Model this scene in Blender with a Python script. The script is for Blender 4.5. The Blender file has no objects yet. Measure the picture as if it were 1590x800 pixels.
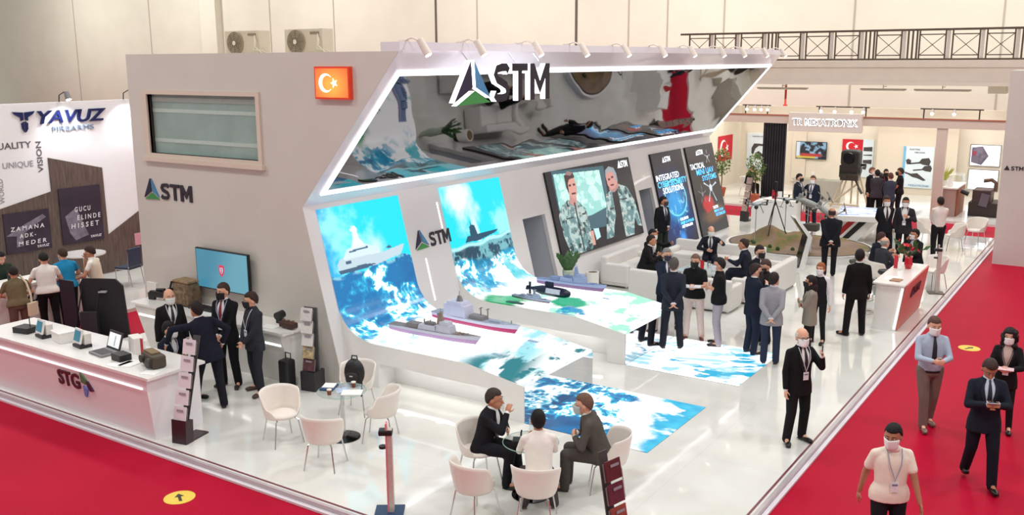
import bpy, bmesh, math, random
import numpy as np
from math import sin, cos, pi, radians, hypot, atan2, sqrt
from mathutils import Vector, Matrix
R = radians
S = bpy.context.scene
COL = S.collection
random.seed(7)

# ------------------------------------------------------------------ camera, world, lights
CAMH = 5.5
F_PX, PITCH, ROLL, YAW = 1472.38, 0.2042014, -0.004507, 0.5868075
d_ = Vector((-sin(YAW)*cos(PITCH), cos(YAW)*cos(PITCH), -sin(PITCH)))
r_ = Vector((cos(YAW), sin(YAW), 0)); u_ = r_.cross(d_)
r2 = cos(ROLL)*r_ + sin(ROLL)*u_; u2 = -sin(ROLL)*r_ + cos(ROLL)*u_
cam = bpy.data.cameras.new('camera'); camo = bpy.data.objects.new('camera', cam); COL.objects.link(camo)
mw = Matrix((r2, u2, -d_)).transposed().to_4x4(); mw.translation = (0, 0, CAMH)
camo.matrix_world = mw
cam.sensor_width = 36; cam.lens = F_PX/1590*36; cam.clip_start = .1; cam.clip_end = 400
S.camera = camo
S.view_settings.view_transform = 'Standard'; S.view_settings.look = 'None'
S.view_settings.gamma = 1; S.view_settings.exposure = 0.0; S.view_settings.use_curve_mapping = False

WORLD = 0.5
w = bpy.data.worlds.new('hall_air'); S.world = w; w.use_nodes = True
w.node_tree.nodes['Background'].inputs[0].default_value = (1, .965, .92, 1)
w.node_tree.nodes['Background'].inputs[1].default_value = WORLD

def area(name, loc, size, power, col=(1, .97, .93), rot=(0, 0, 0), sy=None):
    l = bpy.data.lights.new(name, 'AREA'); l.energy = power; l.color = col
    l.shape = 'RECTANGLE'; l.size = size; l.size_y = sy or size
    o = bpy.data.objects.new(name, l); o.location = loc; o.rotation_euler = rot; COL.objects.link(o)
    return o
# high-bay lamps of the hall, in rows under its roof
for x_ in (-30, -18, -6, 4):
    for y_ in (4, 16, 28, 40):
        area('hall_lamp', (x_, y_, 13.5), 1.6, 520, (1, .98, .95))
for x_ in (-76, -62, -48, -34, -20, -6):  # unseen fill lights, added to brighten the back wall
    area('wall_fill', (x_, 40, 12.5), 3, 1000 if x_ < -40 else 850, (1, .97, .92), (R(62), 0, 0))

# ------------------------------------------------------------------ materials
def C(r, g, b):
    f = lambda v: ((v/255+.055)/1.055)**2.4 if v/255 > .04045 else v/255/12.92
    return (f(r), f(g), f(b), 1)
_m = {}
def M(rgb, rough=.6, metal=0, vary=.06, scale=30, coat=0, bump=0, em=0, alpha=1, trans=0, spec=.5):
    key = (tuple(rgb), rough, metal, vary, scale, coat, bump, em, alpha, trans, spec)
    if key in _m: return _m[key]
    m = bpy.data.materials.new('surface_%d_%d_%d' % tuple(int(v) for v in rgb[:3])); m.use_nodes = True
    nt = m.node_tree; b = nt.nodes['Principled BSDF']
    c = C(*rgb)
    b.inputs['Roughness'].default_value = rough; b.inputs['Metallic'].default_value = metal
    b.inputs['Coat Weight'].default_value = coat; b.inputs['Specular IOR Level'].default_value = spec
    b.inputs['Alpha'].default_value = alpha; b.inputs['Transmission Weight'].default_value = trans
    if vary or bump:
        tc = nt.nodes.new('ShaderNodeTexCoord'); n = nt.nodes.new('ShaderNodeTexNoise')
        n.inputs['Scale'].default_value = scale; n.inputs['Detail'].default_value = 4
        nt.links.new(tc.outputs['Object'], n.inputs['Vector'])
    if vary:
        rp = nt.nodes.new('ShaderNodeValToRGB')
        rp.color_ramp.elements[0].position = .3; rp.color_ramp.elements[1].position = .7
        rp.color_ramp.elements[0].color = tuple(v*(1-vary) for v in c[:3])+(1,)
        rp.color_ramp.elements[1].color = tuple(min(1, v*(1+vary)) for v in c[:3])+(1,)
        nt.links.new(n.outputs['Fac'], rp.inputs['Fac']); nt.links.new(rp.outputs['Color'], b.inputs['Base Color'])
    else: b.inputs['Base Color'].default_value = c
    if bump:
        bp = nt.nodes.new('ShaderNodeBump'); bp.inputs['Strength'].default_value = bump; bp.inputs['Distance'].default_value = .02
        nt.links.new(n.outputs['Fac'], bp.inputs['Height']); nt.links.new(bp.outputs['Normal'], b.inputs['Normal'])
    if em:
        b.inputs['Emission Color'].default_value = c; b.inputs['Emission Strength'].default_value = em
    _m[key] = m; return m
def cloth(rgb): return M(rgb, .85, vary=.1, scale=55, spec=.25)
def glow(rgb, s): return M(rgb, .5, vary=0, em=s)
WHITE = M((238, 236, 233), .22, coat=.3, vary=.015, scale=3)
WHITE_M = M((232, 230, 226), .5, vary=.02, scale=5)
CHROME = M((205, 205, 205), .16, 1, vary=.02)
BLACK = M((22, 22, 24), .45, vary=.1)
BLACKG = M((12, 12, 14), .15, vary=0)
PAPER = M((240, 240, 238), .6, vary=.02)
def vcmat(strength=1.25, name='led_picture'):
    m = bpy.data.materials.new(name); m.use_nodes = True; nt = m.node_tree; b = nt.nodes['Principled BSDF']
    a = nt.nodes.new('ShaderNodeAttribute'); a.attribute_name = 'picture'
    b.inputs['Base Color'].default_value = (.02, .02, .02, 1); b.inputs['Roughness'].default_value = .25
    nt.links.new(a.outputs['Color'], b.inputs['Emission Color']); b.inputs['Emission Strength'].default_value = strength
    return m
def glassmat():
    m = bpy.data.materials.new('clear_glass'); m.use_nodes = True; b = m.node_tree.nodes['Principled BSDF']
    b.inputs['Base Color'].default_value = (.9, 1, .97, 1); b.inputs['Roughness'].default_value = .02
    b.inputs['Transmission Weight'].default_value = 1; b.inputs['IOR'].default_value = 1.1; b.inputs['Alpha'].default_value = .45
    return m
GLASS = glassmat()

# ------------------------------------------------------------------ mesh builder
WM = {}
class MB:
    def __init__(s): s.v = []; s.f = []; s.mi = []
    def add(s, v, f, m=0):
        o = len(s.v); s.v += [tuple(p) for p in v]; s.f += [tuple(i+o for i in q) for q in f]; s.mi += [m]*len(f); return s
    def box(s, c, d, rz=0, m=0, mat=None):
        a, b, e = d[0]/2, d[1]/2, d[2]/2
        q = mat or Matrix.Rotation(rz, 3, 'Z')
        v = [Vector(c)+q @ Vector((x, y, z)) for z in (-e, e) for x, y in ((-a, -b), (a, -b), (a, b), (-a, b))]
        return s.add(v, [(3, 2, 1, 0), (4, 5, 6, 7), (0, 1, 5, 4), (1, 2, 6, 5), (2, 3, 7, 6), (3, 0, 4, 7)], m)
    def bx(s, x0, x1, y0, y1, z0, z1, m=0):
        return s.box(((x0+x1)/2, (y0+y1)/2, (z0+z1)/2), (abs(x1-x0), abs(y1-y0), abs(z1-z0)), m=m)
    def prism(s, pts, o, au, av, dep, m=0):
        """polygon pts in the frame (o, au, av), pushed along the vector dep"""
        o, au, av, dep = Vector(o), Vector(au), Vector(av), Vector(dep); n = len(pts)
        a = [o+au*p[0]+av*p[1] for p in pts]
        ar = sum(pts[i][0]*pts[(i+1) % n][1]-pts[(i+1) % n][0]*pts[i][1] for i in range(n))
        fl = (au.cross(av).dot(dep) > 0) == (ar > 0)
        f = [tuple(range(n)), tuple(range(2*n-1, n-1, -1))]+[(i, i+n, (i+1) % n+n, (i+1) % n) for i in range(n)]
        if fl: f = [q[::-1] for q in f]
        return s.add(a+[p+dep for p in a], f, m)
    def cap(s, a, b, ra, rb=None, n=10, m=0, hs=3):
        rb = ra if rb is None else rb; a, b = Vector(a), Vector(b); d = b-a
        L = d.length; d = d/L if L > 1e-6 else Vector((0, 0, 1))
        x = d.orthogonal().normalized(); y = d.cross(x); V = [a-d*ra]; 
        rings = [(a-d*ra*cos(t), ra*sin(t)) for t in [pi/2*(k+1)/hs for k in range(hs)]] + [(b+d*rb*sin(t), rb*cos(t)) for t in [pi/2*k/hs for k in range(hs)]]
        for c, r in rings: V += [c+(x*cos(2*pi*i/n)+y*sin(2*pi*i/n))*r for i in range(n)]
        V.append(b+d*rb); F = []; k = len(rings)
        for i in range(n): F.append((0, 1+(i+1) % n, 1+i)); e = 1+(k-1)*n; F.append((len(V)-1, e+i, e+(i+1) % n))
        for j in range(k-1):
            for i in range(n): p = 1+j*n; F.append((p+i, p+(i+1) % n, p+n+(i+1) % n, p+n+i))
        return s.add(V, F, m)
    def cyl(s, a, b, ra, rb=None, n=16, m=0):
        rb = ra if rb is None else rb; a, b = Vector(a), Vector(b); d = (b-a).normalized()
        x = d.orthogonal().normalized(); y = d.cross(x)
        V = [c+(x*cos(2*pi*i/n)+y*sin(2*pi*i/n))*r for c, r in ((a, ra), (b, rb)) for i in range(n)]
        return s.add(V, [tuple(range(n))[::-1], tuple(range(n, 2*n))]+[(i, (i+1) % n, n+(i+1) % n, n+i) for i in range(n)], m)
    def tube(s, path, r, n=8, m=0):
        P = [Vector(p) for p in path]; V = []; x = None
        for i, p in enumerate(P):
            d = (P[min(i+1, len(P)-1)]-P[max(i-1, 0)]).normalized()
            x = d.orthogonal().normalized() if x is None else (x-d*x.dot(d)).normalized()
            y = d.cross(x); V += [p+(x*cos(2*pi*k/n)+y*sin(2*pi*k/n))*r for k in range(n)]
        F = [tuple(range(n))[::-1], tuple(range(len(V)-n, len(V)))]
        for j in range(len(P)-1): F += [(j*n+i, j*n+(i+1) % n, j*n+n+(i+1) % n, j*n+n+i) for i in range(n)]
        return s.add(V, F, m)
    def lathe(s, prof, c=(0, 0, 0), n=24, m=0):
        V = []; F = []; c = Vector(c); k = len(prof)
        for r, z in prof: V += [c+Vector((max(r, 1e-4)*cos(2*pi*i/n), max(r, 1e-4)*sin(2*pi*i/n), z)) for i in range(n)]
        for j in range(k-1): F += [(j*n+i, j*n+(i+1) % n, j*n+n+(i+1) % n, j*n+n+i) for i in range(n)]
        F += [tuple(range(n))[::-1], tuple(range((k-1)*n, k*n))]
        return s.add(V, F, m)
    def ell(s, c, r, q=None, nu=16, nv=10, m=0):
        q = q or Matrix.Identity(3); c = Vector(c); V = [c+q @ Vector((0, 0, r[2]))]
        for j in range(1, nv):
            t = pi*j/nv; V += [c+q @ Vector((r[0]*sin(t)*cos(2*pi*i/nu), r[1]*sin(t)*sin(2*pi*i/nu), r[2]*cos(t))) for i in range(nu)]
        V.append(c-q @ Vector((0, 0, r[2]))); F = []
        for i in range(nu): F.append((0, 1+i, 1+(i+1) % nu)); e = 1+(nv-2)*nu; F.append((len(V)-1, e+(i+1) % nu, e+i))
        for j in range(nv-2):
            for i in range(nu): p = 1+j*nu; F.append((p+i, p+nu+i, p+nu+(i+1) % nu, p+(i+1) % nu))
        return s.add(V, F, m)
    def loft(s, rings, m=0):
        V = []; n = len(rings[0])
        for r in rings: V += list(r)
        F = [tuple(range(n))[::-1], tuple(range(len(V)-n, len(V)))]
        for j in range(len(rings)-1): F += [(j*n+i, j*n+(i+1) % n, j*n+n+(i+1) % n, j*n+n+i) for i in range(n)]
        return s.add(V, F, m)
    def slab(s, fn, nu, nv, off, m=0):
        """closed thin sheet: fn(u,v,k) with k=0 outside face, 1 inside face (off is passed through)"""
        V = []; W = nu+1
        for k in (0, 1):
            for j in range(nv+1): V += [fn(i/nu, j/nv, k*off) for i in range(nu+1)]
        N = (nu+1)*(nv+1); F = []
        for j in range(nv):
            for i in range(nu):
                a = j*W+i; F.append((a, a+1, a+W+1, a+W)); F.append((N+a, N+a+W, N+a+W+1, N+a+1))
        for i in range(nu): F.append((i, N+i, N+i+1, i+1)); a = nv*W+i; F.append((a, a+1, N+a+1, N+a))
        for j in range(nv): a = j*W; F.append((a, a+W, N+a+W, N+a)); a = j*W+nu; F.append((a, N+a, N+a+W, a+W))
        return s.add(V, F, m)
    def build(s, name, mats, parent=None, smooth=False, local=False, bevel=0, fix=False):
        me = bpy.data.meshes.new(name); v = np.array(s.v, dtype=float)
        if parent is not None and not local:
            Wi = np.array(WM[parent.name].inverted()); v = v @ Wi[:3, :3].T+Wi[:3, 3]
        me.from_pydata(v.tolist(), [], s.f)
        if not isinstance(mats, (list, tuple)): mats = [mats]
        for m in mats: me.materials.append(m)
        if len(mats) > 1: me.polygons.foreach_set('material_index', s.mi)
        if smooth: me.polygons.foreach_set('use_smooth', [True]*len(me.polygons))
        me.update()
        if fix:
            bm = bmesh.new(); bm.from_mesh(me); bmesh.ops.recalc_face_normals(bm, faces=bm.faces); bm.to_mesh(me); bm.free()
        o = bpy.data.objects.new(name, me); COL.objects.link(o)
        if parent is not None: o.parent = parent; WM[o.name] = WM[parent.name]
        else: WM[o.name] = Matrix.Identity(4)
        if bevel:
            b = o.modifiers.new('bevel', 'BEVEL'); b.width = bevel; b.segments = 2; b.limit_method = 'ANGLE'
        return o

def tag(o, label, cat, group=None, kind=None):
    if label: o['label'] = label
    if cat: o['category'] = cat
    if group: o['group'] = group
    if kind: o['kind'] = kind
    return o
def thing(name, label, cat, loc=(0, 0, 0), rz=0, group=None):
    o = bpy.data.objects.new(name, None); COL.objects.link(o); o.empty_display_size = .1
    o.location = loc; o.rotation_euler = (0, 0, rz)
    WM[o.name] = Matrix.Translation(loc) @ Matrix.Rotation(rz, 4, 'Z')
    return tag(o, label, cat, group)
def struct(name, mb, mats, **k):
    o = mb.build(name, mats, **k); o['kind'] = 'structure'; return o
def dup(root, loc, rz=0, label=None, group=None):
    r = root.copy(); COL.objects.link(r); r.location = loc; r.rotation_euler = (0, 0, rz)
    if label: r['label'] = label
    if group: r['group'] = group
    WM[r.name] = Matrix.Translation(loc) @ Matrix.Rotation(rz, 4, 'Z')
    for ch in list(root.children):
        c = ch.copy(); COL.objects.link(c); c.parent = r
        for g in list(ch.children):
            e = g.copy(); COL.objects.link(e); e.parent = c
    return r

# lettering: a text turned into a mesh, laid in the frame (origin, right, up), size = cap height
_tx = {}
def lettering(text, o, right, up, size, mat, parent, name='lettering', depth=.01, bold=.0, width=None, align='LEFT', mats2=None, shear=0):
    key = (text, bold, align, shear)
    if key not in _tx:
        cu = bpy.data.curves.new('t', 'FONT'); cu.body = text; cu.size = 1; cu.offset = bold; cu.align_x = align; cu.shear = shear
        cu.extrude = .5; cu.resolution_u = 3
        ob = bpy.data.objects.new('t', cu); COL.objects.link(ob)
        dg = bpy.context.evaluated_depsgraph_get(); dg.update()
        me = bpy.data.meshes.new_from_object(ob.evaluated_get(dg))
        v = np.zeros(len(me.vertices)*3); me.vertices.foreach_get('co', v); v = v.reshape(-1, 3)
        _tx[key] = (v, [tuple(p.vertices) for p in me.polygons], [abs(p.normal.z) > .5 and p.center.z > 0 for p in me.polygons])
        bpy.data.objects.remove(ob); bpy.data.curves.remove(cu); bpy.data.meshes.remove(me)
    v, f, front = _tx[key]
    v = v.copy(); ch = .69
    sx = size/ch
    if width: sx = width/(v[:, 0].max()-v[:, 0].min()) if align == 'LEFT' else width/(v[:, 0].max()-v[:, 0].min())
    if align == 'LEFT': v[:, 0] -= v[:, 0].min()
    right, up = Vector(right).normalized(), Vector(up).normalized(); nn = right.cross(up)
    Rm = np.array([right*sx, up*(size/ch), nn*depth])
    P = v * [1, 1, 1]; P[:, 2] = v[:, 2]+.5
    P = P @ Rm + np.array(Vector(o))
    mb = MB(); mb.v = [tuple(p) for p in P]; mb.f = list(f); mb.mi = [0 if a else 1 for a in front]
    return mb.build(name, [mat, mats2] if mats2 else mat, parent)

def stm(o, right, up, h, width, mat, parent, depth=.01, name='lettering', only=None, mats2=None):
    """the three heavy letters S T M in a row, 'width' wide and 'h' tall"""
    right, up = Vector(right).normalized(), Vector(up).normalized(); nn = right.cross(up)
    th = .21
    Tp = [(0, 1), (0, .80), (.37, .80), (.37, 0), (.63, 0), (.63, .80), (1, .80), (1, 1)]
    Mp = [(0, 0), (0, 1), (.22, 1), (.5, .52), (.78, 1), (1, 1), (1, 0), (.77, 0), (.77, .58), (.5, .16), (.23, .58), (.23, 0)]
    out = []; inn = []
    cl = [(.93, .80), (.80, .90), (.5, .90), (.22, .86), (.12, .72), (.25, .58), (.5, .51), (.76, .43), (.88, .27), (.76, .13), (.5, .10), (.20, .11), (.07, .21)]
    for i, p in enumerate(cl):
        a, b = cl[max(0, i-1)], cl[min(len(cl)-1, i+1)]; d = Vector((b[0]-a[0], b[1]-a[1])).normalized(); n = Vector((-d[1], d[0]))*.105
        out.append((p[0]+n[0]*1.15, p[1]+n[1])); inn.append((p[0]-n[0]*1.15, p[1]-n[1]))
    L = {'S': (out+inn[::-1], 0, .28), 'T': (Tp, .315, .29), 'M': (Mp, .64, .36)}
    mb = MB()
    for k, (P, x0, w_) in L.items():
        if only and k != only: continue
        if only: x0, w_ = 0, 1
        mb.prism([((x0+x*w_)*width, y*h) for x, y in P], o, right, up, nn*depth)
    ms = [mat]
    if mats2:
        ms.append(mats2); j = 0; mb.mi = [0 if abs((Vector(mb.v[f[1]])-Vector(mb.v[f[0]])).cross(Vector(mb.v[f[2]])-Vector(mb.v[f[1]])).normalized().dot(nn)) > .5 and len(f) > 4 else 1 for f in mb.f]
        fr = Vector(o).dot(nn)+depth*.5
        mb.mi = [m if m or Vector(mb.v[f[0]]).dot(nn) > fr else 1 for m, f in zip(mb.mi, mb.f)]
    return mb.build(name, ms, parent)

def emblem(o, right, up, h, w_, parent, depth=.012, side=None):
    """three-facet pyramid mark: dark left facet, blue right facet, green foot"""
    right, up = Vector(right).normalized(), Vector(up).normalized(); nn = right.cross(up)
    ap, l, r, c = (.5, 1), (0, .0), (1, .03), (.55, .36)
    g = .03
    for nm, pts, col in (('dark_facet', [(.46, 1), (-.0, .05), (.5, .38)], (36, 30, 62)), ('blue_facet', [(.54, 1), (1, .12), (.58, .38)], (70, 130, 175)),
                         ('green_facet', [(.06, -.02), (1, .02), (.54, .3)], (60, 140, 70))):
        mb = MB(); mb.prism([(x*w_, y*h) for x, y in pts], o, right, up, nn*depth)
        mats = [M(col, .5, vary=0)]
        if side:
            mats.append(side); mb.mi = [0 if k == 1 else 1 for k in range(len(mb.mi))]
        mb.build(nm, mats, parent)
# ------------------------------------------------------------------ picture painting for screens (numpy noise)
_rng = np.random.RandomState(3)
_lat = _rng.rand(256, 256)
def vnoise(x, y, s=0):
    x = x+s*17.3; y = y+s*31.7
    xi, yi = np.floor(x).astype(int), np.floor(y).astype(int); fx, fy = x-xi, y-yi
    fx = fx*fx*(3-2*fx); fy = fy*fy*(3-2*fy); a = lambda i, j: _lat[(xi+i) % 256, (yi+j) % 256]
    return (a(0, 0)*(1-fx)+a(1, 0)*fx)*(1-fy)+(a(0, 1)*(1-fx)+a(1, 1)*fx)*fy
def fbm(x, y, o=5, s=0):
    r = 0; am = .5; t = 0
    for k in range(o): r = r+am*vnoise(x*2**k, y*2**k, s+k); t += am; am *= .55
    return r/t
def ridge(x, y, o=5, s=0):
    r = 0; am = .5; t = 0
    for k in range(o): r = r+am*(1-abs(2*vnoise(x*2**k, y*2**k, s+k)-1)); t += am; am *= .55
    return r/t
def ss(a, b, x): t = np.clip((x-a)/(b-a), 0, 1); return t*t*(3-2*t)
def mix(a, b, t): t = np.asarray(t)[..., None]; return a*(1-t)+np.array(b)*t if np.ndim(b) == 1 else a*(1-t)+b*t
def rgb(r, g, b): return np.array(C(r, g, b)[:3])
def inpoly(X, Y, P):
    r = np.zeros(X.shape, bool); n = len(P)
    for i in range(n):
        x0, y0 = P[i]; x1, y1 = P[(i+1) % n]
        if y0 == y1: continue
        c = ((y0 > Y) != (y1 > Y)) & (X < (x1-x0)*(Y-y0)/(y1-y0)+x0); r ^= c
    return r
def paint(img, X, Y, P, col): img[inpoly(X, Y, P)] = col
def screen(name, fn, nu, nv, img, parent, strength=1.25):
    """grid surface fn(u,v)->point, with the colours img[v,u]"""
    V = []; F = []
    for j in range(nv+1):
        for i in range(nu+1): V.append(fn(i/nu, j/nv))
    W = nu+1
    for j in range(nv):
        for i in range(nu): a = j*W+i; F.append((a, a+W, a+W+1, a+1))
    mb = MB(); mb.v = V; mb.f = F; mb.mi = [0]*len(F)
    o = mb.build(name, vcmat(strength), parent, smooth=True)
    at = o.data.color_attributes.new('picture', 'FLOAT_COLOR', 'POINT')
    c = np.ones((len(V), 4)); c[:, :3] = np.clip(img, 0, 1.6).reshape(-1, 3); at.data.foreach_set('color', c.ravel())
    return o

# ------------------------------------------------------------------ hall
def carpet_mat():
    m = bpy.data.materials.new('red_carpet'); m.use_nodes = True; nt = m.node_tree; b = nt.nodes['Principled BSDF']
    tc = nt.nodes.new('ShaderNodeTexCoord'); n = nt.nodes.new('ShaderNodeTexNoise'); n.inputs['Scale'].default_value = 90; n.inputs['Detail'].default_value = 6
    n2 = nt.nodes.new('ShaderNodeTexNoise'); n2.inputs['Scale'].default_value = .7
    ad = nt.nodes.new('ShaderNodeMath'); ad.operation = 'MULTIPLY_ADD'; ad.inputs[1].default_value = .35
    rp = nt.nodes.new('ShaderNodeValToRGB'); rp.color_ramp.elements[0].position = .3; rp.color_ramp.elements[1].position = .9
    rp.color_ramp.elements[0].color = C(150, 4, 34); rp.color_ramp.elements[1].color = C(184, 14, 52)
    nt.links.new(tc.outputs['Object'], n.inputs['Vector']); nt.links.new(tc.outputs['Object'], n2.inputs['Vector'])
    nt.links.new(n2.outputs['Fac'], ad.inputs[0]); nt.links.new(n.outputs['Fac'], ad.inputs[2])
    nt.links.new(ad.outputs[0], rp.inputs['Fac']); nt.links.new(rp.outputs['Color'], b.inputs['Base Color'])
    b.inputs['Specular IOR Level'].default_value = .05
    bp = nt.nodes.new('ShaderNodeBump'); bp.inputs['Strength'].default_value = .3; nt.links.new(n.outputs['Fac'], bp.inputs['Height']); nt.links.new(bp.outputs['Normal'], b.inputs['Normal'])
    return m
def floor_mat():
    m = bpy.data.materials.new('gloss_white_floor'); m.use_nodes = True; nt = m.node_tree; b = nt.nodes['Principled BSDF']
    tc = nt.nodes.new('ShaderNodeTexCoord'); n = nt.nodes.new('ShaderNodeTexNoise'); n.inputs['Scale'].default_value = .9; n.inputs['Detail'].default_value = 6
    rp = nt.nodes.new('ShaderNodeValToRGB'); rp.color_ramp.elements[0].position = .3; rp.color_ramp.elements[1].position = .75
    rp.color_ramp.elements[0].color = C(218, 217, 211); rp.color_ramp.elements[1].color = C(236, 236, 232)
    nt.links.new(tc.outputs['Object'], n.inputs['Vector']); nt.links.new(n.outputs['Fac'], rp.inputs['Fac'])
    br = nt.nodes.new('ShaderNodeTexBrick'); br.inputs['Scale'].default_value = 1; br.inputs['Mortar Size'].default_value = .003
    br.inputs['Brick Width'].default_value = 2.4; br.inputs['Row Height'].default_value = 2.4; br.offset = 0
    br.inputs['Color1'].default_value = br.inputs['Color2'].default_value = (1, 1, 1, 1); br.inputs['Mortar'].default_value = (.82, .82, .8, 1)
    mx = nt.nodes.new('ShaderNodeMix'); mx.data_type = 'RGBA'; mx.blend_type = 'MULTIPLY'; mx.inputs[0].default_value = 1
    nt.links.new(tc.outputs['Object'], br.inputs['Vector']); nt.links.new(rp.outputs['Color'], mx.inputs[6]); nt.links.new(br.outputs['Color'], mx.inputs[7])
    nt.links.new(mx.outputs[2], b.inputs['Base Color'])
    b.inputs['Roughness'].default_value = .07; b.inputs['Coat Weight'].default_value = .4; b.inputs['Coat Roughness'].default_value = .03
    n3 = nt.nodes.new('ShaderNodeTexNoise'); n3.inputs['Scale'].default_value = 1.6; n3.inputs['Detail'].default_value = 1
    bp = nt.nodes.new('ShaderNodeBump'); bp.inputs['Strength'].default_value = .12; bp.inputs['Distance'].default_value = .05
    nt.links.new(tc.outputs['Object'], n3.inputs['Vector']); nt.links.new(n3.outputs['Fac'], bp.inputs['Height']); nt.links.new(bp.outputs['Normal'], b.inputs['Normal'])
    return m
FLOOR = floor_mat(); CARPET = carpet_mat()
ZC = -.08
struct('floor', MB().bx(-90, 20, -6, 60, ZC-.2, ZC), CARPET)
# low stage of the big stand: glossy white top with a lit aluminium edge
XR, YF = -3.53, 7.98
struct('floor_stage', MB().bx(-16.9, XR, YF, 32.7, ZC, 0), FLOOR)
TRIM = M((196, 186, 190), .35, .4, vary=.03); DKTRIM = M((120, 62, 74), .4, .2, vary=.05)
struct('trim_1', MB().bx(-16.95, XR+.03, YF-.055, YF-.003, ZC, .004).bx(XR+.003, XR+.055, YF-.055, 32.7, ZC, .004), TRIM)
struct('trim_2', MB().bx(-16.9, XR-.0, YF+.03, YF+.06, 0, .006).bx(XR-.06, XR-.03, YF+.03, 32.7, 0, .006), DKTRIM)
struct('trim_3', MB().bx(-16.95, XR+.12, YF-.12, YF-.058, ZC, ZC+.03).bx(XR+.058, XR+.12, YF-.12, 32.7, ZC, ZC+.03), M((225, 218, 226), .3, vary=.02))
# back wall of the hall, panelled
HW = M((210, 210, 194), .9, vary=.03, scale=.6)
YB = 50
mb = MB().bx(-95, 20, YB, YB+.4, ZC, 17)
struct('wall_back', mb, HW)
gx = [-79.1, -68.6, -54.5, -48.1, -35.8, -25.2, -22.8, -19.5, -12.7, -6]
mb = MB()
for x in gx: mb.bx(x-.04, x+.04, YB-.03, YB, ZC, 17)
struct('trim_4', mb, M((172, 166, 152), .9, vary=.05))
mb = MB()
for x in (-61.7, -39.07, -28.62): mb.bx(x-.07, x+.07, YB-.04, YB, ZC, 17)
struct('trim_8', mb, M((92, 86, 78), .9, vary=.05))
struct('wall_pilaster', MB().bx(-61.6, -59.8, YB-.6, YB, ZC, 17), HW)
struct('wall_column', MB().bx(-5.2, -4.6, YB-9.2, YB-8.2, 4.2, 5.3), HW)
# walkway beam with a lattice railing
YW = 40
struct('trim_5', MB().bx(-18.3, 6, YW, YW+1.4, 4.5, 5.42).bx(-18.3, 6, YW-.06, YW+.02, 5.2, 5.46).bx(-18.3, 6, YW-.04, YW, 4.5, 4.62), M((214, 204, 192), .8, vary=.03, scale=2))
RAIL = M((88, 74, 62), .6, .3, vary=.08)
rl = thing('lattice_railing', 'long dark metal lattice railing with crossed panels on the walkway beam', 'railing', (-6, YW, 5.46))
MB().bx(-17.6, 6, YW+.02, YW+.1, 6.58, 6.66).build('top_rail', RAIL, rl)
MB().bx(-17.3, 6, YW+.02, YW+.1, 5.47, 5.54).build('bottom_rail', RAIL, rl)
x = -17.2
pat = [0, 0, 0, 1, 0, 0, 0, 1, 0, 1, 0, 0, 0, 1, 0, 0, 1, 0]
for k in pat:
    if k:
        for q in (0, .16, .32): MB().bx(x+q, x+q+.06, YW+.03, YW+.09, 5.54, 6.58).build('post', RAIL, rl)
        x += .42; continue
    mb = MB()
    x1 = x+.98
    for a in (x, x1-.05): mb.bx(a, a+.05, YW+.03, YW+.09, 5.54, 6.58)
    mb.bx(x, x1, YW+.04, YW+.08, 6.42, 6.46).bx(x, x1, YW+.04, YW+.08, 5.64, 5.68)
    mb.tube([(x+.04, YW+.06, 5.66), (x1-.04, YW+.06, 6.44)], .014, 6).tube([(x+.04, YW+.06, 6.44), (x1-.04, YW+.06, 5.66)], .014, 6)
    mb.build('lattice_panel', RAIL, rl)
    MB().bx(x1+.02, x1+.14, YW+.045, YW+.075, 5.54, 6.58).build('infill_plate', M((205, 198, 190), .7), rl)
    x = x1+.2
# fluorescent battens hung under the beam
for i, (a, b_) in enumerate(((-13.8, -11.7), (-9.6, -7.9), (-7.6, -5.6))):
    t = thing('strip_light', ('left', 'middle', 'right')[i]+' of three thin strip lights hung below the walkway beam', 'lamp', ((a+b_)/2, 39.5, 4.33), group='strip lights')
    MB().bx(a, b_, 39.4, 39.6, 4.33, 4.39).build('housing', M((150, 140, 125), .5), t)
    MB().bx(a+.05, b_-.05, 39.44, 39.56, 4.30, 4.33).build('tube', M((225, 222, 210), .4), t)
    MB().cyl(((a+b_)/2, 39.5, 4.39), ((a+b_)/2, 39.5, 4.52), .02).cyl(((a+b_)/2, 40.05, 4.46), ((a+b_)/2, 39.5, 4.46), .02).build('hanger', M((150, 140, 125), .5), t)
t = MB().cyl((-12.79, 40.1, 4.5), (-12.79, 40.1, 3.66), .045, n=10).cyl((-12.79, 40.1, 3.6), (-12.79, 40.1, 3.66), .09, n=10).build('sprinkler_pipe', M((170, 40, 30), .5))
tag(t, 'short red pipe hanging down from the walkway beam', 'pipe')
# tall white pillar box at the right edge of the stage
t = thing('pillar', 'tall light grey square pillar with a small logo beside the red aisle', 'pillar', (-2.4, 29.7, ZC))
MB().bx(-3.17, -1.4, 28.89, 30.6, ZC, 5.2).build('shaft', M((206, 201, 195), .5, vary=.02, scale=2), t)
stm((-2.93, 28.885, 2.54), (1, 0, 0), (0, 0, 1), .11, .3, M((40, 36, 44), .5, vary=0), t)
MB().prism([(0, 0), (.14, 0), (.07, .13)], (-3.1, 28.885, 2.54), (1, 0, 0), (0, 0, 1), (0, -.01, 0)).build('emblem', M((40, 36, 44), .5, vary=0), t)
# ------------------------------------------------------------------ the main stand
KS = .26; XC, ZCR = -11.85, 3.07                       # crease line of the facade
Y0, Y1 = 11.37, 29.5
xw = lambda z: XC+KS*(ZCR-z)
BW = M((206, 201, 194), .28, coat=.25, vary=.02, scale=1.5)
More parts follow.
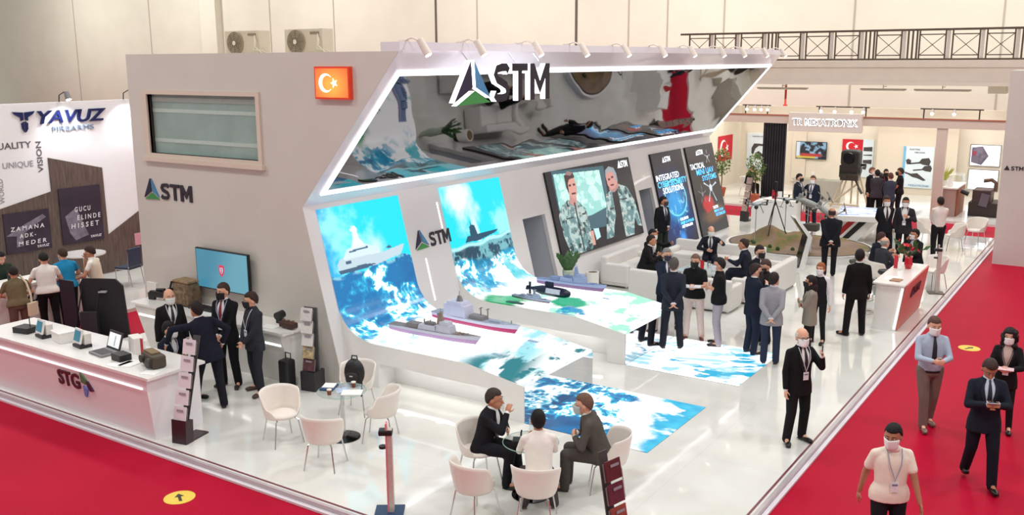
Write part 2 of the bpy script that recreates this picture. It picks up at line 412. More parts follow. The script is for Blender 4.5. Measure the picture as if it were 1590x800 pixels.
# end wall with the office window
wx0, wx1, wz0, wz1 = -15.85, -12.84, 3.81, 4.92
mb = MB(); dY = (0, .1, 0); o = (0, Y0-.005, 0); ax, az = (1, 0, 0), (0, 0, 1)
mb.prism([(-16.42, 0), (wx0, 0), (wx0, 5.66), (-16.42, 5.66)], o, ax, az, dY)
mb.prism([(wx0, wz1), (wx1, wz1), (wx1, 5.66), (wx0, 5.66)], o, ax, az, dY)
mb.prism([(wx0, 0), (wx1, 0), (wx1, wz0), (wx0, wz0)], o, ax, az, dY)
ft = (5.66-ZCR)/2.6*2.25
mb.prism([(wx1, 0), (xw(0)-.006, 0), (XC-.006, ZCR), (XC+ft-.006, 5.66), (wx1, 5.66)], o, ax, az, dY)
struct('wall_left', mb, BW)
struct('wall_rear', MB().bx(-16.42, -16.3, Y0+.1, Y1, 0, 5.6), BW)
struct('wall_end', MB().bx(-16.3, -12.0, Y1-.1, Y1, 0, 5.6), BW)
struct('ceiling_stand', MB().bx(-16.3, -11.5, Y0+.1, Y1-.1, 5.52, 5.6), WHITE_M)
# window
wn = thing('office_window', 'wide tinted office window in pale frame high on the grey end wall', 'window', (-14.4, Y0, 3.73)); 
wn['kind'] = 'structure'
FR = M((212, 198, 184), .5, vary=.03)
mb = MB(); yo = Y0-.04
mb.bx(-16.01, wx0, yo, Y0+.1, 3.73, 5.0).bx(wx1, -12.75, yo, Y0+.1, 3.73, 5.0).bx(wx0, wx1, yo, Y0+.1, wz1, 5.0).bx(wx0, wx1, yo, Y0+.1, 3.73, wz0)
mb.bx(-16.05, -12.7, yo-.05, Y0, 3.66, 3.74)
mb.build('window_frame', FR, wn)
MB().bx(wx0, wx1, Y0+.10, Y0+.13, wz0, wz1).build('back_panel', M((168, 188, 183), .5, vary=.1, scale=2), wn)
for a, b_ in ((4.58, 4.65), (4.02, 4.09), (4.78, 4.86)): MB().bx(wx0, wx1, Y0+.09, Y0+.102, a, b_).build('reflection_band', M((206, 218, 213), .5), wn)  # pale bands painted in as reflections of the window glass
MB().bx(wx0, wx1, Y0+.05, Y0+.06, wz0, wz1).build('pane', GLASS, wn)

# sloped facade with two doorways
def strip(y0, y1, z0, z1, mb):
    mb.prism([(xw(z0), z0), (xw(z1), z1), (xw(z1)-.1, z1), (xw(z0)-.1, z0)], (0, y0, 0), ax, az, (0, y1-y0, 0)); return mb
mb = MB()
D1, D2 = (17.83, 18.79), (23.77, 24.6)
strip(Y0, D1[0], 0, ZCR, mb); strip(*D1, 1.98, ZCR, mb); strip(D1[1], D2[0], 0, ZCR, mb); strip(*D2, 1.96, ZCR, mb); strip(D2[1], Y1, 0, ZCR, mb)
FW = M((222, 219, 220), .2, coat=.4, vary=.015, scale=1.5)
struct('wall_facade', mb, FW)
mb = MB()
for a, b_ in (D1, D2):
    mb.bx(-12.5, -12.42, a-.05, b_+.05, 0, 2.1).bx(-12.42, xw(2)-.12, a-.08, b_+.08, 2.0, 2.06)
    for y_ in (a-.08, b_+.01): mb.prism([(-12.42, 0), (xw(0)-.11, 0), (xw(2)-.11, 2), (-12.42, 2)], (0, y_, 0), ax, az, (0, .07, 0))
struct('wall_doorway', mb, M((186, 190, 200), .5, vary=.02))
# projecting mirrored fascia
fas = thing('mirror_fascia', 'long overhanging mirrored fascia with glowing white border along the stand front', 'sign board', (XC, Y0, ZCR))
mb = MB(); mb.prism([(XC, ZCR), (-9.6, 5.67), (-9.6, 5.80), (-9.98, 5.80), (-9.98, 5.62), (-12.2, 5.6), (-12.2, 3.07)], (0, Y0, 0), ax, az, (0, Y1-Y0, 0))
mb.build('white_frame', M((226, 224, 232), .18, coat=.5, vary=.01), fas)
es = Vector((2.25, 0, 2.6)).normalized(); nf = Vector((2.6, 0, -2.25)).normalized(); ey = Vector((0, 1, 0))
def fpt(y, t, off=0): return Vector((XC, y, ZCR))+es*t+nf*off
ya, yb, ta, tb, lw = 11.62, 29.38, .27, 3.03, .085
mb = MB(); O = Vector((XC, 0, ZCR))
for p in ([(ya, ta), (yb, ta), (yb, ta+lw), (ya, ta+lw)], [(ya, tb-lw), (yb, tb-lw), (yb, tb), (ya, tb)], [(ya, ta+lw), (ya+lw, ta+lw), (ya+lw, tb-lw), (ya, tb-lw)], [(yb-lw, ta+lw), (yb, ta+lw), (yb, tb-lw), (yb-lw, tb-lw)]):
    mb.prism(p, O, ey, es, nf*.03)
mb.build('light_border', glow((248, 250, 255), 2.2), fas)
mm = bpy.data.materials.new('wavy_mirror_foil'); mm.use_nodes = True; nt = mm.node_tree; b = nt.nodes['Principled BSDF']
b.inputs['Base Color'].default_value = (.21, .20, .205, 1); b.inputs['Metallic'].default_value = 1; b.inputs['Roughness'].default_value = .03
tc = nt.nodes.new('ShaderNodeTexCoord'); n = nt.nodes.new('ShaderNodeTexNoise'); n.inputs['Scale'].default_value = .42; n.inputs['Detail'].default_value = 1.2; n.inputs['Distortion'].default_value = .5
bp = nt.nodes.new('ShaderNodeBump'); bp.inputs['Strength'].default_value = .35; bp.inputs['Distance'].default_value = .09
nt.links.new(tc.outputs['Object'], n.inputs['Vector']); nt.links.new(n.outputs['Fac'], bp.inputs['Height']); nt.links.new(bp.outputs['Normal'], b.inputs['Normal'])
mb = MB(); mb.prism([(ya+lw, ta+lw), (yb-lw, ta+lw), (yb-lw, tb-lw), (ya+lw, tb-lw)], O, ey, es, nf*.012); mb.build('mirror_panel', mm, fas)
# arm spotlights along its top edge
SPM = M((225, 215, 205), .4, vary=.02)
def spot(y, label):
    t = thing('arm_spotlight', label, 'lamp', (-9.62, y, 5.80), 0, 'spotlights along the top of the mirrored fascia')
    MB().bx(-9.72, -9.6, y-.05, y+.05, 5.80, 5.83).tube([(-9.66, y, 5.82), (-9.5, y, 5.86), (-9.32, y, 5.80)], .014).build('arm', SPM, t)
    a, b2 = Vector((-9.34, y-.01, 5.83)), Vector((-9.20, y+.02, 5.60))
    mb = MB(); mb.cyl(a, b2, .058, .062, 16); mb.build('housing', SPM, t, smooth=False)
    MB().cyl(b2+(b2-a)*.01, b2+(b2-a)*.04, .05, .05, 16).build('lens', glow((255, 250, 235), 6), t)
    return t
ys = [11.55, 13.02, 14.8, 16.5, 18.3, 20.1, 21.8, 23.7, 25.2, 27.0, 28.6]
ordn = ['first', 'second', 'third', 'fourth', 'fifth', 'sixth', 'seventh', 'eighth', 'ninth', 'tenth', 'farthest']
for i, y in enumerate(ys):
    if i == 0: sp0 = spot(y, 'first white arm spotlight at the near corner of the mirrored fascia')
    else: dup(sp0, (-9.62, y, 5.80), 0, ordn[i]+' white arm spotlight from the near corner of the mirrored fascia')
    l = bpy.data.lights.new('spot_beam', 'SPOT'); l.energy = 28; l.spot_size = 1.5; l.spot_blend = .6; l.shadow_soft_size = .05; l.color = (1, .96, .9)
    q = bpy.data.objects.new('spot_beam', l); q.location = (-9.42, y, 5.50); q.rotation_euler = Vector((-.15, 0, -1)).to_track_quat('-Z', 'Y').to_euler(); COL.objects.link(q)
# big letters hung in front of the fascia
sg = thing('company_sign', 'large illuminated logo and dark letters hung before the mirrored fascia', 'sign', (-9.5, 14, 4.78))
LIT = glow((250, 250, 255), 1.6); DK = M((28, 25, 40), .35, vary=0)
emblem((-9.5, 12.45, 4.80), (0, 1, 0), (0, 0, 1), .72, 1.04, sg, .11, LIT)
for k, (ch, ya_, wd) in enumerate((('S', 13.58, .50), ('T', 14.15, .52), ('M', 14.74, .68))):
    stm((-9.5, ya_, 4.81), (0, 1, 0), (0, 0, 1), .65, wd, DK, sg, .11, 'letter', ch, LIT)
MB().tube([(-9.5, 13.0, 5.5), (-9.75, 13.0, 5.78)], .01).tube([(-9.5, 14.4, 5.5), (-9.75, 14.4, 5.78)], .01).tube([(-9.5, 15.2, 5.5), (-9.75, 15.2, 5.78)], .01).build('bracket', CHROME, sg)
# flag light box
t = thing('flag_lightbox', 'glowing orange-red flag light box with white crescent and star', 'sign', (-10.95, Y0, 4.9))
fc = M((236, 70, 40), .4, vary=0)
m2 = bpy.data.materials.new('lit_flag'); m2.use_nodes = True; nt = m2.node_tree; b = nt.nodes['Principled BSDF']
b.inputs['Base Color'].default_value = C(200, 40, 30); b.inputs['Emission Strength'].default_value = .95
tc = nt.nodes.new('ShaderNodeTexCoord'); gr = nt.nodes.new('ShaderNodeTexGradient'); gr.gradient_type = 'QUADRATIC_SPHERE'; mp = nt.nodes.new('ShaderNodeMapping')
mp.inputs['Location'].default_value = (0, 0, -.23); mp.inputs['Scale'].default_value = (1.3, 1, 1.6)
mp.inputs['Location'].default_value = (0, 0, -.38)
rp = nt.nodes.new('ShaderNodeValToRGB'); rp.color_ramp.elements[0].color = C(238, 80, 50); rp.color_ramp.elements[1].color = C(255, 190, 80); rp.color_ramp.elements[1].position = .7
nt.links.new(tc.outputs['Object'], mp.inputs['Vector']); nt.links.new(mp.outputs[0], gr.inputs['Vector']); nt.links.new(gr.outputs['Fac'], rp.inputs['Fac']); nt.links.new(rp.outputs['Color'], b.inputs['Emission Color'])
MB().bx(-11.34, -10.58, Y0-.09, Y0, 4.91, 5.43).build('case', fc, t)
MB().bx(-11.31, -10.61, Y0-.1, Y0-.088, 4.94, 5.40).build('lit_face', m2, t)
def crescent(r, cx=0, cy=0, n=24):
    P = [(cx+r*cos(a), cy+r*sin(a)) for a in np.linspace(.645, 2*pi-.645, n)]
    Q = [(cx+r*.27+r*.8*cos(a), cy+r*.8*sin(a)) for a in np.linspace(2*pi-.85, .85, n)]
    return P+Q
def star(r, cx, cy): return [(cx+(r if k % 2 == 0 else r*.4)*cos(pi+k*pi/5), cy+(r if k % 2 == 0 else r*.4)*sin(pi+k*pi/5)) for k in range(10)]
def flagmark(o, right, up, dep, s, parent, mat, mirror=1):
    mb = MB(); mb.prism([(x*s, y*s) for x, y in crescent(.5)], o, right, up, dep); mb.build('crescent', mat, parent)
    mb = MB(); mb.prism([(x*s, y*s) for x, y in star(.27, .62, 0)], o, right, up, dep); mb.build('star', mat, parent)
flagmark((-11.08, Y0-.1, 5.17), ax, az, (0, -.008, 0), .3, t, glow((255, 250, 240), 1.4))

# logo on the end wall, logo between the two sea screens
t = thing('wall_logo', 'dark wall logo with three-colour pyramid on the grey end wall', 'sign', (-15.5, Y0, 2.9))
emblem((-16.17, Y0-.008, 2.91), ax, az, .40, .46, t, .02)
stm((-15.65, Y0-.008, 2.93), ax, az, .31, .92, M((38, 30, 44), .4, vary=0), t, .02)
ew = Vector((-KS, 0, 1)).normalized(); nw = Vector((1, 0, KS)).normalized()
def wpt(y, z, off=0): return Vector((xw(z), y, z))+nw*off
t = thing('wall_logo', 'wall logo with pyramid between the two curved sea screens', 'sign', wpt(14.6, 1.9))
emblem(wpt(13.99, 1.91, .004), ey, ew, .37, .42, t, .018)
stm(wpt(14.47, 1.91, .004), ey, ew, .28, .66, M((38, 30, 44), .4, vary=0), t, .012)
for y, z0, z1, l in ((14.93, 2.2, 2.72, 'upper thin painted reflection line on the wall above the pyramid logo'), (14.22, .9, 1.72, 'lower thin painted reflection line on the wall below the pyramid logo')):
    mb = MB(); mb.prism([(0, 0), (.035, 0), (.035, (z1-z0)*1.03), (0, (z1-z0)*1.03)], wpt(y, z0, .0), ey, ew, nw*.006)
    tag(mb.build('glow_strip', glow((250, 248, 255), 1.6)), l, 'lamp')  # glowing strips stand in for reflections on the glossy facade

# curved LED screens with their tables, mirrored ends and floor screens
def bez(a, b, c, n): return [(a[0]*(1-t)**2+2*b[0]*t*(1-t)+c[0]*t*t, a[1]*(1-t)**2+2*b[1]*t*(1-t)+c[1]*t*t) for t in [i/n for i in range(n+1)]]
prof = [(xw(2.99), 2.99)]+bez((xw(1.3), 1.3), (-11.18, .80), (-10.55, .79), 14)+[(-8.62, .79), (-7.54, .605)]
pa = np.array(prof); seg = np.hypot(*(pa[1:]-pa[:-1]).T); cs = np.r_[0, np.cumsum(seg)]; SL = cs[-1]
def pat(s, off=0):
    s = min(max(s, 0), SL); k = min(np.searchsorted(cs, s, side='right')-1, len(seg)-1); f = (s-cs[k])/seg[k]
    p = pa[k]*(1-f)+pa[k+1]*f; 
    dd = (pa[min(k+1, len(pa)-1)]-pa[k])/seg[k]; return p[0]-dd[1]*off, p[1]+dd[0]*off
MIR = M((214, 216, 220), .04, 1, vary=0)
def table(y0, y1, name, label, flabel, art, fart, tx, fx1, gname):
    t = thing(name, label, 'screen', (-9, (y0+y1)/2, 0))
    body = [(x, z-.015) for x, z in prof[1:]]
    inner = [(xw(1.3)-.05, 1.3-.02)]+body[1:]
    low = .44
    back = inner+[(-7.54, 0), (-11.3, 0)]
    mb = MB(); mb.prism(back, (0, y0+.4, 0), ax, az, (0, y1-y0-.4, 0))
    mb.prism(inner+[(-7.54, low), (-11.2, low)], (0, y0, 0), ax, az, (0, .4, 0))
    mb.bx(-11.35, -10.5, y0, y0+.4, 0, low).bx(-7.9, -7.54, y0, y0+.4, 0, low)
    mb.build('table_body', WHITE, t)
    for x in (-10.05, -9.35, -8.6): MB().cyl((x, y0+.2, low-.012), (x, y0+.2, low-.002), .05, n=12).build('downlight', glow((255, 255, 250), 4), t)
    area('niche_lamp', (-9.2, y0+.2, low-.03), 2.2, 2.5, (1, 1, 1), sy=.1)
    nu, nv = 170, 430
    U, V = np.meshgrid(np.linspace(0, 1, nu+1), np.linspace(0, 1, nv+1)); img = art(U*(y1-y0), V*SL)
    screen('led_screen', lambda u, v: (pat(v*SL, .012)[0], y0+u*(y1-y0), pat(v*SL, .012)[1]), nu, nv, img, t, 1.25)
    MB().bx(-7.54, -7.525, y0, y1, .0, .59).build('mirror_end', MIR, t)
    nu, nv = 150, 150; X, Y = np.meshgrid(np.linspace(0, 1, nu+1), np.linspace(0, 1, nv+1)); img = fart(X, Y)
    f = thing('floor_screen', flabel, 'screen', ((-7.52+fx1)/2, (y0+y1)/2, .002))
    MB().bx(-7.52, fx1, y0, y1, .0005, .004).build('screen_frame', BLACKG, f)
    screen('led_screen', lambda u, v: (fx1+(-7.52-fx1)*u, y0+v*(y1-y0), .006), nu, nv, img, f, 1.25)
    return t
CY, WHT, BLU, NAV, TEAL = rgb(0, 214, 236), rgb(255, 255, 255)*1.15, rgb(0, 112, 172), rgb(0, 66, 140), rgb(10, 150, 168)
def sea(x, y, foam, s, base, deep):
    """blue water with cyan veins and white foam; foam in 0..1 is how much is white"""
    wx = fbm(x*1.3, y*1.3, 4, s)*2.2; wy = fbm(x*1.3+9, y*1.3+4, 4, s+1)*2.2
    r = ridge(x*1.5+wx, y*1.5+wy, 5, s+3); f = ridge(x*5+wy, y*5-wx, 5, s+9); big = fbm(x*.9+wx*.3, y*.9, 3, s+13)
    im = mix(np.broadcast_to(deep, x.shape+(3,)), base, ss(.35, .65, fbm(x*1.1, y*1.1, 4, s+5)))
    v = r*.5+f*.36+big*.30; t = .93-.42*foam
    im = mix(im, rgb(20, 150, 205), ss(t-.12, t-.04, v)*.8)
    im = mix(im, rgb(60, 205, 228), ss(t-.05, t+.0, v))
    im = mix(im, WHT, ss(t+.005, t+.035, v))
    return im
SHIPW, SHIPD = rgb(205, 225, 232), rgb(60, 90, 120)
def art1(y, s):
    sky = mix(np.broadcast_to(CY, y.shape+(3,)), rgb(40, 150, 215), ss(.55, .0, y)*.8)
    sky = mix(sky, rgb(150, 240, 250), ss(.52, .75, fbm(y*1.6, s*1.6, 5, 2))*.9*ss(1.0, .5, abs(y-.6)))
    sky = mix(sky, rgb(215, 240, 240), ss(.5, 0, np.hypot(y-1.25, (s-.85)*1.0)+.25*fbm(y*5, s*5, 4, 8))*.9)
    foam = np.clip(ss(1.95, 2.7, s)*.75+.36*np.exp(-((y-1.05-.35*(s-1.2))/.38)**2)*ss(1.15, 1.4, s)+.18+.10*ss(1.5, 2.1, y), 0, 1)
    im = sea(y, s, foam, 4, BLU, rgb(0, 78, 134))
    im = mix(im, WHT, ss(2.35, 2.8, s+.12*(y-1)+.5*(fbm(y*3, s*2, 4, 12)-.5)))
    im = mix(im, rgb(0, 205, 225), ss(.66, .80, fbm(y*1.7, s*1.5, 5, 21))*ss(2.4, 2.9, s)*.6)
    tl = ss(4.1, 5.0, s+.9*(fbm(y*1.5, s*1.1, 5, 33)-.5)+.25*(y-1)); im = mix(im, rgb(60, 190, 205), tl*.75*ss(.35, .55, fbm(y*1.2+s, s*2.6, 5, 35)))
    im = mix(im, rgb(20, 118, 128), ss(4.85, 5.35, s-.3*(y-1.6)+.5*(fbm(y*2.6, s*2, 5, 41)-.5))*ss(.40, .50, fbm(y*1.1+s, s*4.6, 5, 44)))
    im = mix(im, WHT, ss(5.35, 5.75, s+.35*y-.2)*ss(.5, .62, ridge(y*3, s*3, 4, 50))*.7)
    hz = 1.19+.04*np.sin(y*3.1)+.03*np.sin(y*9)-.05*ss(1.5, 2.1, y)
    im = np.where((s < hz)[..., None], sky, im)
    im = mix(im, rgb(150, 225, 235), ss(.05, .0, abs(s-hz-.02))*.7*ss(.4, .6, fbm(y*8, s*8, 3, 3)))
    # patrol ship picture
    for P, c in (([(.20, 1.02), (.30, .93), (1.45, .98), (2.05, .92), (1.90, 1.10), (1.2, 1.18), (.23, 1.20)], rgb(186, 206, 216)), ([(.20, 1.13), (.9, 1.12), (1.2, 1.16), (.9, 1.2), (.23, 1.2)], SHIPD),
                 ([(.36, .96), (.50, .80), (.68, .76), (.92, .74), (1.05, .78), (1.28, .86), (1.38, .98)], SHIPW), ([(.62, .80), (.72, .62), (.74, .40), (.84, .40), (.88, .64), (1.0, .78)], rgb(224, 236, 240)),
                 ([(.70, .44), (.88, .44), (.88, .49), (.70, .49)], rgb(236, 240, 244)), ([(.55, .83), (1.05, .81), (1.05, .84), (.55, .86)], SHIPD), ([(1.5, .93), (1.62, .88), (1.68, .94)], SHIPD),
                 ([(.42, 1.0), (.55, 1.0), (.55, 1.05), (.42, 1.05)], SHIPD)): paint(im, y, s, P, c)
    return im
def art2(y, s):
    sky = np.broadcast_to(CY, y.shape+(3,)).copy()
    sm = np.hypot((y-.55-.25*s)/.75, (s-.35)/.9)+.9*(fbm(y*2.2, s*2.2, 5, 61)-.5)
    sky = mix(sky, rgb(235, 250, 250), ss(.85, .25, sm))
    sky = mix(sky, rgb(215, 245, 248), ss(.10, .03, abs(y-.85-.12*s+.1*(fbm(s*4, y, 3, 6)-.5)))*ss(.5, .9, s)*.8)
    sky = mix(sky, rgb(160, 240, 250), ss(.5, .2, np.hypot(y-2.05, s-.95)+.6*(fbm(y*4, s*4, 4, 66)-.5))*.8)
    foam = np.clip(.3+.35*ss(1.5, 1.9, s), 0, 1)
    im = sea(y*1.2, s*1.2, foam, 71, rgb(0, 150, 190), rgb(0, 110, 150))
    dk = ss(.12, .02, np.abs(s-1.42+.06*np.sin(y*4))-.10-.12*(fbm(y*4, s*4, 4, 77)-.3))
    im = mix(im, rgb(12, 58, 78), dk*.95)
    im = mix(im, rgb(120, 190, 200), dk*ss(.6, .7, ridge(y*4, s*4, 4, 79))*.8)
    im = mix(im, WHT, ss(2.05, 2.9, s+.8*(fbm(y*4, s*4, 5, 83)-.5)))
    im = mix(im, rgb(0, 190, 205), ss(.60, .68, fbm(y*3, s*2.4, 5, 85))*ss(1.6, 1.9, s)*ss(2.7, 2.2, s)*.9)
    g1 = ss(.75, .45, np.hypot((y-.25)/.7, (s-2.95)/.75)+.6*(fbm(y*3, s*3, 5, 88)-.5)); im = mix(im, rgb(0, 150, 84), g1)
    im = mix(im, rgb(6, 80, 60), g1*ss(.6, .7, fbm(y*7, s*4, 4, 90)))
    g2 = ss(.75, .45, np.hypot((y-.75)/.7, (s-4.15)/.6)+.7*(fbm(y*3.2, s*3.2, 5, 92)-.5)); im = mix(im, rgb(0, 160, 110), g2)
    b2 = ss(.7, .5, np.hypot((y-.28)/.45, (s-4.55)/.5)+.9*(fbm(y*5, s*5, 4, 96)-.5)); im = mix(im, rgb(0, 140, 185), b2)
    g3 = ss(.58, .68, fbm(y*2.3, s*2.8, 5, 99))*ss(3.1, 3.6, s); im = mix(im, rgb(110, 225, 180), g3*.8)
    hz = 1.26-.07*ss(.8, 2.2, y)+.02*np.sin(y*8)
    im = np.where((s < hz)[..., None], sky, im); im = mix(im, rgb(170, 235, 240), ss(.06, .01, abs(s-hz-.04)))
    for P in ([(.50, 1.22), (.62, 1.10), (1.75, 1.10), (1.62, 1.16), (1.0, 1.24)], [(.72, 1.12), (.74, .92), (.80, .88), (.92, .90), (.98, 1.12)], [(.78, .93), (.80, .80), (.82, .80), (.82, .93)]): paint(im, y, s, P, rgb(14, 70, 96))
    return im
def fart1(x, y):
    X, Y = (1-x)*2.08, y*2.17
    im = sea(X*1.4, Y*1.4, np.clip(.30+.12*X, 0, 1), 101, rgb(0, 106, 164), rgb(0, 78, 132))
    d = X+.28*(Y-1.1)+.7*(fbm(X*2.4, Y*2.4, 5, 105)-.5)
    im = mix(im, WHT, ss(1.0, 1.15, d))
    im = mix(im, mix(np.broadcast_to(rgb(0, 150, 200), X.shape+(3,)), rgb(70, 200, 230), fbm(X*5, Y*5, 4, 110)), ss(1.45, 1.75, d)*ss(.40, .52, fbm(X*1.8, Y*3, 4, 108)+.18*(X-1.4)))
    return im
def fart2(x, y):
    X, Y = (1-x)*2.1, y*2.2
    im = np.broadcast_to(WHT, x.shape+(3,)).copy()
    im = mix(im, rgb(110, 195, 215), ss(.54, .66, fbm(X*2+Y, Y*6-X*2, 5, 111))*.8)
    im = mix(im, rgb(0, 165, 205), ss(.62, .72, fbm(X*2.4+Y, Y*5-X*2, 5, 115)+.10*(X-1)))
    return im
table(11.65, 13.82, 'curved_led_screen', 'near curved sea screen with patrol ship picture flowing onto a low table', 'lit floor screen of blue sea and foam near the seated men', art1, fart1, 0, -5.44, '')
table(15.07, 17.25, 'curved_led_screen', 'farther curved sea screen with submarine picture and green-flecked table', 'lit floor screen of white foam under the standing men', art2, fart2, 0, -5.36, '')

# video wall with two soldiers
vw = thing('video_wall', 'large video wall showing two people in camouflage before a map', 'screen', wpt(21.2, .84))
def vart(a, b):
    im = np.broadcast_to(rgb(22, 24, 34), a.shape+(3,)).copy()
    n1, n2 = fbm(a*40, b*20, 5, 131), fbm(a*16, b*9, 5, 137)
    fr = inpoly(a, b, [(.065, .0), (.66, .05), (.64, .40), (.62, .78), (.36, .76), (.06, .45)]); im[fr] = rgb(60, 96, 110)
    mp = inpoly(a, b, [(.08, .04), (.60, .09), (.60, .55), (.40, .60), (.32, .60), (.07, .56)])
    col = mix(np.broadcast_to(rgb(170, 240, 226), a.shape+(3,)), rgb(225, 250, 236), n1); col = mix(col, rgb(110, 190, 190), ss(.66, .74, ridge(a*9, b*5, 4, 139))*.6); im[mp] = col[mp]
    def camo(P, sd):
        k = inpoly(a, b, P); q = fbm(a*34, b*17, 4, sd); c = mix(np.broadcast_to(rgb(96, 134, 138), a.shape+(3,)), rgb(176, 200, 196), ss(.45, .6, q)); c = mix(c, rgb(40, 66, 70), ss(.56, .66, fbm(a*26, b*13, 4, sd+5)))
        c = mix(c, rgb(214, 214, 206), ss(.6, .72, fbm(a*20, b*20, 4, sd+9))*.6); im[k] = c[k]
    camo([(.17, .36), (.27, .38), (.35, .50), (.36, .72), (.345, .99), (.10, .99), (.06, .76), (.05, .51), (.10, .41)], 151)
    camo([(.62, .40), (.72, .35), (.80, .31), (.90, .37), (.96, .55), (.995, .91), (.94, .88), (.92, .76), (.87, .98), (.76, .98), (.75, .54), (.66, .75), (.61, .93), (.52, .93), (.58, .60)], 163)
    for P, c in (([(.70, .40), (.77, .38), (.77, .58), (.755, .99), (.67, .99), (.69, .60)], rgb(24, 30, 40)), ([(.19, .40), (.21, .28), (.28, .30), (.27, .40), (.24, .45)], rgb(196, 140, 134)),
                 ([(.205, .13), (.25, .09), (.295, .13), (.302, .22), (.295, .31), (.25, .37), (.205, .30)], rgb(214, 158, 146)), ([(.19, .22), (.19, .08), (.235, .03), (.29, .06), (.30, .12), (.235, .13), (.215, .17), (.205, .30)], rgb(66, 48, 50)),
                 ([(.2, .07), (.235, .03), (.29, .06), (.26, .09)], rgb(150, 120, 118)), ([(.67, .36), (.68, .30), (.79, .28), (.80, .34), (.73, .40)], rgb(176, 130, 128)),
                 ([(.66, .20), (.68, .12), (.74, .10), (.79, .18), (.795, .28), (.75, .35), (.70, .36), (.665, .30)], rgb(206, 146, 138)), ([(.655, .20), (.67, .11), (.72, .07), (.78, .10), (.80, .18), (.80, .27), (.775, .27), (.77, .17), (.72, .13), (.68, .15)], rgb(150, 160, 168)),
                 ([(.39, .76), (.45, .77), (.455, .88), (.40, .90)], rgb(190, 235, 245)), ([(.35, .78), (.385, .78), (.38, .95), (.35, .95)], rgb(214, 158, 146))): paint(im, a, b, P, c)
    for cx, cy, w_, h in ((.232, .20, .012, .010), (.278, .20, .012, .010), (.255, .30, .022, .010), (.695, .23, .014, .011), (.74, .21, .014, .011), (.72, .305, .022, .010)):
        im[(abs(a-cx) < w_) & (abs(b-cy) < h)] = rgb(70, 36, 40)
    for x0, y0, x1, y1 in ((.235, .40, .25, .98), (.30, .55, .34, .57), (.12, .56, .20, .575), (.80, .50, .87, .52), (.63, .58, .68, .6)):
        im[(a > x0) & (a < x1) & (b > y0) & (b < y1)] = rgb(36, 52, 56)
    return im
nu, nv = 420, 205; A, B = np.meshgrid(np.linspace(0, 1, nu+1), np.linspace(0, 1, nv+1))
VY0, VY1, VZ1, VZ0 = 19.08, 23.45, 2.90, .84
mb = MB(); mb.prism([(0, 0), (VY1-VY0, 0), (VY1-VY0, (VZ1-VZ0)*1.033), (0, (VZ1-VZ0)*1.033)], wpt(VY0, VZ0, .002), ey, ew, nw*.05); mb.build('case', BLACK, vw)
screen('led_screen', lambda u, v: wpt(VY0+u*(VY1-VY0), VZ1+(VZ0-VZ1)*v, .056), nu, nv, vart(A, B), vw, 1.15)
LW = glow((245, 250, 255), 1.2)
MB().prism([(0, 0), (.2, 0), (.12, .2)], wpt(22.72, 2.66, .058), ey, ew, nw*.003).build('emblem', LW, vw)
stm(wpt(22.92, 2.66, .058), ey, ew, .18, .38, LW, vw, .003)
# two tall posters
def poster(y0, y1, label, art, lines):
    t = thing('tall_poster', label, 'poster', wpt((y0+y1)/2, .12)); z0, z1 = .14, 2.86
    mb = MB(); mb.prism([(0, 0), (y1-y0, 0), (y1-y0, (z1-z0)*1.033), (0, (z1-z0)*1.033)], wpt(y0, z0, .002), ey, ew, nw*.05); mb.build('case', BLACK, t)
    nu, nv = 110, 140; A, B = np.meshgrid(np.linspace(0, 1, nu+1), np.linspace(0, 1, nv+1))
    screen('led_screen', lambda u, v: wpt(y0+.02+u*(y1-y0-.04), z1+(z0-z1)*v, .056), nu, nv, art(A, B), t, 1.1)
    for tx, a0, a1, zb, h, c in lines:
        if tx == 'STM': stm(wpt(y0+a0*(y1-y0), zb, .059), ey, ew, h, (a1-a0)*(y1-y0), glow(c, 1.15), t, .003); continue
        lettering(tx, wpt(y0+a0*(y1-y0), zb, .059), ey, ew, h, glow(c, 1.15), t, width=(a1-a0)*(y1-y0), depth=.003, bold=.012)
    return t
def pa1(a, b):
    im = np.broadcast_to(rgb(20, 24, 36), a.shape+(3,)).copy(); n = fbm(a*6, b*8, 5, 201)
    im = mix(im, rgb(10, 60, 130), ss(1.15, .2, np.hypot((a-.45)/.7, (b-.62)/.46)+.4*(n-.5)))
    im = mix(im, rgb(20, 165, 235), ss(1.25, .35, np.hypot((a-.5)/.36, (b-.57)/.22)+.7*(fbm(a*9, b*12, 4, 205)-.5))*.85)
    sh = np.abs(np.hypot((a-.52)/.34, (b-.5)/.19)-1); im = mix(im, rgb(120, 240, 255), ss(.07, .01, sh)*.9)
    im = mix(im, rgb(170, 240, 255), ss(.76, .86, ridge(a*7, b*9, 4, 208))*ss(.9, .4, np.hypot((a-.5)/.5, (b-.6)/.4))*.7)
    return mix(im, rgb(60, 160, 255), ss(.16, .0, np.hypot((a-.5), (b-.93)*1.4)))
def pa2(a, b):
    im = np.broadcast_to(rgb(34, 33, 40), a.shape+(3,)).copy(); n = fbm(a*5, b*6, 5, 221)
    im = mix(im, rgb(120, 84, 50), ss(.9, .3, np.hypot((a-.6)/.6, (b-.8)/.14)+.5*(n-.5))*.8)
    im = mix(im, rgb(190, 40, 44), ss(.9, .45, np.hypot((a-.45)/.3, (b-.67)/.12)+.7*(fbm(a*7, b*8, 4, 225)-.5)))
    def star_(cx, cy, s, c):
        r = np.hypot(a-cx, (b-cy)*1.25); th = np.arctan2((b-cy)*1.25, a-cx); im[(r < s*.22) | ((r < s) & (np.abs(np.sin(th*2.5+.6)) < .10+.03*s/np.maximum(r, .01)))] = c
    star_(.62, .50, .24, rgb(205, 220, 232)); star_(.28, .545, .14, rgb(120, 124, 132)); star_(.72, .15, .10, rgb(200, 205, 210))
    return im
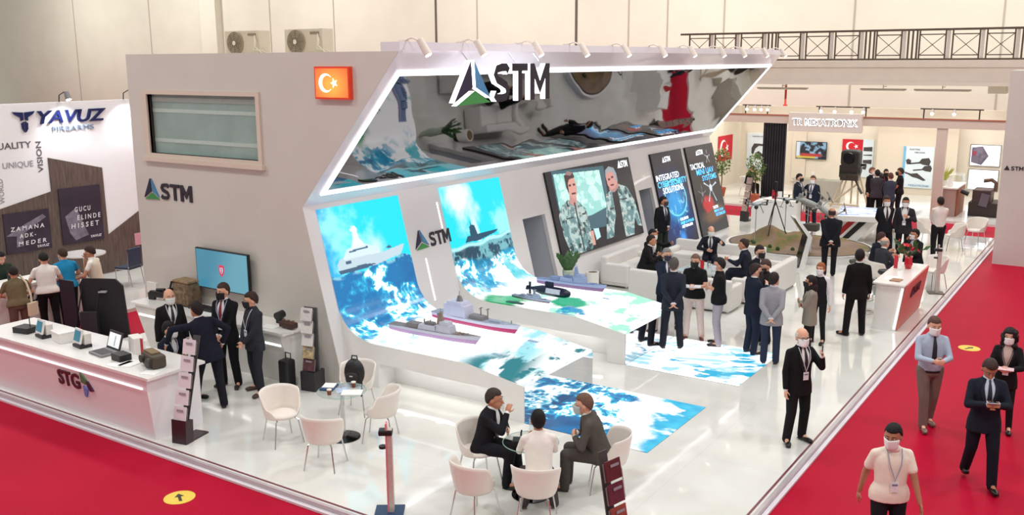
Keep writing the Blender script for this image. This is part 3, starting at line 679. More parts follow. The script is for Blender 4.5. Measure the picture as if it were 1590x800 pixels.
t = poster(24.8, 26.97, 'tall dark blue poster with glowing shield and cyber security lettering', pa1,
       [('STM', .40, .58, 2.56, .16, (240, 245, 250)), ('INTEGRATED', .03, .76, 2.07, .17, (235, 245, 255)), ('CYBER SECURITY', .04, .97, 1.88, .17, (90, 200, 250)), ('SOLUTIONS', .16, .82, 1.69, .17, (235, 245, 255)),
        ('GELISMIS', .50, .78, .82, .08, (235, 245, 255)), ('SIBER GUVENLIK', .50, .95, .71, .08, (90, 200, 250)), ('SISTEMLERI', .52, .88, .60, .08, (235, 245, 255))])
MB().prism([(0, 0), (.15, 0), (.08, .15)], wpt(25.5, 2.56, .059), ey, ew, nw*.003).build('emblem', LW, t)
t = poster(27.26, 29.46, 'tall charcoal poster with small drones and mini aircraft lettering', pa2,
       [('STM', .40, .58, 2.56, .16, (240, 245, 250)), ('TACTICAL', .05, .55, 2.16, .17, (235, 245, 255)), ('MINI UAV', .22, .85, 1.96, .18, (90, 190, 250)), ('SYSTEMS', .38, .90, 1.76, .16, (90, 190, 250)),
        ('TAKTIK', .55, .75, .84, .09, (235, 245, 255)), ('MINI IHA', .57, .92, .72, .09, (90, 190, 250)), ('SISTEMLERI', .60, .96, .60, .09, (90, 190, 250))])
MB().prism([(0, 0), (.15, 0), (.08, .15)], wpt(27.98, 2.56, .059), ey, ew, nw*.003).build('emblem', LW, t)
# wall television on the end wall, turned out from it
t = thing('wall_television', 'blue wall television with a red shield mark above the back counter', 'television', (-14, Y0-.1, 1.4))
q = Matrix.Rotation(R(0), 3, 'Z')
MB().bx(-14.60, -13.16, Y0-.14, Y0-.08, 1.36, 2.12).build('case', BLACK, t, bevel=.008)
def tart(a, b): return mix(np.broadcast_to(rgb(70, 150, 178), a.shape+(3,)), rgb(110, 180, 200), ss(.2, .8, a+.2*(b-.5)))
A, B = np.meshgrid(np.linspace(0, 1, 21), np.linspace(0, 1, 13))
screen('led_screen', lambda u, v: (-14.58+u*1.40, Y0-.143, 2.10-.72*v), 20, 12, tart(A, B), t, .8)
SHD = [(-.07, .1), (.07, .1), (.075, 0), (.045, -.08), (0, -.12), (-.045, -.08), (-.075, 0)]
MB().prism(SHD, (-13.88, Y0-.145, 1.75), ax, az, (0, -.003, 0)).build('shield_mark', glow((196, 50, 84), .7), t)
MB().prism([(x*.55, y*.55) for x, y in SHD], (-13.88, Y0-.149, 1.75), ax, az, (0, -.002, 0)).build('shield_core', glow((150, 200, 215), .7), t)
MB().prism([(-.012, .05), (.012, .05), (.012, -.05), (-.012, -.05)], (-13.88, Y0-.152, 1.75), ax, az, (0, -.002, 0)).build('shield_bar', glow((196, 50, 84), .7), t)
MB().bx(-14.2, -13.8, Y0-.08, Y0-.005, 1.6, 1.9).build('bracket', BLACK, t)
# outdoor units of the air conditioning on the stand's roof
def acunit(x, label):
    t = thing('air_conditioner', label, 'air conditioner', (x, 13.2, 5.6), 0, 'air conditioner units on the stand roof')
    BG = M((196, 182, 160), .55, vary=.04)
    MB().bx(x-.5, x+.5, 13.2, 13.5, 5.64, 6.12).build('casing', BG, t, bevel=.015)
    mb = MB(); mb.cyl((x-.17, 13.2, 5.88), (x-.17, 13.17, 5.88), .225, n=28); mb.build('fan_ring', M((168, 152, 128), .5), t)
    mb = MB()
    for r in (.05, .09, .13, .17, .21): mb.tube([(x-.17+r*cos(a), 13.155, 5.88+r*sin(a)) for a in np.linspace(0, 2*pi, 25)], .006, 5)
    for k in range(8): mb.tube([(x-.17, 13.155, 5.88), (x-.17+.21*cos(k*pi/4), 13.155, 5.88+.21*sin(k*pi/4))], .005, 5)
    mb.build('fan_grille', M((120, 104, 84), .5), t)
    MB().cyl((x-.17, 13.16, 5.88), (x-.17, 13.145, 5.88), .045, n=14).build('fan_hub', M((214, 202, 184), .5), t)
    MB().bx(x-.38, x-.34, 13.2, 13.5, 5.6, 5.64).bx(x+.34, x+.38, 13.2, 13.5, 5.6, 5.64).build('feet', BLACK, t)
    MB().bx(x+.2, x+.42, 13.185, 13.2, 6.02, 6.06).build('badge', M((130, 110, 90), .5), t)
    MB().tube([(x+.40, 13.19, 6.02), (x+.47, 13.12, 5.9), (x+.45, 13.1, 5.75), (x+.6, 13.2, 5.72), (x+.8, 13.25, 5.615)], .014, 6).tube([(x+.43, 13.19, 5.95), (x+.49, 13.1, 5.8), (x+.7, 13.15, 5.63)], .011, 6).build('hose', M((210, 200, 180), .6), t)
acunit(-15.24, 'left of the two beige air conditioner units on the stand roof')
acunit(-13.52, 'right of the two beige air conditioner units on the stand roof')
# ------------------------------------------------------------------ neighbouring stand on the left (firearms maker)
XY = -22.67
struct('floor_side_stand', MB().bx(XY, -18.87, 12.4, 15.9, ZC, 0).bx(XY, -19.75, 2, 12.4, ZC, 0), FLOOR)
ys_, zs_ = (0, 1, 0), (0, 0, 1)
yw = thing('display_wall', 'tall white display wall with dark wood panelling and firearms lettering', 'display wall', (XY, 10, 0))
MB().bx(XY-.2, XY, 4, 15.76, 0, 4.55).build('white_panel', M((232, 232, 234), .5, vary=.01), yw)
m = bpy.data.materials.new('dark_walnut'); m.use_nodes = True; nt = m.node_tree; b = nt.nodes['Principled BSDF']; b.inputs['Roughness'].default_value = .45
tc = nt.nodes.new('ShaderNodeTexCoord'); mp = nt.nodes.new('ShaderNodeMapping'); mp.inputs['Scale'].default_value = (1, 9, .8); n = nt.nodes.new('ShaderNodeTexNoise'); n.inputs['Scale'].default_value = 3; n.inputs['Detail'].default_value = 6
rp = nt.nodes.new('ShaderNodeValToRGB'); rp.color_ramp.elements[0].position = .3; rp.color_ramp.elements[1].position = .75; rp.color_ramp.elements[0].color = C(74, 62, 58); rp.color_ramp.elements[1].color = C(112, 96, 88)
nt.links.new(tc.outputs['Object'], mp.inputs[0]); nt.links.new(mp.outputs[0], n.inputs['Vector']); nt.links.new(n.outputs['Fac'], rp.inputs['Fac']); nt.links.new(rp.outputs[0], b.inputs['Base Color'])
for P in ([(6, .02), (15.75, .02), (15.75, 1.58), (14.72, 1.04), (14.71, 2.82), (13.26, 3.2), (13.26, 2.36), (11.94, 2.08), (10.4, 1.75), (9, 2.6), (6, 2.4)],):
    mb = MB(); mb.prism(P, (XY, 0, 0), ys_, zs_, (.02, 0, 0)); mb.build('wood_panel', m, yw)
DG = M((50, 48, 58), .4, vary=0)
lettering('YAVUZ', (XY+.004, 13.1, 4.05), ys_, zs_, .30, M((28, 40, 96), .3, .3, vary=0), yw, width=1.86, depth=.05, bold=.02, shear=.25)
lettering('FIREARMS', (XY+.004, 13.46, 3.84), ys_, zs_, .12, M((150, 170, 196), .3, .3, vary=0), yw, width=1.12, depth=.03)
mb = MB()
for s in (-1, 1):
    mb.prism([(s*.02, .5-.02), (s*.28, .50), (s*.22, .43), (s*.09, .36), (s*.09, .28), (s*.02, .30)][::1], (XY+.004, 12.76, 3.86), ys_, zs_, (.04, 0, 0))
    mb.prism([(s*.015, .26), (s*.08, .22), (s*.07, .08), (s*.015, 0)], (XY+.004, 12.76, 3.86), ys_, zs_, (.04, 0, 0))
mb2 = MB(); mb2.v = mb.v; mb2.f = mb.f; mb2.mi = mb.mi
mb2.build('eagle_mark', M((28, 40, 96), .3, .3, vary=0), yw)
GRY = M((92, 90, 98), .5, vary=0); GRL = M((150, 148, 156), .5, vary=0)
lettering('QUALITY', (XY+.004, 11.83, 3.49), ys_, zs_, .15, GRY, yw, width=1.05, depth=.006, bold=.01)
lettering('UNIQUE', (XY+.004, 12.12, 3.03), ys_, zs_, .14, GRL, yw, width=.76, depth=.006)
lettering('VISION', (XY+.004, 13.12, 2.86), (0, 0, 1), (0, -1, 0), .13, GRY, yw, width=.76, depth=.006, bold=.01)
lettering('WORLD', (XY+.004, 12.08, 2.2), (0, 0, 1), (0, -1, 0), .12, GRL, yw, width=.6, depth=.006)
def hallposter(y0, y1, z0, z1, label, lines, brand):
    t = thing('wall_poster', label, 'poster', (XY+.03, (y0+y1)/2, z0))
    MB().bx(XY+.022, XY+.05, y0, y1, z0, z1).build('panel', M((50, 42, 56), .4, vary=.25, scale=2.5), t)
    PW = M((226, 222, 228), .5, vary=0); PG = M((120, 112, 128), .5, vary=.3, scale=6)
    mb = MB(); h = z1-z0; w_ = y1-y0
    mb.prism([(.02*w_, .45*h), (.30*w_, .62*h), (.85*w_, .88*h), (.92*w_, .80*h), (.42*w_, .48*h), (.34*w_, .16*h), (.22*w_, .14*h), (.24*w_, .42*h)] if brand == 0 else [(.1*w_, .5*h), (.35*w_, .62*h), (.45*w_, .5*h), (.62*w_, .12*h), (.3*w_, .05*h), (.18*w_, .2*h)], (XY+.05, y0, z0), ys_, zs_, (.004, 0, 0))
    mb.build('printed_pistol', PG, t)
    for tx, a, bb, z, hh in lines: lettering(tx, (XY+.055, y0+a*w_, z0+z*h), ys_, zs_, hh, PW, t, width=(bb-a)*w_, depth=.004, bold=.015, shear=.1)
    lettering('YAVUZ', (XY+.055, y0+.66*w_, z0+.06*h), ys_, zs_, .06, PW, t, width=.28*w_, depth=.004, bold=.02, shear=.25)
hallposter(11.97, 13.12, .96, 1.95, 'left dark poster with a pistol and white slogan on the wood panel', [('Z A M A N A', .12, .86, .55, .10), ('A D K -', .30, .66, .36, .10), ('M E D E R', .26, .88, .17, .10)], 0)
hallposter(13.42, 14.57, .96, 2.40, 'right taller dark poster with white slogan on the wood panel', [('G U C U', .34, .72, .56, .12), ('E L I N D E', .38, .95, .41, .12), ('H I S S E T', .22, .90, .27, .12)], 1)
tag(MB().bx(XY+.022, XY+.04, 15.48, 15.76, .62, .95).build('small_placard', M((206, 150, 160), .5, vary=.2)), 'small pink placard at the far end of the wood panelling', 'placard')
for i, (y, l) in enumerate(((13.74, 'left of two bright clamp lamps above the white display wall'), (15.55, 'right of two bright clamp lamps above the white display wall'))):
    t = thing('clamp_lamp', l, 'lamp', (XY, y, 4.55), 0, 'clamp lamps on the display wall')
    MB().tube([(XY-.05, y, 4.55), (XY-.02, y, 4.72), (XY+.2, y, 4.80), (XY+.34, y, 4.74)], .014).build('arm', BLACK, t)
    MB().cyl((XY+.30, y, 4.80), (XY+.38, y, 4.62), .06, .075).build('housing', M((120, 118, 120), .5), t)
    MB().cyl((XY+.381, y, 4.615), (XY+.384, y, 4.608), .06).build('lens', glow((255, 255, 255), 14), t)
    l_ = bpy.data.lights.new('clamp_beam', 'SPOT'); l_.energy = 90; l_.spot_size = 1.9; l_.spot_blend = .8; l_.shadow_soft_size = .08; l_.color = (.92, .95, 1)
    q = bpy.data.objects.new('clamp_beam', l_); q.location = (XY+.42, y, 4.56); q.rotation_euler = Vector((-.35, 0, -1)).to_track_quat('-Z', 'Y').to_euler(); COL.objects.link(q)
# its counter
t = thing('reception_counter', 'white counter of the firearms stand behind the visitors', 'counter', (-19.3, 9, 0))
MB().bx(-19.7, -18.98, 5.6, 11.55, 0, .98).bx(-19.75, -18.93, 5.55, 11.6, .98, 1.03).build('body', WHITE_M, t)
lettering('YAVUZ', (-18.975, 9.95, .62), ys_, zs_, .2, M((24, 22, 26), .5, vary=0), t, width=.86, depth=.006, bold=.03, shear=.25)
lettering('FIREARMS', (-18.975, 10.05, .48), ys_, zs_, .07, M((90, 90, 94), .5, vary=0), t, width=.6, depth=.006)
t = thing('stacking_chair', 'dark blue padded chair on a chrome frame by the wood panelling', 'chair', (-21.0, 14.1, 0), R(-75))
NV = M((38, 52, 76), .6)
MB().box((0, 0, .46), (.46, .44, .06)).build('seat', NV, t, local=True, bevel=.02); MB().box((0, .22, .74), (.46, .05, .46)).build('backrest', NV, t, local=True, bevel=.02)
for sx in (-1, 1):
    MB().tube([(sx*.22, -.2, 0), (sx*.22, -.2, .44), (sx*.22, .2, .44), (sx*.22, .22, .9)], .012).build('front_leg', CHROME, t, local=True); MB().tube([(sx*.22, .28, 0), (sx*.22, .2, .43)], .012).build('rear_leg', CHROME, t, local=True)
t = thing('round_table', 'round white pedestal table beside the dark blue chair', 'table', (-20.94, 12.9, 0))
MB().lathe([(.5, 1.0), (.5, 1.03), (.0, 1.03)], (-20.94, 12.9, 0), 32).build('tabletop', WHITE, t); MB().cyl((-20.94, 12.9, .02), (-20.94, 12.9, 1.0), .04).build('column', CHROME, t); MB().lathe([(.28, 0), (.28, .02), (.05, .04)], (-20.94, 12.9, 0)).build('foot', CHROME, t)
# black boards by that stand
t = thing('display_easel', 'large black octagonal board on a black easel in the left aisle', 'easel board', (-17.4, 10.9, ZC))
Mx = Matrix.Rotation(R(34), 3, 'Z'); ux = Mx @ Vector((1, 0, 0))
mb = MB(); mb.prism([(-.38, .1), (.42, .0), (.50, .1), (.44, 1.14), (.30, 1.28), (-.36, 1.30), (-.44, 1.16)], (-17.36, 11.0, ZC), ux, zs_, Mx @ Vector((0, .05, 0))); mb.build('board', M((26, 27, 32), .6), t)
MB().box(Vector((-17.36, 11.0, .95))+ux*.05+Mx @ Vector((0, -.05, 0)), (.16, .08, .03), mat=Mx).build('bracket', M((170, 172, 176), .4), t)
mb = MB(); mb.box(Vector((-17.3, 10.9, .25))-ux*.18+Mx @ Vector((0, -.12, 0)), (.34, .1, .66), mat=Mx); mb.build('box_pocket', M((34, 35, 42), .6), t)
for k, a in enumerate((-.34, .02)):
    p = Vector((-17.36, 10.9, ZC))+ux*a; MB().tube([p+Vector((0, -.25, 0)), p+Vector((0, .05, 1.1))], .014).build('leg', BLACK, t)
t = thing('roller_screen', 'dark blue free-standing partition panel beside the black board', 'panel', (-17.75, 10.35, ZC))
mb = MB(); mb.prism([(-.12, 0), (.16, 0), (.12, 1.28), (-.17, 1.33)], (-17.75, 10.52, ZC), ux, zs_, Mx @ Vector((0, .03, 0))); mb.build('panel', M((28, 34, 44), .35), t)
MB().box(Vector((-17.75, 10.52, ZC+.015)), (.3, .25, .03), mat=Mx).build('foot', BLACK, t)
# objects on its counter
for x, y, h, l in ((-19.25, 10.2, .26, 'black pistol case standing on the firearms counter'), (-19.2, 10.75, .2, 'low black display stand on the firearms counter')):
    t = thing('display_stand', l, 'display stand', (x, y, 1.03)); MB().box((x, y, 1.04), (.2, .24, .02)).build('base', BLACK, t); MB().box((x, y+.03, 1.04+h/2), (.05, .2, h), rz=.3).build('holder', BLACK, t)

# ------------------------------------------------------------------ stand across the aisle (TR MEKATRONIK)
YM = 42.2; BE = M((220, 210, 192), .8, vary=.02, scale=2)
struct('floor_far_stand', MB().bx(-15.6, 2, 35.4, YM+.2, ZC, 0), FLOOR)
struct('wall_far_stand', MB().bx(-15.6, 2, YM, YM+.15, 0, 3.5), BE)
struct('wall_far_side', MB().bx(-15.58, -15.43, 35.6, YM, 0, 3.5), BE)
struct('trim_6', MB().bx(-15.6, 2, 35.5, 35.75, 3.17, 3.46).bx(-6.0, -5.68, 35.55, 35.8, 0, 3.17), M((214, 198, 184), .5, vary=.02))
struct('trim_7', MB().bx(-15.6, 2, 35.46, 35.52, 3.46, 3.50), M((176, 96, 70), .5))
struct('wall_far_panel', MB().bx(-9.3, -6.2, YM-.5, YM-.4, 0, 3.1).bx(-13.0, -12.4, YM-.1, YM, .2, 2.6), M((214, 202, 184), .8, vary=.02))
for y_, x_, s_ in ((39, -13, 3), (39, -8, 3), (39, -4, 2)): area('stand_lamp', (x_, y_, 3.9), s_, 90, (1, .96, .89))
t = thing('lettered_sign', 'white box sign with glowing TR MEKATRONIK letters', 'sign', (-9.8, 35.4, 2.92))
MB().bx(-11.07, -8.46, 35.2, 35.5, 2.92, 3.60).build('box', M((226, 214, 206), .4, vary=.01), t, bevel=.01)
lettering('TR MEKATRONiK', (-10.9, 35.17, 3.17), ax, az, .2, M((120, 120, 130), .4, vary=0), t, width=2.3, depth=.03, bold=.0)
o_ = lettering('TR MEKATRONiK', (-10.93, 35.197, 3.15), ax, az, .24, glow((255, 252, 246), 2.2), t, width=2.36, depth=.004, bold=.035, name='halo')
# track lights
def track(x0, x1, lx, label):
    t = thing('track_light', label, 'lamp', ((x0+x1)/2, 35.62, 3.8), 0, 'track lights over the far stand')
    MB().bx(x0, x1, 35.60, 35.64, 3.80, 3.84).build('track', M((60, 40, 34), .5), t)
    for hx in (x0+.1, x1-.14): MB().bx(hx, hx+.04, 35.60, 35.64, 3.46, 3.8).build('hanger', M((60, 40, 34), .5), t)
    for x in lx:
        h = MB(); h.cyl((x, 35.62, 3.79), (x, 35.54, 3.67), .05, .06, 12); hh = h.build('lamp_head', M((206, 196, 186), .4), t)
        MB().ell((x, 35.53, 3.66), (.055, .04, .055), nu=10, nv=6).build('bulb', glow((255, 236, 200), 9), hh)
track(-13.0, -11.9, (-12.8, -12.5, -12.25, -12.0), 'left track with four glowing spots over the far stand')
track(-10.2, -8.3, (-10.0, -9.5, -8.9, -8.5), 'middle track of spots above the white lettered box sign')
track(-6.6, -4.6, (-6.2, -5.5), 'right track with two spots over the far stand')
# hanging things on its walls
def flag(o, right, w_, h, label, sc=.3, cx=.38):
    t = thing('flag', label, 'flag', o); n = Vector(right).cross(Vector((0, 0, 1)))
    MB().prism([(0, 0), (w_, 0), (w_, h), (0, h)], o, right, az, n*.02).build('cloth', M((196, 20, 40), .7), t)
    flagmark(Vector(o)+Vector(right)*w_*cx+Vector((0, 0, h*.5))+n*.02, right, az, n*.006, sc, t, M((240, 235, 235), .6, vary=0))
    return t
flag((-15.42, 39.4, 1.15), (0, 1, 0), 1.7, 1.1, 'tall red flag with crescent on the far stand left wall', .75, .34)
flag((-10.85, YM-.03, 1.55), (1, 0, 0), .86, .6, 'red flag with white crescent above the dark turret', .38, .40)
def wposter(x0, x1, z0, z1, label, draw, y=YM, frame=(214, 226, 232)):
    t = thing('wall_poster', label, 'poster', ((x0+x1)/2, y, z0)); MB().bx(x0, x1, y-.05, y, z0, z1).build('panel', M(frame, .5, vary=.02), t)
    PD = M((66, 60, 58), .5, vary=.2); mb = MB()
    for P in draw: mb = MB(); mb.prism([(p[0]*(x1-x0), p[1]*(z1-z0)) for p in P], (x0, y-.05, z0), ax, az, (0, -.006, 0)); mb.build('printed_figure', PD, t)
    return t
gun = lambda cx, cy, s: [(cx-s, cy-.06*s), (cx-.2*s, cy+.02*s), (cx, cy+.22*s), (cx+.55*s, cy+.28*s), (cx+.7*s, cy+.08*s), (cx+.6*s, cy-.16*s), (cx+.1*s, cy-.12*s), (cx-.1*s, cy-.06*s), (cx-s, cy-.14*s)]
t = wposter(-15.1, -14.0, .6, 2.25, 'tall poster with two dark instruments left of the grey curtain', [[(.2, .6), (.3, .72), (.5, .72), (.95, .70), (.95, .66), (.5, .66), (.36, .58), (.28, .42), (.2, .45)], [(.35, .45), (.5, .52), (.65, .45), (.95, .30), (.92, .27), (.62, .38), (.55, .26), (.48, .38), (.36, .38)]])
lettering('ELEKTRO OPTIK', (-14.85, YM-.058, 2.08), ax, az, .06, GRY, t, width=.6, depth=.004)
t = wposter(-10.0, -9.55, .55, 2.15, 'narrow poster with dark gun parts beside the turret', [[(.1, .80), (.9, .82), (.9, .70), (.1, .70)], [(.1, .6), (.9, .62), (.9, .58), (.1, .58)], [(.1, .46), (.9, .48), (.9, .36), (.1, .38)], [(.1, .28), (.5, .3), (.4, .2), (.1, .22)]])
t = wposter(-8.24, -7.06, .3, 2.0, 'large pale poster with three dark weapon drawings', [gun(.62, .62, .42), [(.1, .66), (.18, .70), (.28, .66), (.26, .58), (.14, .56)], gun(.72, .46, .36), [(.08, .38), (.3, .34), (.5, .36), (.8, .20), (.72, .18), (.5, .24), (.35, .26), (.2, .32), (.1, .34)]], y=YM-.5)
lettering('ELEKTRIK', (-8.0, YM-.558, 1.85), ax, az, .06, GRY, t, width=.4, depth=.004); lettering('MEKANIK', (-7.8, YM-.558, 1.73), ax, az, .06, GRY, t, width=.4, depth=.004)
MB().bx(-8.24, -8.14, YM-.56, YM-.55, .3, 2.0).build('blue_edge', M((120, 180, 214), .4, vary=.2), t)
lettering('MEKATRONIK', (-7.95, YM-.558, .36), ax, az, .08, M((90, 140, 180), .5, vary=0), t, width=.8, depth=.004)
t = thing('lit_panel', 'upper glowing panel with arrow-shaped picture at the far right', 'light panel', (-5.2, YM, 1.28))
MB().bx(-5.8, -4.68, YM-.08, YM-.006, 1.28, 2.15).build('case', CHROME, t); MB().bx(-5.77, -4.71, YM-.09, YM-.08, 1.31, 2.12).build('lit_face', glow((226, 232, 244), 1), t)
MB().prism([(.03, .15), (.42, .05), (.66, .42), (.42, .80), (.03, .74)], (-5.77, YM-.09, 1.28), ax, az, (0, -.006, 0)).build('printed_arrow', M((104, 96, 112), .5, vary=.5, scale=5), t)
MB().prism([(.06, .42), (.2, .42), (.2, .6), (.06, .6)], (-5.77, YM-.097, 1.28), ax, az, (0, -.004, 0)).build('printed_machine', M((150, 60, 80), .5), t)
for k in range(3): lettering('SAVUNMA SANAYI', (-5.1, YM-.092, 1.86-.17*k), ax, az, .05, M((150, 90, 96), .5, vary=0), t, width=.34, depth=.004)
t = thing('lit_panel', 'lower glowing panel with rows of fine print at the far right', 'light panel', (-5.2, YM, .32))
MB().bx(-5.8, -4.68, YM-.08, YM-.006, .32, 1.16).build('case', CHROME, t); MB().bx(-5.77, -4.71, YM-.09, YM-.08, .35, 1.13).build('lit_face', glow((224, 234, 246), 1), t)
for k in range(4):
    for j in range(3): lettering(('TASARIM', 'URETIM', 'TEST')[j], (-5.6+.34*j, YM-.092, .95-.16*k), ax, az, .04, M((120, 130, 150), .5, vary=0), t, width=.2, depth=.004)
t = thing('curtain', 'dark grey pleated curtain hanging in the far stand', 'curtain', (-12.9, 38, 0))
cx0, cx1 = -12.95, -12.0; V = []; n = 90
o1 = [(cx0+(cx1-cx0)*i/n, 38.0+.05*sin(i/n*2*pi*9)) for i in range(n+1)]; mb = MB()
mb.prism([(x, y) for x, y in o1]+[(x, y+.03) for x, y in o1[::-1]], (0, 0, 0), (1, 0, 0), (0, 1, 0), (0, 0, 3.02)); mb.build('pleated_cloth', M((52, 50, 56), .8), t)
MB().bx(-13.0, -11.75, 37.9, 38.1, 3.02, 3.16).build('pelmet', M((52, 50, 54), .6), t)
t = thing('wall_television', 'wall television with a busy machine picture under the lettered sign', 'television', (-12.16, YM-.1, 1.2))
MB().bx(-12.83, -11.5, YM-.12, YM-.05, 1.22, 1.98).build('case', BLACK, t)
def m_art(a, b):
    im = mix(np.broadcast_to(rgb(150, 190, 215), a.shape+(3,)), rgb(30, 34, 44), ss(.42, .52, fbm(a*7, b*5, 4, 301)))
    im = mix(im, rgb(230, 205, 60), ss(.1, .04, abs(b-.9))*ss(.7, .6, a)); im = mix(im, rgb(200, 60, 60), ss(.12, .06, abs(b-.78))*ss(.6, .5, abs(a-.5)+.2)); im = mix(im, rgb(235, 240, 245), ss(.14, .1, a)*ss(.9, .8, b)); return im
A, B = np.meshgrid(np.linspace(0, 1, 61), np.linspace(0, 1, 37)); screen('led_screen', lambda u, v: (-12.81+u*1.29, YM-.124, 1.96-.72*v), 60, 36, m_art(A, B), t, .9)
# ficus trees in pots
def ficus(x, y, label):
    t = thing('potted_ficus', label, 'potted plant', (x, y, 0), 0, 'potted trees of the far stand'); rnd = random.Random(int(x*10))
    MB().lathe([(.14, 0), (.2, .32), (.215, .34), (.2, .36), (.17, .33)], (x, y, 0)).build('pot', M((168, 84, 56), .7), t)
    MB().tube([(x, y, .3), (x+.02, y, .7), (x-.01, y, 1.3)], .025).build('trunk', M((110, 84, 60), .8), t)
    mb = MB()
    for k in range(420):
        a, e, r = rnd.uniform(0, 2*pi), rnd.uniform(-1, 1), rnd.uniform(.55, 1)**.6
        p = Vector((x+.36*r*cos(a)*sqrt(1-e*e), y+.36*r*sin(a)*sqrt(1-e*e), 1.42+.56*e*r)); q = Matrix.Rotation(rnd.uniform(0, 6.3), 3, 'Z') @ Matrix.Rotation(rnd.uniform(-1.1, 1.1), 3, 'X')
        L = rnd.uniform(.08, .13); pts = [(0, 0, 0), (L*.35, .4*L, .01), (0, L, -.01), (-L*.35, .4*L, .01)]
        mb.add([p+q @ Vector(v) for v in pts], [(0, 1, 2, 3)], 1 if rnd.random() < .3 else 0)
    for k in range(10):
        a = k*.63; mb.tube([(x, y, 1.1), (x+.2*cos(a), y+.2*sin(a), 1.3+.04*k)], .008, 5, m=0)
    mb.build('foliage', [M((84, 122, 52), .6, vary=.2), M((142, 160, 70), .6, vary=.2)], t)
ficus(-14.35, 37.2, 'left potted ficus tree beside the tall red flag')
ficus(-12.5, 35.98, 'right potted ficus tree in front of the dark curtain')
# turret on its stand
t = thing('weapon_station', 'bulky dark turret with round optic on a pale tubular stand', 'turret', (-9.2, 37.1, 0))
TB = M((44, 44, 40), .6); TM = M((70, 66, 58), .5, .4)
mb = MB(); mb.box((-9.18, 37.1, 1.85), (.70, .6, .62)); mb.build('optic_housing', TB, t, bevel=.12)
MB().cyl((-9.2, 36.79, 1.86), (-9.2, 36.74, 1.86), .22, .2, 24).build('lens_hood', BLACKG, t)
mb = MB(); mb.box((-9.2, 37.1, 1.35), (.7, .55, .5)); mb.cyl((-9.5, 37.1, 1.4), (-8.8, 37.1, 1.4), .2); mb.build('turret_body', TB, t, bevel=.05)
MB().box((-9.15, 36.95, 1.15), (.66, .4, .26)).cyl((-9.3, 36.7, 1.15), (-9.3, 36.9, 1.15), .08).build('mount', TM, t, bevel=.02)
MB().cyl((-9.0, 37.0, 1.1), (-8.62, 36.6, .62), .035).cyl((-8.75, 36.72, .78), (-8.6, 36.58, .6), .05).build('barrel', TM, t)
MB().cyl((-8.8, 37.1, 1.6), (-8.62, 37.0, 1.62), .05).build('side_arm', TB, t)
ST = M((196, 178, 150), .5, vary=.05)
for a, b_ in (((-9.75, 36.7, 0), (-9.35, 37, 1.2)), ((-8.75, 36.7, 0), (-8.85, 37, 1.2)), ((-9.7, 37.6, 0), (-9.3, 37.3, 1.2)), ((-8.6, 37.6, 0), (-8.9, 37.3, 1.2)), ((-9.85, 36.7, .1), (-8.7, 36.7, .1)), ((-9.75, 36.7, .1), (-8.85, 36.95, .9)), ((-9.1, 37.1, .1), (-9.1, 37.1, 1.2))):
    MB().tube([a, b_], .035).build('strut', ST, t)
# counters, plants and machinery of the far stand
t = thing('wood_counter', 'brown-sided counter with pale top and glass showcase', 'counter', (-5.5, 37.2, 0))
MB().bx(-6.1, -5.35, 36.4, 38.2, 0, 1.0).build('body', M((158, 128, 122), .5), t); MB().bx(-6.15, -5.3, 36.35, 38.25, 1.0, 1.05).build('top', WHITE_M, t); MB().bx(-5.345, -5.3, 36.6, 38.1, 0, .98).build('side_panel', M((156, 84, 56), .5), t)
MB().bx(-6.1, -5.35, 37.3, 38.2, 1.05, 1.4).build('glass_case', GLASS, t)
t = thing('leafy_arrangement', 'yellow-green leafy arrangement on the brown counter', 'potted plant', (-5.75, 36.9, 1.05)); rnd = random.Random(4); mb = MB()
for k in range(60):
    a = rnd.uniform(0, 6.28); L = rnd.uniform(.35, .75); p = Vector((-5.85, 36.9, 1.15)); d = Vector((cos(a)*.6, sin(a)*.6, 1)).normalized(); s_ = d.orthogonal().normalized()*.03
    mb.add([p-s_*.4, p+d*L*.5-s_, p+d*L, p+d*L*.5+s_], [(0, 1, 2, 3)])
mb.build('leaves', M((178, 186, 70), .6, vary=.25), t); MB().lathe([(.08, 0), (.13, .18), (.1, .2)], (-5.85, 36.9, 1.05)).build('pot', WHITE_M, t)
tag(MB().lathe([(.1, 0), (.11, .1), (.04, .34), (.05, .42), (0, .45)], (-5.6, 36.6, 1.05), 14).build('white_vase', WHITE_M), 'tapered white vase on the brown counter', 'vase')
t = thing('machine_model', 'dark machine with brown pipes and boxes by the right far wall', 'machine', (-4.5, 37.5, 0))
MB().bx(-5.0, -4.0, 37.0, 38.2, 0, .5).build('base', M((50, 36, 34), .6), t, bevel=.02); MB().bx(-4.9, -4.3, 37.0, 37.9, .5, .95).build('engine_block', M((66, 44, 44), .5), t, bevel=.03)
MB().box((-4.5, 36.98, .6), (.28, .06, .45), mat=Matrix.Rotation(.2, 3, 'Y')).build('side_plate', M((96, 84, 96), .5), t)
MB().tube([(-4.2, 37.3, .9), (-4.2, 37.3, 1.2), (-4.35, 37.3, 1.3), (-4.6, 37.3, 1.25)], .07).build('pipe', M((110, 84, 66), .5), t)
MB().tube([(-5.0, 36.9, .8), (-5.25, 36.9, .9)], .09).build('nozzle', BLACK, t)
tag(MB().bx(-8.3, -7.9, 36.9, 37.3, 0, .95).bx(-8.35, -7.85, 36.85, 37.35, .95, 1.0).build('small_pedestal', WHITE_M), 'small white pedestal under a dark sculpture beside the group', 'pedestal')
t = thing('desk_sculpture', 'dark optical head on the small white pedestal', 'device', (-8.1, 37.1, 1.0)); MB().ell((-8.1, 37.1, 1.2), (.14, .14, .18)).build('head', BLACK, t); MB().cyl((-8.1, 37.1, 1.0), (-8.1, 37.1, 1.1), .09).build('base', WHITE_M, t)
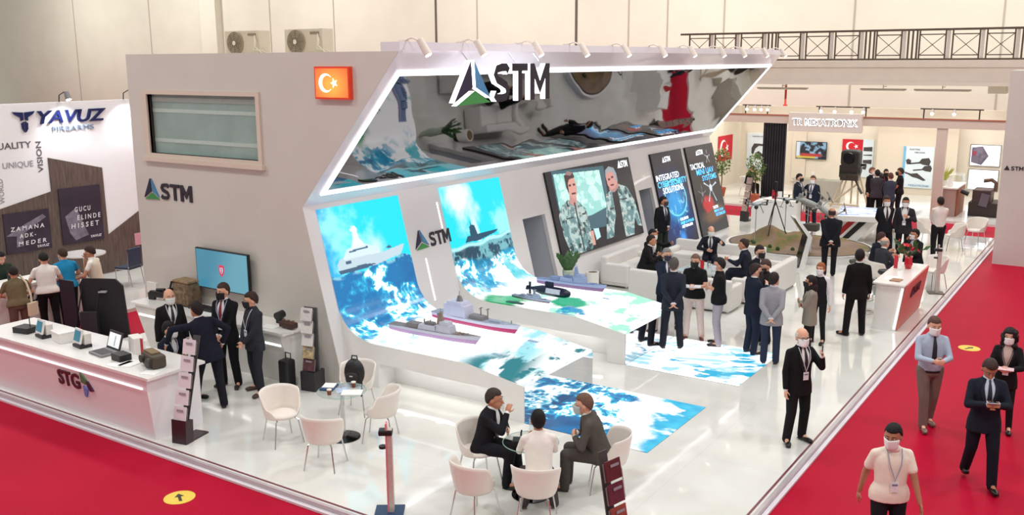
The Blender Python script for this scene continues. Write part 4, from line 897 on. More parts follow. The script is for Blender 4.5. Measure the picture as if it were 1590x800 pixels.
t = thing('showcase_table', 'long pale glass showcase table behind the two suited men', 'table', (-10.6, 38.2, 0))
MB().bx(-11.6, -9.7, 37.9, 38.6, 0, .8).build('body', M((196, 190, 178), .4, vary=.03), t); MB().bx(-11.65, -9.65, 37.85, 38.65, .8, .84).build('top', GLASS, t); MB().cyl((-10.9, 38.2, .84), (-10.9, 38.2, 1.1), .05, .03).build('lamp', WHITE_M, t)
# ------------------------------------------------------------------ furniture of the main stand
# counter with the STG mark
t = thing('reception_counter', 'long white counter with STG letters along the red carpet edge', 'counter', (-13.6, 8.3, 0))
mb = MB()
P = [(8.10, 0), (8.95, 0), (8.95, .97), (8.02, .97), (8.02, .80)]
mb.prism(P, (-16.15, 0, 0), ys_, zs_, (4.4, 0, 0)); mb.build('body', M((240, 236, 240), .3, coat=.2, vary=.01), t)
MB().bx(-16.35, -11.66, 7.98, 9.0, .97, 1.01).build('worktop', WHITE, t)
mb = MB(); mb.prism([(8.0, .84), (8.012, .84), (8.03, .62), (8.018, .62)], (-16.1, 0, 0), ys_, zs_, (4.3, 0, 0)); 
MB().bx(-16.1, -11.85, 8.0, 8.021, .80, .818).build('glow_strip', glow((255, 252, 255), 1.1), t)
fu = Vector((0, -(8.22-8.02)/.62, 1)).normalized()
def stgp(x, z): return Vector((x, 8.22-(.20)*z/.62-.003, z))
SU = Vector((0, -.08, .80)).normalized()
lettering('STG', (-14.06, 8.048, .49), ax, SU, .24, M((84, 22, 40), .5, vary=0), t, width=.58, depth=.02, bold=.02)
for P, c in (([(0, .20), (.15, .08), (.12, .0), (0, .02)], (80, 124, 84)), ([(.18, .07), (.30, -.08), (.20, -.10), (.14, -.02)], (70, 26, 66)), ([(.03, -.03), (.14, -.08), (.08, -.22), (.03, -.20)], (110, 130, 200))):
    MB().prism(P, (-13.42, 8.037, .60), ax, SU, Vector(ax).cross(SU)*.02).build('mark_facet', M(c, .5, vary=0), t)
# items on it
def onbox(name, label, cat, c, d, rz, mat, extra=None):
    t = thing(name, label, cat, c, rz); MB().box((0, 0, d[2]/2), d).build('body', mat, t, local=True, bevel=.008)
    if extra: extra(t)
    return t
ZT = 1.01
def tablet(t):
    q = Matrix.Rotation(R(-15), 3, 'X')
    MB().box((0, -.05, .19), (.26, .03, .24), mat=q).build('casing', M((226, 224, 220), .4), t, local=True, bevel=.01)
    MB().box((0, -.069, .195), (.20, .004, .17), mat=q).build('display', glow((44, 110, 130), .5), t, local=True)
    MB().box((0, .05, .12), (.22, .12, .2)).build('rear_housing', M((216, 212, 206), .5), t, local=True, bevel=.01)
t = onbox('rugged_tablet', 'pale rugged tablet with teal display, left of the white box', 'tablet', (-15.0, 8.4, ZT), (.28, .2, .05), R(-8), BLACK, tablet)
t = onbox('rugged_tablet', 'pale rugged tablet with teal display, right of the white box', 'tablet', (-13.95, 8.42, ZT), (.28, .2, .05), R(-8), BLACK, tablet)
onbox('equipment_case', 'flat black device lying at the left end of the STG counter', 'device', (-15.55, 8.4, ZT), (.34, .26, .10), R(12), BLACK, lambda t: MB().cyl((.1, 0, .1), (.1, 0, .26), .008).build('antenna', BLACK, t, local=True))
onbox('white_box', 'small white box between the two rugged tablets', 'box', (-14.5, 8.45, ZT), (.34, .28, .17), R(-10), WHITE_M, lambda t: MB().box((0, 0, .172), (.36, .30, .01)).build('lid', WHITE, t, local=True))
t = thing('laptop', 'open rugged grey laptop showing a white page on the STG counter', 'laptop', (-13.3, 8.48, ZT), R(-6))
MB().box((0, -.1, .02), (.40, .30, .035)).build('keyboard_base', M((132, 130, 132), .5), t, local=True, bevel=.006); MB().box((0, -.12, .039), (.33, .2, .004)).build('keys', M((70, 70, 74), .6), t, local=True)
q = Matrix.Rotation(R(-18), 3, 'X'); MB().box((0, .1, .17), (.40, .025, .29), mat=q).build('lid', M((46, 44, 46), .5), t, local=True, bevel=.005)
MB().box((0, .086, .175), (.34, .004, .22), mat=q).build('display', glow((206, 210, 212), .8), t, local=True); MB().box((.03, .08, .17), (.012, .004, .16), mat=q).build('drawn_line', M((110, 112, 116), .5), t, local=True)
onbox('black_box', 'small black instrument box in front of the white case', 'device', (-12.78, 8.33, ZT), (.26, .2, .11), R(-6), BLACK)
t = onbox('white_case', 'rounded white case behind the laptop on the STG counter', 'case', (-12.95, 8.72, ZT), (.3, .16, .26), R(-20), WHITE_M)
t = thing('desk_pennant_stand', 'small red and white upright card stand on the STG counter', 'card stand', (-12.62, 8.62, ZT), R(-10))
MB().box((-.05, 0, .14), (.09, .015, .28)).build('red_card', M((190, 20, 44), .5), t, local=True); MB().box((.06, -.01, .14), (.07, .015, .28)).build('white_card', PAPER, t, local=True); MB().box((0, 0, .008), (.24, .12, .016)).build('base', WHITE, t, local=True)
t = thing('binocular_case', 'brown and dark green optical device at the right end of the STG counter', 'optical device', (-12.1, 8.42, ZT), R(-14))
MB().box((0, 0, .11), (.46, .22, .2)).build('body', M((72, 62, 50), .6), t, local=True, bevel=.04); MB().cyl((.12, -.1, .1), (.12, -.16, .1), .075).build('lens_left', M((44, 42, 38), .5), t, local=True); MB().cyl((-.12, -.1, .12), (-.12, -.16, .12), .06).build('lens_right', M((52, 46, 40), .5), t, local=True)
MB().box((-.05, 0, .22), (.3, .14, .03)).build('top_plate', M((120, 100, 70), .6), t, local=True, bevel=.01)
for i, (x, y, a) in enumerate(((-12.5, 8.3, .2), (-12.35, 8.6, -.1), (-11.9, 8.25, .35), (-13.05, 8.55, -.3), (-12.65, 8.2, .1))):
    mb = MB(); mb.box((x, y, ZT+.004), (.24, .32, .006), rz=a)
    tag(mb.build('brochure', PAPER), 'white brochure lying flat on the STG counter', 'brochure', 'brochures on the STG counter')
# back counter along the grey wall
t = thing('wall_counter', 'white counter with sloping front along the grey end wall', 'counter', (-13.8, 11.1, 0))
mb = MB(); mb.prism([(10.98, 0), (11.35, 0), (11.35, .96), (10.72, .96), (10.72, .90)], (-15.85, 0, 0), ys_, zs_, (4.0, 0, 0)); mb.build('body', WHITE_M, t)
MB().bx(-15.95, -11.76, 10.68, 11.36, .96, 1.0).build('worktop', WHITE, t); MB().bx(-15.8, -11.9, 10.745, 10.775, .74, .77).build('glow_strip', glow((255, 253, 250), 1.5), t)
t = thing('rifle_display', 'black rifle shapes lying on the left of the back counter', 'rifle', (-15.45, 11.1, 1.0))
MB().box((-15.5, 11.05, 1.12), (.5, .08, .12), rz=.15).box((-15.72, 11.02, 1.07), (.16, .06, .14), rz=.15).box((-15.3, 11.1, 1.06), (.05, .06, .12)).build('receiver', BLACK, t, bevel=.01); MB().cyl((-15.3, 11.08, 1.14), (-14.95, 11.12, 1.22), .018).build('barrel', BLACK, t)
MB().cyl((-15.6, 11.05, 1.2), (-15.4, 11.08, 1.22), .03).build('scope', BLACK, t); MB().tube([(-15.75, 11.0, 1.0), (-15.75, 11.0, 1.15)], .01).build('stand_leg', BLACK, t)
t = thing('camouflage_backpack', 'brown camouflage field pack standing on the back counter', 'backpack', (-14.78, 11.12, 1.0))
CM = M((120, 98, 76), .85, vary=.45, scale=14, bump=.4)
mb = MB(); mb.box((-14.78, 11.12, 1.23), (.46, .34, .44)); mb.build('pack_body', CM, t, bevel=.06); MB().box((-14.78, 10.95, 1.18), (.34, .06, .24)).build('front_pocket', CM, t, bevel=.03); MB().box((-14.78, 11.12, 1.47), (.46, .3, .05)).build('lid', M((146, 120, 90), .8, vary=.3, scale=14), t, bevel=.02)
MB().tube([(-15.0, 10.96, 1.02), (-15.07, 10.94, 1.25), (-15.0, 10.96, 1.46)], .02).build('strap', BLACK, t)
t = thing('vertical_weapon', 'black stubby launcher standing left of the field pack', 'device', (-15.12, 11.1, 1.0)); MB().cyl((-15.14, 11.05, 1.0), (-15.1, 11.1, 1.42), .035).build('tube', BLACK, t); MB().box((-15.14, 11.02, 1.2), (.07, .08, .2)).build('grip', BLACK, t)
t = thing('flat_device', 'long flat black device lying right of the field pack', 'device', (-14.25, 11.1, 1.0)); MB().box((-14.2, 11.05, 1.03), (.75, .22, .06)).build('body', BLACK, t, bevel=.02); MB().cyl((-14.5, 11.05, 1.06), (-14.5, 11.05, 1.09), .06).build('knob', BLACK, t)
t = thing('red_card_stand', 'small red upright card on the back counter under the television', 'card stand', (-13.62, 11.12, 1.0)); MB().box((-13.62, 11.12, 1.14), (.11, .02, .27)).build('card', M((190, 20, 40), .5), t); MB().box((-13.62, 11.12, 1.005), (.13, .1, .01)).build('base', WHITE, t)
for x, y, a in ((-13.95, 10.9, .3), (-13.55, 10.86, -.2), (-12.3, 10.9, .15), (-12.1, 11.1, -.3)): tag(MB().box((x, y, 1.004), (.3, .22, .006), rz=a).build('brochure', PAPER), 'white brochure lying flat on the back counter', 'brochure', 'brochures on the back counter')
t = thing('black_scope', 'small black scope standing behind the two talking men', 'optical device', (-12.35, 11.18, 1.0)); MB().cyl((-12.35, 11.1, 1.13), (-12.35, 11.26, 1.15), .07).build('tube', BLACK, t); MB().box((-12.35, 11.18, 1.04), (.1, .1, .08)).build('mount', BLACK, t)
t = thing('brown_sight', 'brown weapon sight lying at the right end of the back counter', 'optical device', (-11.95, 11.0, 1.0)); MB().box((-11.95, 11.0, 1.07), (.34, .14, .1)).build('body', M((70, 44, 34), .5), t, bevel=.02)
for k in range(3): MB().cyl((-12.06+.11*k, 11.0, 1.12), (-12.06+.11*k, 11.0, 1.15), .03, n=10).build('dial', M((110, 84, 60), .5), t)
tag(MB().bx(-16.3, -16.0, Y0-.05, Y0-.006, 1.02, 1.22).build('wall_socket', WHITE_M), 'small white wall socket box above the rifles', 'socket')
# brochure racks
def rack(x, y, rz, n, label, mats, base, step=(.045, .24), w_=.24, kind=0, z0=.32):
    t = thing('brochure_rack', label, 'brochure rack', (x, y, 0), rz)
    if kind == 0:
        mb = MB(); mb.box((0, .12, .012), (w_, .5, .024)); mb.prism([(-.14, 0), (.02, 0), (.04, .34), (-.12, .36)], (-w_/2-.01, 0, 0), (0, 1, 0), (0, 0, 1), (w_+.02, 0, 0)); mb.build('base', base, t, local=True)
        MB().box((0, .0+step[0]*n/2+.03, z0+step[1]*n/2), (w_*.5, .015, step[1]*n+.1), mat=Matrix.Rotation(-atan2(step[0], step[1]), 3, 'X')).build('back_plate', M((70, 66, 68), .5), t, local=True)
    else:
        MB().box((0, .02, z0/2), (w_+.06, .3, z0)).build('base', base, t, local=True, bevel=.01); MB().box((0, .06, z0+step[1]*n/2), (w_+.02, .03, step[1]*n)).build('back_plate', M((90, 86, 88), .5), t, local=True)
    for k in range(n):
        yy, zz = -.06+step[0]*k, z0+step[1]*k; q = Matrix.Rotation(R(-12), 3, 'X')
        h = MB(); h.box((0, yy, zz+.11), (w_, .012, .2), mat=q); tr = h.build('tray', M((120, 116, 116), .4), t, local=True)
        h = MB(); h.box((0, yy-.016, zz+.125), (w_*.92, .014, .22), mat=q, m=0); h.box((w_*.05, yy-.025, zz+.18), (w_*.5, .004, .03), mat=q, m=1)
        h.build('brochure_pile', [mats[k % len(mats)], M((150, 140, 150), .5)], tr, local=True)
rack(-11.38, 8.34, R(12), 5, 'white brochure rack with dark foot at the end of the STG counter', [M((228, 220, 226), .4, vary=.02)], M((52, 30, 36), .35, vary=.05), step=(.075, .235))
rack(-11.44, 11.0, R(10), 5, 'brochure rack with pictured leaflets beside the back counter', [M((96, 60, 66), .5, vary=.4, scale=18), M((190, 170, 130), .5, vary=.4, scale=18), M((225, 222, 218), .5), M((222, 220, 216), .5), M((214, 212, 210), .5, vary=.1, scale=12)], M((40, 38, 42), .4), step=(.0, .22), kind=1, z0=.34)
rack(-4.30, 8.50, R(76), 4, 'rack of dark red booklets at the bottom edge near the seated men', [M((150, 60, 50), .5, vary=.2, scale=14), M((150, 66, 56), .5, vary=.2), M((96, 36, 52), .5, vary=.25, scale=14), M((92, 32, 40), .5, vary=.25, scale=14)], M((34, 30, 34), .4), step=(.05, .25), w_=.26)
rack(-11.3, 31.7, R(-20), 5, 'distant leaning brochure rack before the two potted trees', [M((176, 150, 140), .5, vary=.3, scale=14)], M((34, 32, 34), .4), step=(.05, .24))
t = thing('rolling_suitcase', 'black cabin suitcase standing beside the brochure rack', 'suitcase', (-11.72, 10.75, 0)); MB().box((-11.74, 10.72, .3), (.22, .22, .52)).build('shell', BLACK, t, bevel=.04); MB().tube([(-11.8, 10.76, .55), (-11.8, 10.76, .66), (-11.68, 10.76, .66), (-11.68, 10.76, .55)], .01).build('handle', BLACK, t)
for yy in (-.1, .1): MB().cyl((-11.76, 10.72+yy*.8, .03), (-11.72, 10.72+yy*.8, .03), .03, n=12).build('wheel', BLACK, t)
# tub chairs
SH = M((236, 228, 220), .45, coat=.15, vary=.01)
def tub_chair(x, y, rz, label, group='white tub chairs'):
    t = thing('tub_chair', label, 'chair', (x, y, 0), rz, group)
    def top(a):
        a = abs(a); s_ = lambda p, q_, v: max(0, min(1, (v-p)/(q_-p)))
        k = s_(1.35, 1.85, a); k = k*k*(3-2*k); k2 = s_(2.1, 2.5, a); k2 = k2*k2*(3-2*k2)
        return .80-.045*a*a*.5-k*.16-k2*.08
    def fn(u, v, off):
        a = (u-.5)*2*2.45; z0 = .40; z1 = top(a); z = z0+(z1-z0)*v
        rr = .225+.075*((z-.40)/.4)**.7*1.0; rr -= off; rx = rr*1.06
        return Vector((rx*sin(a), rr*cos(a)+.02, z))
    mb = MB(); mb.slab(fn, 44, 8, .018); mb.build('shell', SH, t, local=True, smooth=True)
    mb = MB(); mb.lathe([(.10, .385), (.20, .395), (.235, .425), (.225, .455), (.12, .465), (.0, .462)], (0, .0, 0), 32); mb.build('seat', SH, t, local=True, smooth=True)
    for sx in (-1, 1):
        for sy in (-1, 1): MB().tube([(sx*.13, sy*.13, .395), (sx*.17, sy*.17, .36), (sx*.225, sy*.225, .0)], .0105, 8).build('leg', CHROME, t, local=True)
    return t
c0 = tub_chair(-10.14, 9.12, R(70), 'empty white tub chair left of the glass table, nearest the dark suits')
def chair(x, y, rz, label, group='white tub chairs'): return dup(c0, (x, y, 0), rz, label, group)
# shell opens towards local -y; rz turns it
chair(-8.99, 8.83, R(200), 'empty white tub chair in front of the glass table, back to the red carpet')
chair(-9.0, 9.98, R(-62), 'empty white tub chair right of the glass table')
chair(-10.05, 10.62, R(18), 'white tub chair holding the black backpack')
chair(-6.93, 9.62, R(62), 'white tub chair under the man in the black suit')
chair(-5.68, 9.05, R(205), 'white tub chair under the man in the white shirt')
chair(-5.38, 10.32, R(-60), 'white tub chair under the man in the grey suit')
chair(-6.35, 8.72, R(168), 'empty white tub chair left of the man in the white shirt')
chair(-3.95, 24.6, R(-40), 'white tub chair behind the pink desk beside the tall plant', 'far white tub chairs')
chair(-4.35, 30.0, R(-70), 'far empty white tub chair nearest the queue post', 'far white tub chairs')
chair(-3.95, 31.3, R(-20), 'farthest empty white tub chair beside the grey pillar', 'far white tub chairs')
chair(-5.15, 30.3, R(80), 'far white tub chair behind the man in the white shirt', 'far white tub chairs')
chair(-5.0, 23.4, R(140), 'white tub chair under the grey-haired man at the pink desk', 'far white tub chairs')
chair(-5.35, 24.1, R(100), 'white tub chair under the man beside the grey-haired man', 'far white tub chairs')
# glass tables
def glass_table(x, y, label):
    t = thing('glass_table', label, 'table', (x, y, 0), 0, 'round glass tables')
    MB().lathe([(.36, .725), (.36, .735), (0, .735)], (0, 0, 0), 40).build('glass_top', GLASS, t, local=True); MB().tube([(.36*cos(a), .36*sin(a), .73) for a in np.linspace(0, 2*pi, 49)], .005, 6).build('glass_rim', M((150, 190, 180), .1, vary=0), t, local=True)
    MB().cyl((0, 0, .02), (0, 0, .725), .032).build('column', CHROME, t, local=True); MB().lathe([(.25, 0), (.25, .012), (.05, .03)], (0, 0, 0), 40).build('foot', M((70, 70, 72), .12, 1, vary=0), t, local=True)
glass_table(-9.5, 9.72, 'round glass table with papers and paper cups')
glass_table(-6.12, 9.62, 'round glass table between the three seated men')
def cup(x, y, z, l):
    t = thing('paper_cup', l, 'cup', (x, y, z)); MB().lathe([(.028, 0), (.036, .075), (.0, .07)], (x, y, z), 16).build('body', M((120, 66, 44), .6), t); MB().lathe([(.035, .07), (.038, .078), (.037, .088), (.0, .086)], (x, y, z), 16).build('rim', M((232, 222, 210), .5), t)
cup(-9.52, 9.48, .735, 'brown paper cup nearest the red carpet on the glass table'); cup(-9.45, 9.92, .735, 'brown paper cup beside the papers on the glass table')
tag(MB().box((-9.72, 9.68, .755), (.2, .26, .035), rz=.4).build('notebook', M((40, 78, 116), .5)), 'blue notebook on the left of the glass table', 'notebook')
tag(MB().box((-9.73, 9.70, .777), (.18, .2, .006), rz=.5).build('paper_sheet', PAPER), 'white sheet lying on the blue notebook', 'paper')
tag(MB().box((-9.3, 9.72, .741), (.3, .22, .012), rz=.6).build('paper_stack', PAPER), 'stack of white papers on the glass table', 'papers')
tag(MB().box((-9.5, 9.72, .739), (.18, .2, .006), rz=.9).build('leaflet', M((180, 196, 220), .5, vary=.2, scale=20)), 'pale blue leaflet between cup and papers', 'leaflet')
t = thing('backpack', 'black backpack standing on a white tub chair', 'backpack', (-10.02, 10.55, .465), R(20))
mb = MB(); mb.ell((0, 0, .22), (.17, .11, .23)); mb.build('body', BLACK, t, local=True, smooth=True); mb = MB(); mb.ell((0, -.09, .14), (.12, .05, .12)); mb.build('pocket', M((30, 30, 32), .6), t, local=True, smooth=True)
MB().tube([(-.05, .02, .42), (-.04, .02, .49), (.04, .02, .49), (.05, .02, .42)], .012).build('handle', BLACK, t, local=True); MB().tube([(.1, -.1, .3), (.17, -.12, .1), (.16, -.14, -.12)], .012).build('strap', BLACK, t, local=True)
MB().box((0, -.145, .2), (.05, .004, .02)).build('badge', M((190, 190, 190), .4), t, local=True)
# table stand and phone between the seated men
t = thing('sign_holder', 'clear upright sign holder on the glass table between seated men', 'sign holder', (-6.2, 9.85, .735)); MB().box((-6.2, 9.85, .85), (.16, .008, .22), rz=.6).build('sheet', GLASS, t); MB().box((-6.2, 9.85, .74), (.18, .08, .01), rz=.6).build('foot', GLASS, t)
t = thing('desk_calculator', 'small black upright card terminal on the glass table', 'terminal', (-6.2, 9.52, .735)); MB().box((-6.2, 9.52, .81), (.02, .12, .15), rz=.5).build('body', BLACKG, t); MB().box((-6.25, 9.58, .745), (.2, .16, .012), rz=.5).build('foot', BLACK, t)
# queue / sanitiser posts
def post(x, y, rz, label, col, txt=None):
    t = thing('sanitiser_post', label, 'sanitiser stand', (x, y, 0), rz)
    MB().box((0, 0, .01), (.36, .32, .02)).build('foot', M((40, 62, 96), .3) if txt else M((90, 84, 80), .3), t, local=True, bevel=.004)
    MB().box((.03, 0, .56), (.06, .10, 1.08)).build('column', M((206, 196, 188), .35, .3), t, local=True); MB().box((-.012, 0, .60), (.02, .10, 1.16)).build('front_plate', M(col, .5), t, local=True)
    MB().box((-.02, 0, 1.06), (.17, .13, .07)).build('dispenser', BLACK, t, local=True, bevel=.015); MB().cyl((-.06, 0, .85), (-.06, 0, .88), .05, n=8).build('drip_cup', BLACK, t, local=True)
    if txt: 
        W0 = WM[t.name]; r3 = W0.to_3x3(); p = W0 @ Vector((-.024, .02, .80)); lettering(txt, p, r3 @ Vector((0, 0, -1)), r3 @ Vector((0, -1, 0)), .04, M((90, 20, 40), .5, vary=0), t, width=.55, depth=.003, bold=.01)
post(-7.34, 8.26, R(35), 'pink fronted sanitiser post with black dispenser near the red carpet', (222, 130, 138), 'HIJYEN STANDI')
post(-3.78, 24.05, R(20), 'plain sanitiser post at the stage edge behind the pink desk', (196, 186, 180))
# desk with pink front
t = thing('info_desk', 'small white desk with salmon pink front beside the red aisle', 'desk', (-4.0, 21.2, 0))
mb = MB(); mb.prism([(-4.32, 0), (-3.86, 0), (-3.74, .97), (-4.28, .97)], (0, 20.05, 0), ax, az, (0, 2.35, 0)); mb.build('body', WHITE_M, t)
mb = MB(); mb.prism([(-3.86, .02), (-3.83, .02), (-3.70, .98), (-3.73, .98)], (0, 20.1, 0), ax, az, (0, 2.3, 0)); mb.build('front_panel', M((206, 112, 106), .5, vary=.03), t)
MB().bx(-4.36, -3.72, 20.0, 22.42, .97, 1.0).build('worktop', WHITE, t); mb = MB(); mb.prism([(-3.90, .05), (-3.87, .05), (-3.76, .92), (-3.79, .92)], (0, 20.03, 0), ax, az, (0, .02, 0)); mb.build('glow_strip', glow((255, 255, 255), 1.6), t)
fu2 = Vector((.13, 0, .96)).normalized()
stm(Vector((-3.745, 21.0, .60)), ys_, fu2, .2, .62, M((70, 20, 30), .5, vary=0), t, .02)
MB().prism([(0, 0), (.22, 0), (.11, .22)], (-3.745, 20.72, .60), ys_, fu2, (.02, 0, 0)).build('emblem', M((70, 20, 30), .5), t)
t = thing('flower_vase', 'red anthurium flowers in a red glass vase on the pink desk', 'flowers', (-4.02, 21.75, 1.0)); rnd = random.Random(9)
MB().lathe([(.06, 0), (.09, .1), (.07, .24), (.09, .28)], (-4.02, 21.75, 1.0), 18).build('vase', M((190, 16, 34), .2, coat=.5), t)
mb = MB(); fl_ = MB()
for k in range(26):
    a = rnd.uniform(0, 6.28); L = rnd.uniform(.2, .42); e = rnd.uniform(.5, 1.3); d = Vector((cos(a)*cos(e), sin(a)*cos(e), sin(e))); p = Vector((-4.02, 21.75, 1.26)); tip = p+d*L
    mb.tube([p, p+d*L*.5+Vector((0, 0, .03)), tip], .005, 5)
    s_ = d.orthogonal().normalized(); w2 = d.cross(s_)
    if k < 8:
        f = MB(); f.add([tip, tip+s_*.06+d*.02, tip+w2*.12+Vector((0, 0, .02)), tip-s_*.06+d*.02], [(0, 1, 2, 3)]); f.tube([tip, tip+Vector((0, 0, .05))], .008, 5); f.build('bloom', M((206, 26, 48), .4), t)
    else: mb.add([tip-d*.1, tip+s_*.05, tip+d*.12, tip-s_*.05], [(0, 1, 2, 3)])
mb.build('leaves', M((54, 92, 50), .5, vary=.25), t)
t = thing('desk_card_stand', 'small red and white card stand beside the anthuriums', 'card stand', (-4.2, 21.55, 1.0)); MB().box((-4.24, 21.55, 1.16), (.08, .015, .28)).build('red_card', M((196, 40, 56), .5), t); MB().box((-4.14, 21.5, 1.15), (.08, .015, .24)).build('white_card', PAPER, t); MB().box((-4.19, 21.53, 1.005), (.2, .1, .01)).build('base', WHITE, t)
tag(MB().box((-4.12, 20.6, 1.004), (.26, .34, .006), rz=.2).build('brochure', PAPER), 'white brochure at the near end of the pink desk', 'brochure'); tag(MB().box((-3.98, 20.4, 1.01), (.2, .26, .02), rz=-.1).build('wooden_tray', M((160, 112, 84), .5)), 'flat brown tray at the near corner of the pink desk', 'tray')
for i, (x, y) in enumerate(((-4.75, 21.3), (-4.62, 22.5))):
    t = thing('bar_stool', ('near', 'far')[i]+' chrome bar stool behind the pink desk', 'stool', (x, y, 0), 0, 'bar stools at the pink desk')
    MB().lathe([(.2, 0), (.2, .015), (.03, .03)], (x, y, 0)).build('foot', CHROME, t); MB().cyl((x, y, .03), (x, y, .66), .025).build('column', CHROME, t); MB().lathe([(.16, .66), (.19, .70), (.17, .75), (0, .75)], (x, y, 0)).build('seat', M((40, 38, 40), .5), t)
    MB().tube([(x+.15*cos(a), y+.15*sin(a), .3) for a in np.linspace(0, 2*pi, 21)], .01).build('foot_ring', CHROME, t)
# sofas
LE = M((224, 220, 216), .5, vary=.015)
def sofa(x, y, rz, L, label, seats=2, D=.78):
    t = thing('leather_sofa', label, 'sofa', (x, y, 0), rz, 'white leather sofas')
    MB().box((0, -.005, .20), (L-.03, D-.03, .31)).build('base', LE, t, local=True, bevel=.03); MB().box((0, D/2-.09, .41), (L-.012, .18, .68)).build('backrest', LE, t, local=True, bevel=.04)
    for sx in (-1, 1): MB().box((sx*(L/2-.08), -.012, .345), (.16, D-.03, .49)).build('armrest', LE, t, local=True, bevel=.04)
    wv = (L-.34)/seats
    for k in range(seats): MB().box((-L/2+.17+wv*(k+.5), -.08, .40), (wv-.01, D-.2, .14)).build('seat_cushion', LE, t, local=True, bevel=.035)
    for sx in (-1, 1):
        for sy in (-1, 1): MB().box((sx*(L/2-.08), sy*(D/2-.08), .05), (.04, .04, .1)).build('foot', CHROME, t, local=True)
    return t
sofa(-8.45, 19.85, R(180), 2.5, 'white leather sofa with its back to the sea tables', 3)
sofa(-10.55, 21.35, R(90), 1.9, 'white leather sofa below the video wall')
sofa(-9.1, 23.4, 0, 2.5, 'white leather sofa under the tall posters', 3)
sofa(-7.2, 21.75, R(-90), 2.5, 'white leather sofa nearest the terrain model', 3)
t = thing('coffee_table', 'low glass coffee table covered with cups between the sofas', 'table', (-8.75, 21.7, 0)); MB().bx(-9.3, -8.2, 21.25, 22.15, .40, .43).build('top', M((190, 200, 200), .1, vary=.03), t)
for sx in (-9.2, -8.3):
    for sy in (21.35, 22.05): MB().cyl((sx, sy, 0), (sx, sy, .4), .02, n=8).build('leg', CHROME, t)
for i, (x, y) in enumerate(((-8.6, 21.5), (-8.45, 21.7), (-8.9, 21.9), (-9.05, 21.5), (-8.7, 22.0))): tag(MB().lathe([(.03, 0), (.038, .09), (.03, .085), (.026, .01)], (x, y, .43), 12).build('drinking_glass', M((206, 214, 214), .15)), 'small clear glass on the low table between the sofas', 'glass', 'glasses on the low table')
t = thing('table_flag_card', 'small red and white card stand on the low sofa table', 'card stand', (-8.72, 21.6, .43)); MB().box((-8.74, 21.6, .56), (.09, .015, .24)).build('red_card', M((200, 24, 44), .5), t); MB().box((-8.64, 21.58, .55), (.07, .015, .2)).build('white_card', PAPER, t); MB().box((-8.7, 21.6, .435), (.2, .1, .01)).build('base', WHITE, t)
t = thing('leaf_vase', 'tall glass vase of green leaves behind the grey ship model', 'vase', (-10.72, 18.45, 0)); rnd = random.Random(5)
MB().lathe([(.09, 0), (.11, .3), (.13, .78), (.12, .80)], (-10.72, 18.45, 0)).build('glass_body', M((176, 190, 170), .15, vary=.1), t); mb = MB()
for k in range(46):
    a = rnd.uniform(0, 6.28); L = rnd.uniform(.25, .5); d = Vector((cos(a)*.55, sin(a)*.55, 1)).normalized(); p = Vector((-10.72, 18.45, .7)); s_ = d.orthogonal().normalized()*.05; mb.tube([p, p+d*L], .005, 4)
    for q_ in (.5, .75, 1): c_ = p+d*L*q_; mb.add([c_-d*.04, c_+s_, c_+d*.10, c_-s_], [(0, 1, 2, 3)])
mb.build('leaves', M((66, 104, 58), .5, vary=.3), t)
t = thing('waste_bin', 'small white cylinder bin with dark base near the sofa corner', 'bin', (-10.95, 20.05, 0)); MB().lathe([(.15, 0), (.15, .12)], (-10.95, 20.05, 0)).build('base', BLACK, t); MB().lathe([(.155, .12), (.155, .42), (.13, .42), (.13, .2)], (-10.95, 20.05, 0)).build('body', WHITE_M, t); MB().lathe([(.12, .4), (.12, .405)], (-10.95, 20.05, 0)).build('lid', M((120, 96, 60), .5), t)

# ------------------------------------------------------------------ ship models
def hull(mb, L, B, D, x0=0, bow=.18, m=0, m2=1, wl=.35):
    """hull along +x from stern to bow; keel at z 0, deck at z D with sheer"""
    rings = []; n = 18
    for i in range(n+1):
        u = i/n; w_ = B/2*(min(1, .72+.9*u) if u < .3 else 1)*(1-max(0, (u-.55)/.45)**2.2*.985); sh = D*(1+.22*max(0, (u-.6)/.4)**2); kx = 1-(.10*max(0, (u-.85)/.15)**1.2)
        kz = D*.12*max(0, .12-u)/.12+D*.0; X = x0+L*u
        f = lambda z: .0
        ring = []
        for (q, zz) in ((0, kz), (.55, kz+.04*D), (.82, D*wl), (.92, D*.62), (1, sh)): ring.append((X-L*bow*.35*max(0, (u-.8)/.2)*(1-zz/sh), w_*q, zz))
        ring += [(p[0], -p[1], p[2]) for p in ring[::-1][:-1]]
        rings.append(ring)
    k = len(rings[0]); o = len(mb.v); 
    for r in rings: mb.v += [tuple(p) for p in r]
    for j in range(n):
        for i in range(k):
            a, b_ = i, (i+1) % k; low = (min(a, b_) < 2 and max(a, b_) <= 2) or (a >= 6 and (b_ >= 6 or b_ == 0)) 
            mb.f.append((o+j*k+a, o+j*k+k+a, o+j*k+k+b_, o+j*k+b_)); mb.mi.append(m2 if low else (2 if (a == 4) else m))
    mb.f.append(tuple(o+i for i in range(k))); mb.mi.append(m); mb.f.append(tuple(o+n*k+i for i in range(k))[::-1]); mb.mi.append(m)
